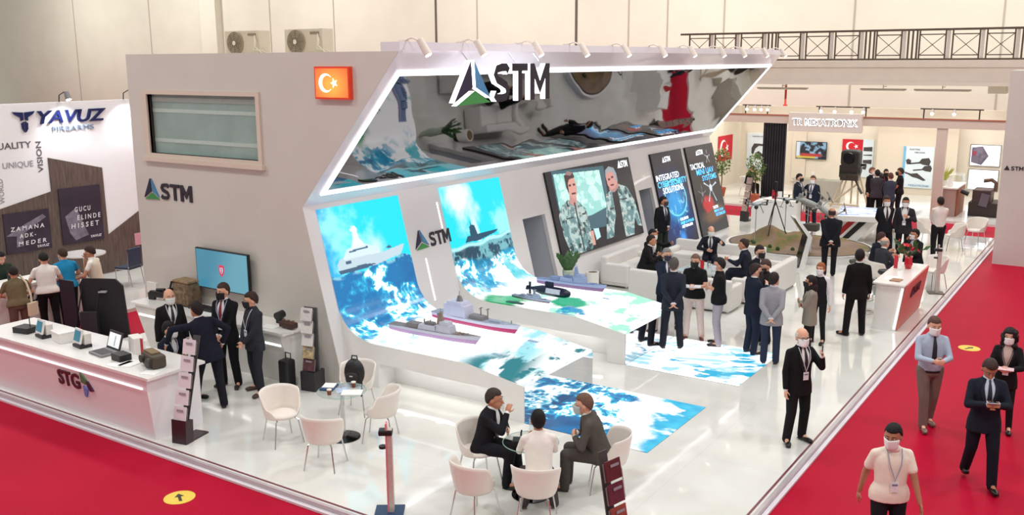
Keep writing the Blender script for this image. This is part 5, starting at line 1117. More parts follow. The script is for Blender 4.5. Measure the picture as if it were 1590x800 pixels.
def ship(name, label, loc, rz, L, B, D, cols, kind, tilt=0):
    t = thing(name, label, 'ship model', loc, rz); grey = M(cols[0], .45, vary=.04, scale=10); red = M(cols[1], .45); deck = M(cols[2], .6, vary=.08, scale=20); mast = M(cols[3], .5)
    mb = MB(); hull(mb, L, B, D, -L/2); h = mb.build('hull', [grey, red, deck], t, local=True, fix=True)
    for x in (-L*.25, L*.2): MB().cyl((x, 0, -.05), (x, 0, D*.1), .012, n=8).build('display_foot', CHROME, t, local=True)
    def bl(nm, x0, x1, w_, z0, z1, mat=grey, tp=.85, p=t):
        if kind == 'frigate': z0, z1 = [1+(z-1)*1.3 if z > 1 else z for z in (z0, z1)]
        q = [(x0*L, z0*D), (x1*L, z0*D), (x1*L-(x1-x0)*L*(1-tp)*.5, z1*D), (x0*L+(x1-x0)*L*(1-tp)*.25, z1*D)]
        W = w_*B/2; Wt = W*tp; V = [(q[0][0], -W, q[0][1]), (q[1][0], -W, q[1][1]), (q[1][0], W, q[1][1]), (q[0][0], W, q[0][1]), (q[3][0], -Wt, q[3][1]), (q[2][0], -Wt, q[2][1]), (q[2][0], Wt, q[2][1]), (q[3][0], Wt, q[3][1])]
        return MB().add(V, [(3, 2, 1, 0), (4, 5, 6, 7), (0, 1, 5, 4), (1, 2, 6, 5), (2, 3, 7, 6), (3, 0, 4, 7)]).build(nm, mat, p, local=True, bevel=.003)
    if kind == 'frigate':
        bl('flight_deck', -.5, -.28, .84, .95, 1.02, deck, 1); bl('hangar', -.30, -.16, .82, 1, 1.45, deck); bl('midship_house', -.16, .04, .86, 1, 1.5); bl('funnel', -.10, .0, .4, 1.5, 1.8, deck); bl('bridge', .04, .2, .84, 1, 1.75); bl('wheelhouse', .07, .17, .66, 1.75, 2.1)
        m1 = bl('mast', .03, .10, .42, 1.5, 2.9, mast, .35); MB().cyl((.062*L, 0, 3.4*D), (.062*L, 0, 4.0*D), .006, n=6).box((.062*L, 0, 3.5*D), (.02, .12, .012)).build('mast_pole', mast, m1, local=True)
        g = MB(); g.cyl((.3*L, 0, 1.05*D), (.3*L, 0, 1.25*D), .03, n=12); g.build('gun_turret', mast, t, local=True); MB().cyl((.3*L, 0, 1.2*D), (.37*L, 0, 1.3*D), .007, n=6).build('gun_barrel', mast, t, local=True); bl('bow_breakwater', .24, .26, .6, 1.0, 1.15, mast)
        for x in (-.12, -.05): MB().cyl((x*L, .0, 1.5*D), (x*L, 0, 2.3*D), .012, n=8).build('sensor', mast, t, local=True)
    elif kind == 'supply':
        bl('flight_deck', -.5, -.34, .86, 1.0, 1.1, deck, 1); bl('superstructure', -.34, -.08, .92, 1, 2.5, grey, .92); bl('bridge', -.30, -.12, .94, 2.5, 2.9, grey, .9); bl('bridge_window_band', -.135, -.095, .8, 2.2, 2.45, M((60, 70, 84), .3), 1)
        m1 = bl('mast', -.22, -.17, .3, 2.9, 3.6, mast, .4); MB().cyl((-.2*L, 0, 3.5*D), (-.2*L, 0, 4.2*D), .006, n=6).build('mast_pole', mast, m1, local=True)
        for x in (.04, .12): MB().cyl((x*L, .03, 1.1*D), (x*L, .03, 2.5*D), .012, n=8).box((x*L, .03, 2.4*D), (.02, .09, .012)).build('kingpost', mast, t, local=True)
        bl('tank_house', -.06, .10, .6, 1.0, 1.5, mast); bl('forward_house', .16, .3, .4, 1.0, 1.25, deck); MB().cyl((.4*L, 0, 1.2*D), (.4*L, 0, 1.6*D), .008, n=6).build('foremast', mast, t, local=True)
        bl('side_window', -.42, -.36, .88, .75, .92, M((44, 56, 90), .3), 1)
    elif kind == 'sub': pass
    return t
SG = (184, 186, 200)
ship('warship_model', 'grey warship model with brown mast on the near sea table', (-9.78, 12.32, .86), R(2), 1.9, .24, .13, (SG, (176, 140, 184), (120, 116, 118), (138, 124, 112)), 'frigate')
ship('supply_ship_model', 'white and magenta hulled supply ship model on the near sea table', (-9.6, 13.28, .86), R(-3), 1.95, .3, .14, ((196, 198, 220), (176, 30, 100), (150, 158, 176), (130, 126, 128)), 'supply')
ship('warship_model', 'pale blue-grey warship model on the farther sea table', (-9.62, 16.72, .86), R(2), 1.62, .2, .13, ((150, 166, 206), (128, 96, 140), (120, 138, 176), (140, 156, 196)), 'frigate')
ship('warship_model', 'small low grey boat model beside the dark submarine', (-9.8, 15.45, .84), R(-4), .95, .13, .06, ((158, 176, 200), (110, 90, 110), (130, 140, 160), (140, 150, 170)), 'frigate')
t = thing('submarine_model', 'dark blue submarine model with pale side panels', 'submarine model', (-9.62, 15.85, .95), R(-3)); SB = M((22, 26, 56), .35)
mb = MB(); pr = [(-.56, .004), (-.5, .012), (-.36, .06), (-.2, .095), (.2, .1), (.36, .09), (.45, .06), (.48, .02), (.485, .002)]
rings = [[(x, r*cos(a), .02+r*sin(a)) for a in np.linspace(0, 2*pi, 20, endpoint=False)] for x, r in pr]; mb.loft(rings); mb.build('pressure_hull', SB, t, local=True, smooth=True, fix=True)
MB().box((-.02, 0, .15), (.2, .05, .12)).build('sail', SB, t, local=True, bevel=.015); MB().box((-.5, 0, .02), (.05, .26, .014)).build('tail_plane', SB, t, local=True); MB().box((-.5, 0, .02), (.05, .014, .26)).build('rudder', SB, t, local=True); MB().cyl((-.57, 0, .02), (-.55, 0, .02), .05, n=10).build('propeller', SB, t, local=True)
MB().box((.12, -.085, .045), (.34, .03, .1), mat=Matrix.Rotation(R(-20), 3, 'X')).build('label_panel', M((206, 212, 226), .4, vary=.1, scale=20), t, local=True, bevel=.004)
for x in (-.2, .2): MB().cyl((x, 0, -.14), (x, 0, -.06), .01, n=8).build('display_foot', CHROME, t, local=True)
for x, y, w_ in ((-8.45, 12.25, .17), (-8.35, 13.2, .2), (-9.0, 15.55, .16), (-8.7, 16.5, .16)):
    tag(MB().box((x, y, .8), (w_, .07, .012), rz=-.1).build('name_plate', M((150, 176, 200), .3)), 'small grey name plate lying beside a ship model', 'name plate', 'name plates by the ship models')
tag(MB().box((-10.05, 15.22, .805), (.4, .1, .02), rz=-.1).build('dark_plate', M((30, 70, 66), .4)), 'dark green name plate at the near rim of the farther table', 'name plate')

# ------------------------------------------------------------------ terrain model with drones
t = thing('terrain_model', 'oval relief terrain model in brown and green on a white plinth', 'terrain model', (-8.1, 27.2, 0))
mb = MB(); mb.lathe([(1.0, 0), (1.0, .20), (1.03, .22), (0, .22)], (0, 0, 0), 64); mb.v = [(-8.1+x*2.05, 27.3+y*1.75, z) for x, y, z in mb.v]; mb.build('plinth', WHITE, t, smooth=False)
mb = MB(); mb.lathe([(1.0, .0), (1.0, .03)], (0, 0, 0), 64); mb.v = [(-8.1+x*2.02, 27.3+y*1.72, z+.2) for x, y, z in mb.v]; mb.build('rim', BLACK, t)
V = []; F = []; nr, na = 26, 72; cs_ = []
def th(x, y): return .24+.40*math.exp(-((x+.5)**2/.9+(y+.05)**2/.5))*(1+.3*sin(5*x+3*y))+.16*math.exp(-((x-1.0)**2/.3+(y-.2)**2/.4))+.05*sin(4*x)*cos(5*y)*.5+.035*sin(9*x+2*y)*sin(7*y)
for i in range(nr+1):
    for j in range(na):
        r = i/nr; a = 2*pi*j/na; x, y = 1.96*r*cos(a), 1.66*r*sin(a); z = .21+(th(x, y)-.21)*min(1, (1-r)*5); V.append((-8.1+x, 27.3+y, max(z, .21)+.02)); cs_.append((x, y, z))
for i in range(nr):
    for j in range(na): F.append((i*na+j, (i+1)*na+j, (i+1)*na+(j+1) % na, i*na+(j+1) % na))
mb = MB(); mb.v = V; mb.f = F; mb.mi = [0]*len(F)
m = bpy.data.materials.new('terrain_paint'); m.use_nodes = True; nt = m.node_tree; b = nt.nodes['Principled BSDF']; b.inputs['Roughness'].default_value = .9
tc = nt.nodes.new('ShaderNodeTexCoord'); n = nt.nodes.new('ShaderNodeTexNoise'); n.inputs['Scale'].default_value = 1.3; n.inputs['Detail'].default_value = 8; rp = nt.nodes.new('ShaderNodeValToRGB')
e = rp.color_ramp.elements; e[0].position = .36; e[0].color = C(80, 104, 52); e[1].position = .72; e[1].color = C(146, 122, 108); e2 = e.new(.46); e2.color = C(134, 110, 74); e3 = e.new(.6); e3.color = C(140, 118, 104)
nt.links.new(tc.outputs['Object'], n.inputs['Vector']); nt.links.new(n.outputs['Fac'], rp.inputs['Fac']); nt.links.new(rp.outputs[0], b.inputs['Base Color'])
mb.build('relief', m, t, smooth=True)
for k in range(9):
    a = random.uniform(-2.6, -.4); r = random.uniform(.75, .9); x, y = -8.1+1.9*r*cos(a), 27.3+1.6*r*sin(a); MB().ell((x, y, .30), (.06, .06, .07), nu=8, nv=6).build('model_tree', M((50, 74, 40), .8), t)
def drone(x, y, z, label, s=1, col=(90, 92, 94), arms=4, rz=0, pole=True):
    t = thing('quadcopter', label, 'drone', (x, y, .25 if pole else z), rz); h = z-.25 if pole else 0; G = M(col, .45)
    mb = MB(); mb.ell((0, 0, h), (.16*s, .12*s, .06*s), nu=12, nv=8); mb.build('body', M((170, 180, 186), .3) if arms == 4 else G, t, local=True, smooth=True)
    for k in range(arms):
        a = pi/4+k*2*pi/arms; e = Vector((cos(a)*.42*s, sin(a)*.42*s, h+.03)); ar = MB().tube([(0, 0, h), e], .016*s).build('arm', G, t, local=True)
        MB().cyl(e, e+Vector((0, 0, .06*s)), .026*s, n=8).build('motor', BLACK, ar, local=True); MB().box(e+Vector((0, 0, .065*s)), (.36*s, .025*s, .006), rz=a*2.3+.5).build('rotor', BLACK, ar, local=True)
    MB().ell((0, -.05*s, h-.09*s), (.06*s, .06*s, .06*s), nu=10, nv=6).build('camera_ball', BLACK, t, local=True)
    for sx in (-1, 1): MB().tube([(sx*.1*s, 0, h-.02), (sx*.2*s, 0, h-.24*s), (sx*.2*s, -.12*s, h-.24*s), (sx*.2*s, .12*s, h-.24*s)], .01*s).build('landing_skid', G, t, local=True)
    if pole: MB().cyl((0, 0, 0), (0, 0, h-.03), .012, n=8).build('display_pole', CHROME, t, local=True)
drone(-9.15, 26.55, 1.42, 'quadcopter on a thin pole over the left of the terrain model', 1, rz=.3)
drone(-8.55, 27.4, 1.50, 'second quadcopter on a pole behind the black tripod', .9, rz=.9)
t = thing('camera_tripod', 'black tripod with cylinder sensor standing in the terrain model', 'tripod', (-8.75, 27.0, .3))
MB().cyl((-8.75, 27.0, 1.75), (-8.75, 27.0, 2.05), .05).build('sensor_head', BLACK, t); MB().cyl((-8.75, 27.0, 1.35), (-8.75, 27.0, 1.78), .02).build('centre_column', BLACK, t)
for k in range(3): a = 2.1*k+.4; MB().tube([(-8.75, 27.0, 1.5), (-8.75+.36*cos(a), 27.0+.36*sin(a), .5)], .016).build('leg', BLACK, t)
def fixedwing(x, y, z, rz, tilt, label, s=1):
    t = thing('armed_drone', label, 'drone', (x, y, .3), rz); h = z-.3; G = M((150, 152, 148), .45, vary=.06); D_ = M((84, 80, 72), .5); q = Matrix.Rotation(tilt, 3, 'Y') @ Matrix.Rotation(.3, 3, 'X')
    mb = MB(); mb.ell((0, 0, h), (.42*s, .10*s, .09*s), q=q, nu=14, nv=10); mb.build('fuselage', G, t, local=True, smooth=True)
    T = lambda p: Vector((0, 0, h))+q @ Vector(p)
    for sx in (-1, 1):
        for xx in (-.3, .28):
            a_ = MB().tube([T((xx*s*.8, 0, 0)), T((xx*s, sx*.42*s, .06))], .022*s).build('arm', G, t, local=True); e = T((xx*s, sx*.42*s, .06)); MB().cyl(e, e+q @ Vector((0, 0, .08*s)), .035*s, n=8).build('motor', D_, a_, local=True); MB().box(e+q @ Vector((0, 0, .09*s)), (.5*s, .03*s, .008), mat=q @ Matrix.Rotation(xx*5+sx, 3, 'Z')).build('rotor', D_, a_, local=True)
    MB().tube([T((-.1*s, .1*s, -.05)), T((-.05*s, .12*s, -.3*s)), T((.2*s, .12*s, -.32*s))], .014*s).tube([T((-.1*s, -.1*s, -.05)), T((-.05*s, -.12*s, -.3*s)), T((.2*s, -.12*s, -.32*s))], .014*s).build('landing_skid', G, t, local=True)
    MB().box(T((.15*s, 0, -.14*s)), (.3*s, .1*s, .1*s), mat=q).build('payload', D_, t, local=True, bevel=.01); MB().box(T((-.3*s, 0, .1*s)), (.12*s, .02*s, .16*s), mat=q).build('tail_fin', G, t, local=True)
    MB().cyl((0, 0, 0), (0, 0, h-.05), .014, n=8).build('display_pole', CHROME, t, local=True)
fixedwing(-7.75, 26.9, 1.52, R(10), .35, 'grey multi-rotor drone tilted over the middle of the terrain model', .95)
fixedwing(-7.15, 26.6, 1.35, R(-15), .5, 'grey multi-rotor drone just left of the man with hands behind him', .95)
t = thing('ground_robot', 'small dark tracked robot behind the kiosk', 'robot', (-7.3, 26.0, .22)); MB().box((-7.35, 25.95, 1.0), (.36, .3, .2)).build('turret', M((66, 58, 50), .6), t, bevel=.03); MB().cyl((-7.35, 25.95, .22), (-7.35, 25.95, .9), .03).build('pole', CHROME, t); MB().cyl((-7.5, 25.9, 1.05), (-7.62, 25.75, 1.05), .04).build('lens', BLACK, t)
t = thing('mortar_tube', 'dark olive tube lying on the floor at the terrain edge', 'tube', (-5.9, 26.3, 0)); MB().cyl((-6.25, 25.9, .16), (-5.75, 26.6, .3), .06).build('tube', M((74, 76, 62), .5), t); MB().tube([(-6.0, 26.25, .0), (-6.0, 26.25, .2)], .02).build('leg', M((74, 76, 62), .5), t)
# kiosk
t = thing('touch_kiosk', 'angular white kiosk with black screen standing in front of the terrain model', 'kiosk', (-7.25, 24.9, 0))
u_k = Vector((cos(R(30)), sin(R(30)), 0)); v_k = Vector((-sin(R(30)), cos(R(30)), 0))
P = [(-.50, 0), (.14, 0), (.30, .90), (-.10, 1.42), (-.18, 1.40), (.18, .90), (.0, .06), (-.50, .05)]
mb = MB(); mb.prism([(p[0], p[1]) for p in P], Vector((-7.3, 24.8, 0)), u_k, az, v_k*.5); mb.build('frame', WHITE, t)
P2 = [(-.185, 1.40), (.165, .90), (.145, .90), (-.205, 1.40)]; mb = MB(); mb.prism(P2, Vector((-7.3, 24.8, 0))+v_k*.03, u_k, az, v_k*.44); mb.build('upper_screen', BLACKG, t)
P3 = [(.165, .90), (.0, .08), (-.02, .08), (.145, .90)]; mb = MB(); mb.prism(P3, Vector((-7.3, 24.8, 0))+v_k*.03, u_k, az, v_k*.44); mb.build('lower_screen', BLACKG, t)
MB().prism([(-.48, .05), (-.02, .06), (-.02, .07), (-.48, .06)], Vector((-7.3, 24.8, 0))+v_k*.03, u_k, az, v_k*.44).build('foot_pad', BLACKG, t)
# white plinth cube with card stand
t = thing('display_plinth', 'white angular plinth behind the drones', 'plinth', (-10.2, 31.2, 0)); MB().prism([(-.75, 0), (.75, 0), (.75, .95), (-.3, .98), (-.75, .85)], (-9.95, 30.6, 0), (.95, .2, 0), az, (-.1, .8, 0)).build('body', WHITE_M, t)
t = thing('plinth_card_stand', 'red and white card stand on the white plinth', 'card stand', (-10.0, 30.9, .96)); MB().box((-10.05, 30.9, 1.12), (.16, .02, .3)).build('red_card', M((196, 24, 40), .5), t); MB().box((-9.87, 30.9, 1.10), (.14, .02, .27)).build('white_card', PAPER, t); MB().box((-9.97, 30.9, .965), (.34, .1, .01)).build('base', WHITE, t)
# LED table with striped foot
t = thing('map_table', 'white table with glowing map top and slanting striped foot', 'table', (-7.1, 30.1, 0)); T0 = [(-7.95, 31.1), (-6.3, 31.3), (-6.0, 29.5), (-7.5, 29.0)]
mb = MB(); mb.prism(T0, (0, 0, .72), ax, ys_, (0, 0, .16)); mb.build('table_slab', WHITE, t)
A, B = np.meshgrid(np.linspace(0, 1, 41), np.linspace(0, 1, 31)); im = mix(np.broadcast_to(rgb(225, 238, 250), A.shape+(3,)), rgb(70, 130, 200), ss(.5, .62, fbm(A*3, B*12, 4, 401))); im = mix(im, rgb(190, 170, 215), ss(.6, .7, fbm(A*4, B*14, 4, 405)))
def qd(u, v): a = Vector(T0[0]).lerp(Vector(T0[1]), u); b_ = Vector(T0[3]).lerp(Vector(T0[2]), u); p = a.lerp(b_, v); c_ = Vector((-6.94, 30.22)); p = c_+(p-c_)*.94; return (p.x, p.y, .885)
screen('led_screen', qd, 40, 30, im, t, 1.1)
mb = MB(); mb.prism([(0, 0), (.7, 0), (1.35, .72), (.1, .72)], (-7.75, 29.5, 0), (.97, .12, 0), az, (.1, .7, 0)); mb.build('slanting_foot', WHITE, t)
fo = Vector((-7.75, 29.5, 0)); fr_ = Vector((.97, .12, 0)); fn_ = Vector((.12, -.97, 0)).normalized()*.012
for (a, c) in ((.30, (176, 30, 40)), (.62, (28, 26, 28))):
    MB().prism([(a-.30, .12), (a-.10, .12), (a+.42, .68), (a+.20, .68)], fo+fn_*.1, fr_, az, fn_).build('stripe', M(c, .5), t)
# yellow floor stickers on the carpet
t = None
for (x, y, a, l) in ((-10.02, 7.18, R(150), 'yellow round floor sticker with arrow at the lower left'), (-2.43, 19.91, R(60), 'yellow round floor sticker behind the man in the navy suit')):
    t = thing('floor_sticker', l, 'floor sticker', (x, y, ZC), a); MB().lathe([(.2, 0), (.2, .004), (0, .004)], (0, 0, 0), 32).build('disc', M((226, 196, 70), .5), t, local=True)
    MB().prism([(-.12, -.02), (.02, -.02), (.02, -.06), (.12, 0), (.02, .06), (.02, .02), (-.12, .02)], (0, 0, .004), (1, 0, 0), (0, 1, 0), (0, 0, .002)).build('arrow', M((40, 36, 20), .5), t, local=True)
# upright white board on the terrain side: low box near the aisle
# ------------------------------------------------------------------ people
def voxel(mb, name, mat, parent, vox, smooth=3, fac=.5):
    me = bpy.data.meshes.new('tmp'); me.from_pydata(mb.v, [], mb.f)
    o = bpy.data.objects.new('tmp', me); COL.objects.link(o)
    r = o.modifiers.new('r', 'REMESH'); r.mode = 'VOXEL'; r.voxel_size = vox; r.use_smooth_shade = True
    if smooth: s = o.modifiers.new('s', 'SMOOTH'); s.iterations = smooth; s.factor = fac
    dg = bpy.context.evaluated_depsgraph_get(); m2 = bpy.data.meshes.new_from_object(o.evaluated_get(dg)); m2.name = name
    bpy.data.objects.remove(o); bpy.data.meshes.remove(me)
    m2.materials.clear(); m2.materials.append(mat)
    q = bpy.data.objects.new(name, m2); COL.objects.link(q); q.parent = parent; WM[q.name] = WM[parent.name]; return q
V3 = Vector
def ik(a, c, l1, l2, hint):
    """joint between a and c on the side of hint; also the reachable end"""
    d = c-a; L = d.length; L2 = min(L, (l1+l2)*.995); d = d.normalized(); c = a+d*L2
    x = (l1*l1-l2*l2+L2*L2)/(2*L2); h = sqrt(max(l1*l1-x*x, 0)); p = (hint-a); p = p-d*p.dot(d)
    if p.length < 1e-4: p = d.orthogonal()
    return a+d*x+p.normalized()*h, c
SKIN = (222, 168, 142); SKIN2 = (196, 138, 108); SKIN3 = (176, 118, 92)
HB, HBR, HG, HGIN = (26, 22, 22), (62, 44, 36), (150, 146, 142), (150, 88, 52)
NAVY, BLK, CHAR, DGREY = (22, 26, 42), (20, 20, 24), (40, 42, 50), (62, 62, 68)
def person(label, pos, face, H=1.76, top=('suit', BLK, (232, 232, 234), None), legs=BLK, arms=('side', 'side'), sit=0, lean=0, side=0, tw=0, headyaw=0, headpitch=0, skin=SKIN,
           hair=('short', HB), mask=(240, 242, 244), feet=None, shoes=(18, 16, 16), badge=None, glasses=False, fem=False, wide=1.0, far=0, z0=0, name='person', group=None, knees=None):
    s = H/1.76; t = thing(name, label, 'person', (pos[0], pos[1], z0), R(face-90), group)
    sk = M(skin, .55, vary=.04, scale=20, spec=.35)
    sg = -1 if fem else 1; wd = wide*(.9 if fem else 1.04)
    ph = (.53 if sit else .95)*s
    P = V3((0, -.02 if sit else 0, ph))
    ln, sd = R(lean), R(side); U = V3((sin(sd), sin(ln), cos(ln)*cos(sd))).normalized()
    q = Matrix.Rotation(R(tw), 3, 'Z'); X = (q @ V3((1, 0, 0))); X = (X-U*X.dot(U)).normalized(); F = U.cross(X)
    if F.y < 0: F = -F
    Xp = V3((1, 0, 0)); 
    nb = P+U*.535*s
    def ax_at(tt):  # torso axis blends from pelvis frame to chest frame
        k = max(0, min(1, tt/.4)); x = (Xp*(1-k)+X*k); x = (x-U*x.dot(U)).normalized(); f = U.cross(x); f = -f if f.y < 0 else f; return x, f
    def tors(tab, tt):
        for i in range(len(tab)-1):
            if tt <= tab[i+1][0] or i == len(tab)-2:
                a, b_ = tab[i], tab[i+1]; k = max(0, min(1, (tt-a[0])/(b_[0]-a[0]))); return a[1]+(b_[1]-a[1])*k, a[2]+(b_[2]-a[2])*k, a[3]+(b_[3]-a[3])*k
    SKT = [(-.12, .12, .085, 0), (-.03, .155, .105, 0), (.1, .14, .1, 0), (.25, .155, .105, .005), (.36, .165, .108, .005), (.43, .14, .09, 0), (.485, .08, .065, 0), (.53, .055, .055, 0)]
    belly = .02*(wide-1)*10
    JKT = [(-.20 if not sit else -.10, .206, .145, 0), (-.06, .198, .143, 0), (.08, .168, .126+belly*.4, .004), (.2, .172, .128+belly*.3, .006), (.34, .190, .135, .006), (.42, .180, .12, 0), (.465, .135, .100, 0), (.505, .088, .080, 0), (.53, .068, .07, 0)]
    SHT = [(-.06, .165, .118, 0), (.02, .162, .12+belly*.4, .003), (.1, .158, .118+belly*.5, .006), (.25, .168, .118+belly*.2, .006), (.34, .178, .12, .004), (.41, .170, .108, 0), (.46, .125, .09, 0), (.50, .082, .074, 0), (.53, .066, .068, 0)]
    def ring(tab, tt, n=22, extra=0):
        rx, ry, fo = tors(tab, tt); x, f = ax_at(tt); c = P+U*tt*s+f*fo
        return [c+x*((rx*wd+extra)*s*cos(a))+f*((ry+extra)*s*sin(a)) for a in np.linspace(0, 2*pi, n, endpoint=False)]
    def tp(tab, tt, ang, off):  # point on the torso, ang from the front
        rx, ry, fo = tors(tab, tt); x, f = ax_at(tt); c = P+U*tt*s+f*fo
        return c+x*((rx*wd+off)*s*sin(ang))+f*((ry+off)*s*cos(ang))
    sho = {k: P+U*.432*s+X*(k*.168*wd*s)-F*.01 for k in (-1, 1)}
    pre = {'side': (V3((.255, .05, .80)), V3((.5, -.5, 1.1))), 'front': (V3((.04, .22, .93)), V3((.6, -.2, 1.05))), 'back': (V3((.03, -.20, .93)), V3((.7, -.3, 1.15))),
           'cross': (V3((-.13, .20, 1.16)), V3((.5, .1, .9))), 'read': (V3((.07, .32, 1.14)), V3((.45, 0, .9))), 'chest': (V3((.10, .24, 1.24)), V3((.5, -.05, .9))), 'hip': (V3((.23, .02, 1.02)), V3((.7, -.25, 1.1))),
           'phone': (V3((.25, .30, 1.22)), V3((.4, -.2, .9))), 'lean': (V3((.34, .42, 1.04)), V3((.6, .0, 1.3))), 'table': (V3((.12, .42, .80)), V3((.35, .0, .6))), 'lap': (V3((.08, .30, .72)), V3((.5, 0, .8))),
           'mouth': (V3((.10, .25, 1.15)), V3((.25, .35, .75))), 'swing': (V3((.28, .2, .86)), V3((.4, -.4, 1.1))), 'swingb': (V3((.28, -.16, .84)), V3((.4, -.6, 1.1))), 'desk': (V3((.20, .36, 1.06)), V3((.5, -.1, 1.1)))}
    body = MB(); hands = {}; armj = {}
    up_, fo_ = .285*s, .255*s
    for k, sp in ((-1, arms[0]), (1, arms[1])):
        if isinstance(sp, str): h, e = pre[sp]
        else: h, e = (V3(sp[0]), V3(sp[1])) if isinstance(sp[0], (tuple, list)) else (V3(sp), V3((.5, -.2, 1.0)))
        h = V3((h.x*k, h.y, h.z))*s; e = V3((e.x*k, e.y, e.z))*s
        if sit and isinstance(sp, str) and sp in ('side', 'front', 'cross', 'chest', 'read'): h.z -= .42*s; e.z -= .42*s
        el, wr = ik(sho[k], h, up_, fo_, e); armj[k] = (sho[k], el, wr)
        body.cap(sho[k], el, .05*s, .041*s); body.cap(el, wr, .04*s, .027*s)
        d = (wr-el).normalized(); inn = V3((-k, 0, 0)) if abs(d.x) < .8 else V3((0, -1, 0)); pn = (inn-d*inn.dot(d)).normalized(); lt = d.cross(pn).normalized()
        if lt.dot(V3((0, 1, .4))) < 0: lt = -lt  # thumb side
        Q = Matrix((lt, pn, d)).transposed(); c = wr+d*.055*s
        body.ell(c, (.040*s, .017*s, .052*s), q=Q, nu=12, nv=8)
        fr = .0085*s if not far else .0105*s; curl = .55
        for i, (o_, ln_) in enumerate(((.030, .068), (.010, .078), (-.011, .072), (-.031, .056))):
            b0 = wr+d*.085*s+lt*o_*s; d1 = (d+lt*o_*3+pn*curl*.5).normalized(); b1 = b0+d1*ln_*.5*s; d2 = (d*.7+pn*curl*1.3+lt*o_*2).normalized(); b2 = b1+d2*ln_*.5*s
            body.cap(b0-d*.02*s, b1, fr*1.1, fr, n=8, hs=2).cap(b1, b2, fr, fr*.85, n=8, hs=2)
        b0 = wr+d*.03*s+lt*.03*s; b1 = b0+(d*.6+lt*.65+pn*.3).normalized()*.045*s; body.cap(b0, b1, .012*s, .010*s, n=8, hs=2).cap(b1, b1+(d+pn*.5).normalized()*.03*s, .010*s, .008*s, n=8, hs=2)
        hands[k] = wr+d*.09*s
    hipj = {k: P+V3((k*.092*wd*s, 0, -.03*s)) for k in (-1, 1)}
    th_, sh_ = .43*s, .41*s
    ft = feet or (((-.11, .0, 0, 8), (.11, .02, 0, 8)) if not sit else ((-.13, .46, 0, 5), (.13, .46, 0, 5)))
    legj = {}
    for k, f_ in ((-1, ft[0]), (1, ft[1])):
        an = V3((f_[0], f_[1]-.03, f_[2]+.085*s)); kh = V3((f_[0]*1.3, 2.0, .8)) if not knees else V3((k*knees, 2, .9))
        kn, an = ik(hipj[k], an, th_, sh_, kh); legj[k] = (hipj[k], kn, an, f_)
        body.cap(hipj[k], kn, .078*s, .052*s); body.cap(kn, an, .05*s, .034*s); body.cap(an, an+V3((sin(R(f_[3]))*k*.12, cos(R(f_[3]))*.12, -.045)), .032*s, .026*s)
    body.loft([ring(SKT, tt, 20) for tt in (-.12, -.06, 0, .06, .12, .18, .25, .32, .38, .43, .46, .5, .53, .56)])
    # head
    hy, hp = R(headyaw), R(headpitch); HQ = (Matrix.Rotation(-hy+R(tw), 3, 'Z') @ Matrix.Rotation(-hp, 3, 'X'))
    hc = nb+(U*.5+V3((0, 0, .5)))*.115*s+HQ @ V3((0, .022, 0))*s; hs_ = s*(1.06 if fem else 1.12)
    T = lambda p: hc+HQ @ (V3(p)*hs_)
    body.cap(nb-U*.06*s, hc-V3((0, 0, .03)), .056*s*(.85 if fem else 1), .052*s*(.85 if fem else 1))
    body.ell(T((0, -.008, .022)), (.077*hs_, .097*hs_, .100*hs_), q=HQ); body.ell(T((0, .018, -.048)), (.060*hs_, .074*hs_, .070*hs_), q=HQ); body.cap(T((0, .066, -.098)), T((0, .06, -.085)), .022*hs_, .028*hs_, n=8)
    body.cap(T((0, .090, .004)), T((0, .112, -.034)), .010*hs_, .015*hs_, n=8); body.cap(T((-.032, .078, .026)), T((.032, .078, .026)), .012*hs_, n=8)
    for k in (-1, 1): body.ell(T((k*.078, -.008, -.012)), (.010*hs_, .020*hs_, .032*hs_), q=HQ, nu=10, nv=8)
    body.cap(T((-.02, .088, -.062)), T((.02, .088, -.062)), .008*hs_, n=8)
    voxel(body, 'body', sk, t, .0085 if not far else .012, 2)
    for k in (-1, 1):
        if headyaw*0 > 1: break
        e = MB(); e.ell(T((k*.030, .0815, .008)), (.0105*hs_, .0075*hs_, .0065*hs_), q=HQ, nu=10, nv=6, m=0); e.ell(T((k*.030, .0875, .008)), (.006*hs_, .0045*hs_, .006*hs_), q=HQ, nu=8, nv=6, m=1)
        e.build('eye', [M((235, 230, 225), .3, vary=0), M((36, 24, 20), .3, vary=0)], t, local=True, smooth=True)
        if not far: MB().tube([T((k*.015, .093, .030)), T((k*.032, .092, .034)), T((k*.05, .080, .028))], .0032*hs_, 6).build('eyebrow', M(hair[1] if hair[0] != 'bald' else HBR, .8), t, local=True)
    if not mask and not far: MB().ell(T((0, .0945, -.062)), (.022*hs_, .006*hs_, .007*hs_), q=HQ, nu=12, nv=6).build('mouth', M((160, 84, 76), .5), t, local=True, smooth=True)
    # hair
    kind, hcol = hair; HM = M(hcol, .7, vary=.2, scale=60, bump=.2, spec=.3)
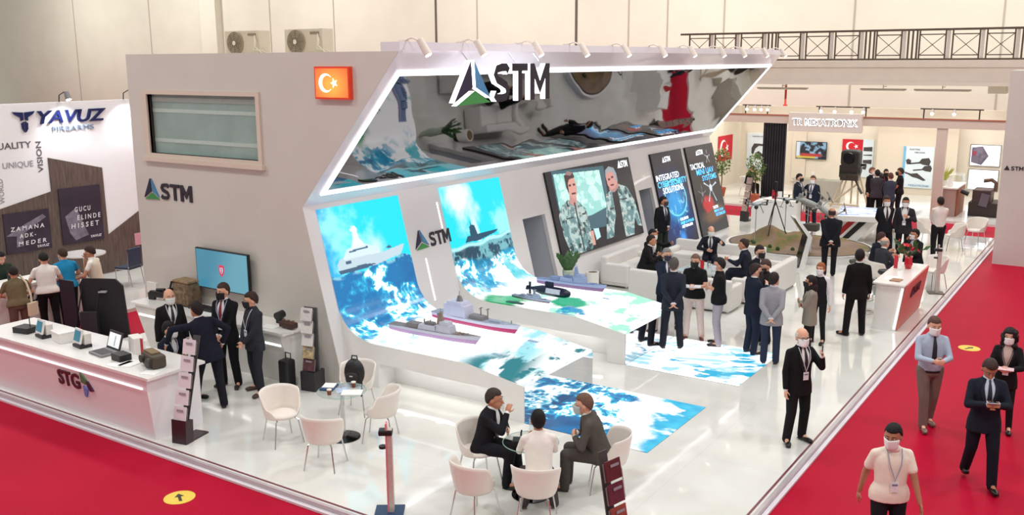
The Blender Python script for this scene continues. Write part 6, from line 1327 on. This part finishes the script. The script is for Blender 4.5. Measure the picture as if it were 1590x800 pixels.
    if kind != 'shaved':
        mb = MB(); nu, nv = 40, 26; V = []; rnd = random.Random(len(label))
        for j in range(nv+1):
            for i in range(nu):
                a, e = 2*pi*i/nu, pi*j/nv; dx, dy, dz = sin(e)*cos(a), sin(e)*sin(a), cos(e)
                th = .46 if dy > .5 else (.46-(.5-dy)*1.1 if dy > 0 else -.09+dy*.9)
                if kind in ('bald', 'ring'): ok = dz < .42 and dy < .35 and dz > -.5 and dz > th-.6
                elif kind in ('long', 'curly', 'bun', 'scarf'): ok = dz > (.42 if dy > .55 else (-.2 if dy > .25 else -.95))
                else: ok = dz > th
                k = (1.085+.02*sin(9*a)*sin(7*e)+(.03 if kind in ('short', 'long') and dz > .6 else 0)+(.10*rnd.random()+.1 if kind == 'curly' else 0)) if ok else .86
                if kind in ('bald', 'ring') and ok: k = 1.045
                V.append(T((dx*.078*k, -.008+dy*.098*k, (.022+dz*.102*k) if dz > 0 else (.022+dz*.12*k))))
        F_ = [(j*nu+i, (j+1)*nu+i, (j+1)*nu+(i+1) % nu, j*nu+(i+1) % nu) for j in range(nv) for i in range(nu)]
        mb.add(V, F_); mb.build('hair', HM, t, local=True, smooth=True)
        if kind == 'long': m_ = MB(); m_.cap(T((0, -.07, 0)), T((.03, -.085, -.22)), .07*s, .045*s).cap(T((-.06, -.03, -.02)), T((-.07, .05, -.26)), .035*s, .03*s); voxel(m_, 'long_hair', HM, t, .012, 2)
        if kind == 'bun': m_ = MB(); m_.cap(T((0, -.09, .0)), T((.02, -.15, -.14)), .04*s, .025*s); voxel(m_, 'pony_tail', HM, t, .012, 2)
        if kind == 'curly':
            m_ = MB()
            for k in range(60):
                a = rnd.uniform(0, 2*pi); 
                if .25*pi < a < .75*pi: continue
                z = rnd.uniform(-.17, .09); m_.ell(T((cos(a)*.095, -.01+sin(a)*.10, z)), (.035, .035, .035), nu=8, nv=6)
            voxel(m_, 'curls', HM, t, .012, 1)
        if kind == 'scarf': m_ = MB(); m_.cap(T((0, .03, -.11)), T((0, .05, -.36)), .085*s, .06*s).cap(T((0, -.05, -.1)), T((0, -.02, -.26)), .09*s, .09*s); voxel(m_, 'headscarf_drape', HM, t, .012, 2)
    if mask:
        def fn(u, v, off):
            a = (u-.5)*2*1.25; z = .002-.104*v; w_ = .074-.010*v; k = 1.0-.25*abs(v-.45); return T(((w_+.006-off)*sin(a), .010+(.098*(.93+.12*k)+.004-off)*cos(a)-(.006 if v > .8 else 0)+(.020*math.exp(-(a/.28)**2)*(1-.8*v) if off == 0 or 1 else 0), z-.012*(1-cos(a))*(1 if v < .5 else -.6)))
        mb = MB(); mb.slab(fn, 16, 8, .01); mb.build('face_mask', M(mask, .7, vary=.02), t, local=True, smooth=True)
    if glasses:
        g = MB()
        for k in (-1, 1): g.tube([T((k*.033+.024*cos(a), .102, .006+.017*sin(a))) for a in np.linspace(0, 2*pi, 13)], .0028, 5)
        g.tube([T((-.010, .106, .008)), T((.010, .106, .008))], .0028, 5)
        for k in (-1, 1): g.tube([T((k*.057, .10, .010)), T((k*.082, .0, .008))], .0025, 5)
        g.build('glasses', BLACK, t, local=True)
    # garments
    ty = top[0]; tc_ = M(top[1], .85, vary=.10 if sum(top[1]) < 330 else .03, scale=12, bump=.15, spec=.25); n_sl = None
    def sleeve(mb, r0, r1, r2, frac=1.0, both=True):
        for k in (-1, 1):
            a, el, wr = armj[k]; mb.cap(a, nb-U*.035*s+(a-nb)*.15, r0*s*.93, .048*s)
            if frac >= 1: mb.cap(a, el, r0*s, r1*s); mb.cap(el, el+(wr-el)*.93, r1*s, r2*s)
            else: mb.cap(a, a+(el-a)*frac, r0*s, (r1+.004)*s)
    if ty in ('suit', 'jacket'):
        mb = MB(); mb.loft([ring(JKT, tt) for tt in ((-.20 if not sit else -.10), -.13 if not sit else -.08, -.06, 0, .06, .12, .2, .27, .34, .39, .43, .46, .49, .515, .535)])
        sleeve(mb, .060, .055, .043)
        voxel(mb, 'jacket', tc_, t, .013 if not far else .017, 4)
        sc = top[2]; wv = .40 if ty == 'suit' else .6
        def sfn(u, v, off):
            tt = .13+.40*v; w_ = (.05+wv*(v**.8)); return tp(JKT, tt, (u-.5)*2*w_, .010-off)
        mb = MB(); mb.slab(sfn, 8, 12, .012); mb.build('shirt_front', M(sc, .7, vary=.03), t, local=True, smooth=True)
        for k in (-1, 1):
            def lf(u, v, off): tt = .14+.38*v; w_ = .05+wv*(v**.8); wl = .20*(sin(pi*min(1, v*1.05))**.7)+.02; return tp(JKT, tt, k*(w_+wl*u-.02), .017-off-.004*u)
            mb = MB(); mb.slab(lf, 3, 10, .010); mb.build('lapel', M(tuple(min(255, c+9) for c in top[1]), .8, vary=.08, spec=.25), t, local=True, smooth=True)
        if top[3]:
            def tf(u, v, off): return tp(JKT, .13+.385*v, (u-.5)*2*(.17-.09*v if v < .93 else .14), .018-off)
            mb = MB(); mb.slab(tf, 3, 10, .008); mb.build('tie', M(top[3], .5, vary=.1, scale=80), t, local=True, smooth=True)
        mb = MB(); mb.loft([[nb+U*(zz*s)+X*(r*s*cos(a))+F*(r*s*sin(a)+.008*s) for a in np.linspace(0, 2*pi, 18, endpoint=False)] for r, zz in ((.074, -.035), (.066, -.005), (.061, .022))]); mb.build('shirt_collar', M(sc, .7, vary=.02), t, local=True, smooth=True)
        if not sit or far == 0:
            for k in (-1, 1):
                a, el, wr = armj[k]; MB().cap(el+(wr-el)*.92, wr+(wr-el)*.005, .036*s, .035*s, n=10).build('shirt_cuff', M(sc, .7, vary=.02), t, local=True, smooth=True)
    elif ty in ('shirt', 'polo', 'vest', 'top'):
        mb = MB(); b0 = -.06 if ty != 'polo' else -.10
        TT = [b0, -.02, .03, .1, .17, .25, .31, .36, .4, .44, .47, .5, .525, .54]
        T2 = [(-.10, .204, .142+belly*.3, 0)]+[(-.02, .206, .144+belly*.4, 0), (.05, .190, .134+belly*.5, .003)]+SHT[2:] if ty in ('polo', 'top') else SHT
        mb.loft([ring(T2, tt, extra=.004) for tt in TT])
        if ty == 'vest':
            mb2_ = MB(); mb2_.loft([ring(T2, tt, extra=.012) for tt in TT[:-2]]); sl = MB(); sleeve(sl, .058, .05, .038, top[3] if len(top) > 3 else .5); sl.loft([ring(T2, tt, 22, .002) for tt in TT])
            voxel(sl, 'undershirt', M(top[2], .8, vary=.05), t, .013, 3); voxel(mb2_, 'vest', tc_, t, .013, 3)
        else:
            sleeve(mb, .057, .05 if ty != 'polo' else .056, .038, 1.0 if ty == 'shirt' else (.62 if ty in ('polo',) else top[3]))
            voxel(mb, 'shirt' if ty != 'polo' else 'polo_shirt', tc_, t, .013 if not far else .017, 3)
        mb = MB(); mb.loft([[nb+U*(zz*s)+X*(r*s*cos(a))+F*(r*s*sin(a)+.01*s) for a in np.linspace(0, 2*pi, 18, endpoint=False)] for r, zz in ((.080, -.045), (.072, -.012), (.064, .006))]); mb.build('collar', M(tuple(min(255, int(c*1.03)+3) for c in (top[1] if ty != 'vest' else top[2])), .75, vary=.03), t, local=True, smooth=True)
        if len(top) > 4 and top[4]:
            def tf(u, v, off): return tp(SHT, .10+.41*v, (u-.5)*2*(.2-.1*v if v < .93 else .16), .016-off)
            mb = MB(); mb.slab(tf, 3, 10, .008); mb.build('tie', M(top[4], .5, vary=.1, scale=80), t, local=True, smooth=True)
    lc = cloth(legs); mb = MB()
    if ty == 'shirt':
        bt = MB(); bt.loft([ring([(-1, .170, .124+belly*.4, 0), (1, .170, .124+belly*.4, 0)], tt) for tt in (-.055, -.02)]); bt.build('belt', M((34, 24, 20), .5), t, local=True, smooth=True)
    mb.loft([ring([(-.14, .10, .09, 0), (-.10, .165, .122, 0), (-.02, .166, .122+belly*.3, 0), (.02, .155, .116, 0)], tt) for tt in (-.14, -.10, -.06, -.02, .0)])
    for k in (-1, 1):
        hj, kn, an, f_ = legj[k]; mb.cap(hj+V3((0, 0, -.02*s)) if ty in ('polo', 'top') and not sit else hj, kn, .104*s*(.84 if fem else 1), .076*s*(.82 if fem else 1), n=14); mb.cap(kn, an+(an-kn)*.05, .074*s*(.82 if fem else 1), .064*s*(.75 if fem else 1), n=14)
    voxel(mb, 'trousers', lc, t, .014 if not far else .018, 3)
    shm = M(shoes, .35, vary=.08)
    for k in (-1, 1):
        hj, kn, an, f_ = legj[k]; Qf = Matrix.Rotation(-k*R(f_[3]), 3, 'Z') @ Matrix.Rotation(-R(f_[4]) if len(f_) > 4 else 0, 3, 'X'); c = V3((an.x, an.y+.03, an.z-.085*s))
        m_ = MB(); TQ = lambda p: c+V3((0, 0, .0))+Qf @ (V3(p)*s)
        m_.ell(TQ((0, -.03, .042)), (.043*s, .062*s, .042*s), q=Qf).ell(TQ((0, .09, .034)), (.046*s, .105*s, .034*s), q=Qf).cap(TQ((0, -.03, .05)), TQ((0, -.035, .10)), .042*s, .04*s).box(TQ((0, .045, .010)), (.07*s, .25*s, .020*s), mat=Qf)
        voxel(m_, 'shoe', shm, t, .010 if not far else .014, 1)
    if badge:
        tab = JKT if ty in ('suit', 'jacket') else SHT; of = .026
        L_ = [tp(tab, .52, .9, of), tp(tab, .46, .50, of), tp(tab, .36, .30, of), tp(tab, .24, .10, of), tp(tab, .17, .0, of)]; R_ = [tp(tab, .17, .0, of), tp(tab, .24, -.10, of), tp(tab, .36, -.30, of), tp(tab, .46, -.50, of), tp(tab, .52, -.9, of)]
        MB().tube(L_+R_[1:], .0055*s, 6).build('lanyard', M(badge, .6), t, local=True)
        c = tp(tab, .11, 0, .030); xx, ff = ax_at(.1); Q3 = Matrix((xx, ff, U)).transposed()
        bd = MB(); bd.box(c, (.085*s, .005, .12*s), mat=Q3, m=0); bd.box(c+ff*.004+U*.025*s, (.06*s, .003, .02*s), mat=Q3, m=1); bd.build('badge', [M((232, 234, 238), .4), M((120, 130, 160), .4)], t, local=True)
    t['_h'] = 0; del t['_h']
    return t, {k: WM[t.name] @ hands[k] for k in hands}, WM[t.name]
WT = (236, 236, 236)
def facing(px_, py_, deg): return deg
# directions (world degrees): towards the camera ~ -56, image right ~ 34, away ~ 124, image left ~ 214
P_ = person
# --- left stand visitors
P_('person in olive brown top with cream bag strap, back turned, at the firearms counter', (-18.35, 9.82), 165, 1.66, ('top', (112, 96, 72), 0, .62), (104, 78, 70), ('desk', 'desk'), lean=12, headpitch=25, hair=('short', (30, 24, 24)), mask=None, z0=ZC, skin=SKIN2, wide=1.12, shoes=(60, 50, 46))
mb = MB(); mb.tube([(-18.50, 9.98, 1.34), (-18.28, 9.98, 1.22), (-18.16, 9.98, .98), (-18.15, 9.98, .8)], .022, 6).box((-18.13, 9.98, .70), (.06, .22, .26), rz=.3); tag(mb.build('shoulder_bag', M((216, 196, 172), .7)), 'cream shoulder bag hanging beside the olive brown top', 'bag')
P_('person in white t-shirt and black trousers, back turned, at the firearms counter', (-18.66, 10.62), 158, 1.78, ('top', (240, 232, 226), 0, .5), (22, 18, 22), (((.26, .30, 1.02), (.55, -.1, .9)), 'desk'), lean=6, headpitch=28, mask=None, hair=('short', HB), z0=ZC, skin=SKIN, wide=1.08, shoes=(190, 180, 172), feet=((-.1, .1, 0, 5), (.12, -.12, 0, 12)))
P_('person in bright blue t-shirt, back turned, between the white t-shirt and the cream vest', (-18.75, 11.12), 168, 1.78, ('top', (34, 140, 190), 0, .5), (24, 24, 32), ('desk', 'desk'), lean=8, headpitch=20, mask=(240, 240, 240), hair=('short', HBR), z0=ZC, wide=1.05)
P_('person in cream padded vest over white t-shirt, raising a hand to the face', (-18.50, 11.66), 215, 1.78, ('vest', (226, 216, 196), (240, 236, 230), .5), (120, 110, 100), ('desk', ((.02, .22, 1.45), (.4, .0, 1.0))), lean=8, headpitch=20, headyaw=10, mask=None, hair=('short', (60, 40, 34)), z0=ZC, skin=SKIN2)
P_('person in dark green clothes cut by the left edge of the photo', (-20.1, 10.45), -10, 1.70, ('shirt', (44, 56, 46)), (30, 32, 34), ('desk', 'desk'), lean=10, headpitch=20, mask=None, z0=ZC)
# --- by the STG counter
P_('person with bald head and white mask in black suit standing behind the counter', (-13.55, 9.82), -20, 1.76, ('suit', (24, 22, 24), WT, (40, 38, 46)), BLK, ('side', 'side'), headyaw=0, hair=('shaved', HB), mask=(240, 242, 242), badge=(225, 228, 232))
P_('person seated low in navy suit with white mask and beard, looking right', (-13.12, 9.36), 20, 1.80, ('suit', (26, 30, 46), WT, None), NAVY, ('lap', 'lap'), sit=1, lean=10, hair=('short', HB), mask=(240, 240, 240), badge=(200, 205, 214))
st = thing('low_stool', 'low white stool under the seated person in the navy suit', 'stool', (-13.12, 9.36, 0)); MB().lathe([(.17, 0), (.17, .02), (.03, .04)], (-13.12, 9.36, 0)).build('foot', CHROME, st); MB().cyl((-13.12, 9.36, .03), (-13.12, 9.36, .4), .03).build('column', CHROME, st); MB().lathe([(.16, .38), (.17, .42), (0, .43)], (-13.12, 9.36, 0)).build('seat', WHITE_M, st)
P_('person in navy suit seen from behind, hand on hip, leaning on the counter', (-12.20, 9.50), 152, 1.80, ('suit', (22, 24, 40), WT, None), (24, 24, 34), (((.58, .26, 1.06), (.6, .2, 1.5)), 'hip'), lean=14, side=-10, headyaw=-24, hair=('short', (34, 26, 26)), mask=None, skin=SKIN2, feet=((-.22, .22, 0, 14), (.16, -.12, 0, 10)))
P_('person in black suit, dark red tie and black mask, hands clasped, by the back counter', (-12.76, 10.34), -72, 1.86, ('suit', (22, 21, 25), (225, 222, 228), (130, 28, 40)), (20, 20, 24), ('front', 'front'), headyaw=14, hair=('short', HBR), mask=(22, 22, 24), badge=(170, 180, 215), feet=((-.16, .02, 0, 24), (.14, .0, 0, 16)), shoes=(46, 28, 24))
P_('person with beard in charcoal suit and black shirt, hands clasped, brown shoes', (-12.11, 10.38), -100, 1.78, ('suit', (46, 48, 56), (34, 34, 40), None), (38, 40, 48), ('front', 'front'), headyaw=22, headpitch=6, hair=('short', (56, 38, 32)), mask=(28, 30, 38), badge=(214, 218, 226), feet=((-.20, .08, 0, 20), (.14, -.06, 0, 16)), shoes=(66, 42, 34), skin=SKIN)
# --- seated around the glass table
P_('person in black suit seated in profile, hand raised to the mouth, left of the table', (-6.88, 9.66), 14, 1.76, ('suit', (24, 24, 30), WT, None), (22, 22, 28), ('lap', ((.02, .33, .99), (.32, .40, .5))), sit=1, lean=14, headyaw=-6, headpitch=4, hair=('short', (60, 50, 46)), mask=None, skin=SKIN2, feet=((-.06, .50, 0, 5), (.16, .40, 0, 5)), shoes=(20, 18, 20), wide=1.05)
P_('person in white shirt seated with back to the camera at the glass table', (-5.80, 9.30), 128, 1.74, ('shirt', (240, 232, 226)), (70, 62, 62), ('table', 'table'), sit=1, lean=8, hair=('short', (22, 18, 20)), mask=None, skin=SKIN2, feet=((-.18, .12, 0, 5), (.20, .10, 0, 5)), shoes=(120, 92, 80))
P_('person in brown-grey suit and pale mask seated leaning in from the right of the table', (-5.45, 10.22), 200, 1.80, ('suit', (82, 76, 72), (234, 232, 230), None), (78, 72, 68), ('lap', 'lap'), sit=1, lean=20, headyaw=-6, headpitch=6, hair=('short', (110, 84, 70)), mask=(190, 205, 208), skin=SKIN, wide=1.1, glasses=False, shoes=(60, 36, 32))
# --- on the far floor screen
P_('person in navy suit with dark mask half hidden behind the dark suited back', (-7.95, 17.7), -40, 1.74, ('suit', (30, 36, 56), (225, 226, 232), (60, 40, 70)), (28, 32, 48), ('side', 'front'), hair=('short', (130, 124, 122)), mask=(44, 36, 60), feet=((-.2, .05, 0, 20), (.14, 0, 0, 10)))
P_('person in dark charcoal suit seen from behind with hands clasped behind the back', (-7.26, 16.52), 118, 1.82, ('suit', (38, 42, 54), WT, None), (34, 36, 46), ('back', 'back'), hair=('short', (84, 78, 76)), mask=None, headyaw=10, feet=((-.17, 0, 0, 14), (.17, .02, 0, 14)))
P_('person in black polo and cream trousers with black mask holding leaflets', (-7.16, 17.35), -76, 1.76, ('polo', (20, 20, 22)), (226, 206, 198), ('read', 'read'), headyaw=8, hair=('short', (112, 88, 76)), mask=(24, 24, 26), shoes=(92, 40, 34), badge=None, feet=((-.16, 0, 0, 16), (.15, .02, 0, 12)))
P_('person in black polo and pale grey trousers with white mask, arms folded, facing left', (-6.58, 17.18), 195, 1.78, ('polo', (22, 20, 24)), (176, 166, 176), ('cross', 'cross'), hair=('short', (36, 30, 30)), mask=(238, 240, 242), shoes=(34, 24, 26), wide=1.08, glasses=True)
for (x, y, z, l) in ((-7.06, 17.02, 1.16, 'white folded leaflets held by the person in the black polo'),): tag(MB().box((x, y, z), (.3, .2, .02), rz=.4, mat=None).build('leaflets', M((226, 226, 232), .5, vary=.15, scale=20)), l, 'leaflets')
# --- sofas
P_('person in black suit seated at the left sofa, seen from behind', (-10.0, 20.95), 20, 1.76, ('suit', (24, 22, 26), WT, None), BLK, ('lap', 'table'), sit=1, lean=16, hair=('short', (44, 34, 32)), mask=None, skin=SKIN2, far=1)
P_('person in black suit with white mask seated at the left sofa, hand held out', (-10.2, 21.65), -15, 1.78, ('suit', (22, 22, 26), WT, None), BLK, (((.2, .52, .98), (.4, 0, .7)), 'lap'), sit=1, lean=10, hair=('short', HB), mask=(236, 238, 240), skin=SKIN2, far=1)
P_('person with bald head, white mask and dark suit seated below the blue poster', (-9.1, 23.0), -70, 1.76, ('suit', (30, 32, 44), WT, (60, 56, 70)), NAVY, (((.3, .5, .95), (.5, 0, .7)), 'lap'), sit=1, lean=8, headyaw=-10, hair=('ring', (90, 70, 60)), mask=(236, 238, 240), far=1)
P_('person in navy suit seated at the right sofa facing left', (-7.6, 21.6), 190, 1.78, ('suit', (30, 34, 48), WT, None), NAVY, ('table', 'lap'), sit=1, lean=10, hair=('short', (56, 40, 36)), mask=None, skin=SKIN2, far=1)
P_('person in black suit and dark mask standing in the doorway beside the video wall', (-11.05, 24.25), -25, 1.80, ('suit', (20, 20, 26), (214, 216, 224), (40, 40, 50)), (34, 42, 36), ('front', 'side'), headyaw=-30, hair=('short', HB), mask=(60, 50, 56), skin=SKIN2, far=1)
# --- right group
P_('person in dark suit and black mask at the back of the group nearest the terrain', (-6.38, 18.82), -30, 1.78, ('suit', (26, 26, 34), (220, 216, 226), (70, 50, 70)), BLK, ('side', 'side'), hair=('short', (40, 30, 30)), mask=(26, 26, 30))
P_('person in dark jacket with bowed head and black mask in the middle of the group', (-5.88, 17.82), 235, 1.72, ('suit', (34, 28, 32), (40, 34, 38), None), BLK, ('front', 'side'), headpitch=18, hair=('short', (76, 56, 54)), mask=(24, 24, 28))
P_('person in long navy suit facing right with a hand raised, left of the grey jacket', (-5.84, 17.02), 50, 1.78, ('suit', (28, 34, 52), WT, None), (36, 42, 60), ('side', ((.0, .27, 1.30), (.4, 0, .95))), headyaw=10, hair=('short', (50, 36, 34)), mask=(50, 40, 44), shoes=(40, 24, 28))
P_('person in pale grey jacket and blue jeans seen from behind, hands behind the back', (-5.34, 16.62), 105, 1.74, ('suit', (152, 152, 158), (214, 220, 232), None), (44, 52, 74), ('back', 'back'), headyaw=14, hair=('short', (40, 32, 32)), mask=(236, 238, 240), shoes=(72, 46, 42))
P_('person with long dark headscarf and grey blazer, arms folded, facing left', (-4.80, 17.15), 200, 1.66, ('jacket', (142, 134, 124), (26, 22, 24), None), (28, 24, 26), ('cross', 'cross'), fem=True, hair=('scarf', (34, 26, 28)), mask=(28, 24, 26), skin=SKIN2)
P_('person with ginger hair and white mask in black vest over white blouse', (-4.98, 18.38), -95, 1.66, ('vest', (26, 24, 28), (226, 224, 228), 1.0), (28, 26, 30), ('side', 'side'), fem=True, hair=('bun', HGIN), mask=(238, 240, 242))
t, hd, _w = P_('person with bald head, glasses and white mask in black suit holding up a phone', (-3.80, 13.22), -38, 1.76, ('suit', (20, 19, 22), WT, (34, 32, 40)), (22, 21, 24), (((.17, .27, 1.37), (.42, -.1, .85)), 'side'), headyaw=8, hair=('ring', (200, 196, 192)), mask=(240, 242, 244), badge=(214, 216, 222), glasses=True, feet=((-.14, -.02, 0, 12), (.16, .04, 0, 30)), skin=SKIN)
ph = thing('phone', 'black phone held up by the person with bald head and white mask', 'phone', hd[-1]); MB().box(hd[-1]+V3((0, 0, .04)), (.012, .07, .15), mat=Matrix.Rotation(R(20), 3, 'Z')).build('body', BLACKG, ph, bevel=.004); MB().box(hd[-1]+V3((.008, .003, .085)), (.003, .02, .02), mat=Matrix.Rotation(R(20), 3, 'Z')).build('camera_lens', M((50, 50, 56), .2), ph)
t, hd, _w = P_('person in black suit seen from behind, standing left of the pink desk', (-4.50, 19.36), 118, 1.80, ('suit', (18, 14, 16), WT, None), (20, 16, 18), ('side', 'side'), headyaw=20, hair=('short', (26, 18, 18)), mask=None, skin=SKIN2, feet=((-.20, -.04, 0, 50), (.14, .02, 0, 10)), shoes=(36, 22, 20))
P_('stout person in black suit seen from behind, hands clasped behind, watching the drones', (-6.48, 24.6), 110, 1.80, ('suit', (24, 24, 30), WT, None), (22, 22, 28), ('back', 'back'), wide=1.22, hair=('ring', (56, 44, 44)), mask=None, skin=SKIN2, far=1)
P_('person with grey hair in dark grey suit seated with back turned behind the pink desk', (-4.98, 23.5), 55, 1.78, ('suit', (56, 58, 64), WT, None), CHAR, ('table', 'table'), sit=1, lean=10, hair=('ring', HG), mask=None, far=1)
P_('person in navy suit seated left of the grey-haired person behind the pink desk', (-5.28, 24.2), 40, 1.78, ('suit', (30, 32, 44), WT, None), NAVY, ('table', 'table'), sit=1, lean=14, headpitch=14, hair=('short', (66, 46, 40)), mask=None, far=1)
P_('person in black suit and white mask seated right of the flowers, hand at the chin', (-4.50, 25.2), 235, 1.78, ('suit', (24, 22, 26), (220, 214, 222), None), BLK, ('lap', ((.04, .28, 1.05), (.35, .2, .6))), sit=1, lean=8, headyaw=10, hair=('short', HB), mask=(238, 240, 242), glasses=True, far=1, skin=SKIN2)
P_('person in open black suit and white mask, left of the standing pair', (-5.76, 27.4), -62, 1.82, ('jacket', (24, 24, 30), (226, 224, 224), (50, 40, 46)), BLK, ('back', 'back'), hair=('short', (60, 40, 36)), mask=(238, 240, 242), far=1, feet=((-.2, 0, 0, 10), (.2, 0, 0, 10)), skin=SKIN2)
P_('person in dark grey suit with glasses and white mask, right of the standing pair', (-5.30, 27.6), -80, 1.80, ('suit', (42, 38, 44), (232, 228, 228), None), BLK, ('chest', 'side'), hair=('short', HB), mask=(238, 240, 242), glasses=True, far=1, wide=1.08, badge=(220, 222, 226), skin=SKIN2)
P_('person in white shirt and black trousers seen from behind near the queue post', (-4.52, 28.3), 118, 1.78, ('shirt', (226, 214, 208)), (22, 20, 24), ('front', 'front'), hair=('short', (34, 24, 22)), mask=None, far=1, skin=SKIN2, feet=((-.13, -.1, 0, 20), (.12, .12, 0, 5)))
P_('person in black suit at the left of the far standing group', (-7.98, 35.2), -20, 1.76, ('suit', (26, 24, 30), WT, None), BLK, ('side', 'side'), hair=('short', (120, 80, 64)), mask=(238, 240, 242), far=1)
P_('person in dark grey jacket, back turned, in the far standing group', (-7.62, 34.5), 115, 1.76, ('suit', (62, 58, 66), WT, None), BLK, ('front', 'front'), hair=('short', HB), mask=None, far=1)
P_('person in black dress with badge and black hair in the middle of the far group', (-7.56, 35.5), -60, 1.70, ('shirt', (24, 20, 24)), (24, 20, 24), ('front', 'front'), fem=True, hair=('long', HB), mask=(30, 28, 30), far=1, badge=(200, 60, 90))
P_('person in blue-grey jacket, back turned, right part of the far group', (-7.03, 33.8), 125, 1.76, ('suit', (58, 60, 76), WT, None), (44, 44, 56), ('front', 'front'), hair=('short', (90, 50, 40)), mask=None, far=1, headpitch=15)
P_('person in black polo with bare forearms at the right of the far group', (-6.95, 34.95), 190, 1.82, ('polo', (28, 24, 28)), (28, 26, 30), ('front', ((.1, .35, 1.0), (.4, 0, .9))), hair=('short', HBR), mask=(28, 26, 30), far=1, skin=SKIN2)
P_('person in navy suit with black mask, left of the pair before the glass showcase', (-9.48, 31.6), -10, 1.80, ('suit', (34, 38, 50), WT, (60, 60, 80)), CHAR, ('side', 'side'), hair=('short', HB), mask=(24, 26, 34), far=1, badge=(220, 222, 230))
P_('person in navy suit with white mask and lanyard, right of the pair', (-9.02, 31.65), -95, 1.76, ('suit', (32, 36, 54), WT, (60, 60, 80)), NAVY, ('side', 'hip'), hair=('short', (90, 58, 48)), mask=(238, 240, 242), far=1, badge=(214, 218, 226))
P_('person in black clothes seated alone looking down between the potted trees', (-13.4, 37.75), -25, 1.76, ('suit', (26, 24, 28), (40, 36, 40), None), BLK, ('lap', 'lap'), sit=1, lean=18, headpitch=35, hair=('short', (110, 60, 50)), mask=None, far=1)
chair(-13.45, 37.78, R(62), 'pale chair under the person seated alone between the potted trees', 'far white tub chairs')
# --- in the red aisle
P_('walking person in pale blue shirt, dark tie and grey-brown trousers with white mask', (-2.35, 15.06), -62, 1.80, ('shirt', (172, 186, 206), 0, 1, (30, 32, 44)), (118, 100, 94), ('read', 'read'), headpitch=8, hair=('short', (92, 64, 54)), mask=(240, 240, 240), z0=ZC, shoes=(120, 92, 80), wide=1.04, feet=((-.10, -.14, 0, 6), (.08, .16, 0, 6)))
t, hd, _w = P_('walking person in navy suit looking down at a phone held in both hands', (-1.36, 13.28), -70, 1.80, ('suit', (26, 30, 44), (200, 212, 230), (28, 32, 48)), (20, 22, 34), (((.05, .28, 1.20), (.5, 0, .9)), ((.05, .28, 1.20), (.5, 0, .9))), headpitch=30, hair=('short', (62, 46, 42)), mask=None, z0=ZC, feet=((-.12, .22, 0, 6), (.12, -.22, .05, 6, -20)), badge=None, skin=SKIN3)
c_ = (hd[-1]+hd[1])/2+V3((0, 0, .03)); ph = thing('phone', 'pale phone held by the walking person in the navy suit', 'phone', c_); MB().box(c_, (.15, .08, .012), rz=R(20)).build('body', M((200, 206, 214), .3), ph, bevel=.003); MB().box(c_+V3((0, 0, .007)), (.13, .066, .002), rz=R(20)).build('display', BLACKG, ph)
t, hd, _w = P_('walking person with curly dark hair and white mask in black jacket holding papers', (-1.36, 15.5), -88, 1.66, ('jacket', (24, 22, 26), (200, 176, 168), None), (24, 22, 26), ('read', 'read'), fem=True, hair=('curly', (34, 24, 26)), mask=(240, 240, 240), z0=ZC, badge=(60, 60, 70))
c_ = (hd[-1]+hd[1])/2+V3((0, 0, .03)); tag(MB().box(c_, (.24, .16, .008), rz=R(5)).build('leaflets', M((222, 190, 196), .5)), 'pink-white papers held by the person with curly dark hair', 'leaflets')
P_('walking person in cream white polo shirt with lanyard and white mask, lower right', (-1.92, 10.36), -60, 1.74, ('polo', (238, 226, 212)), (26, 26, 32), ('swing', 'swingb'), headyaw=34, headpitch=6, hair=('short', (24, 20, 22)), mask=(240, 238, 238), z0=ZC, badge=(150, 160, 180), skin=SKIN3, wide=1.02)
print('faces', sum(len(o.data.polygons) for o in S.objects if o.type == 'MESH'))
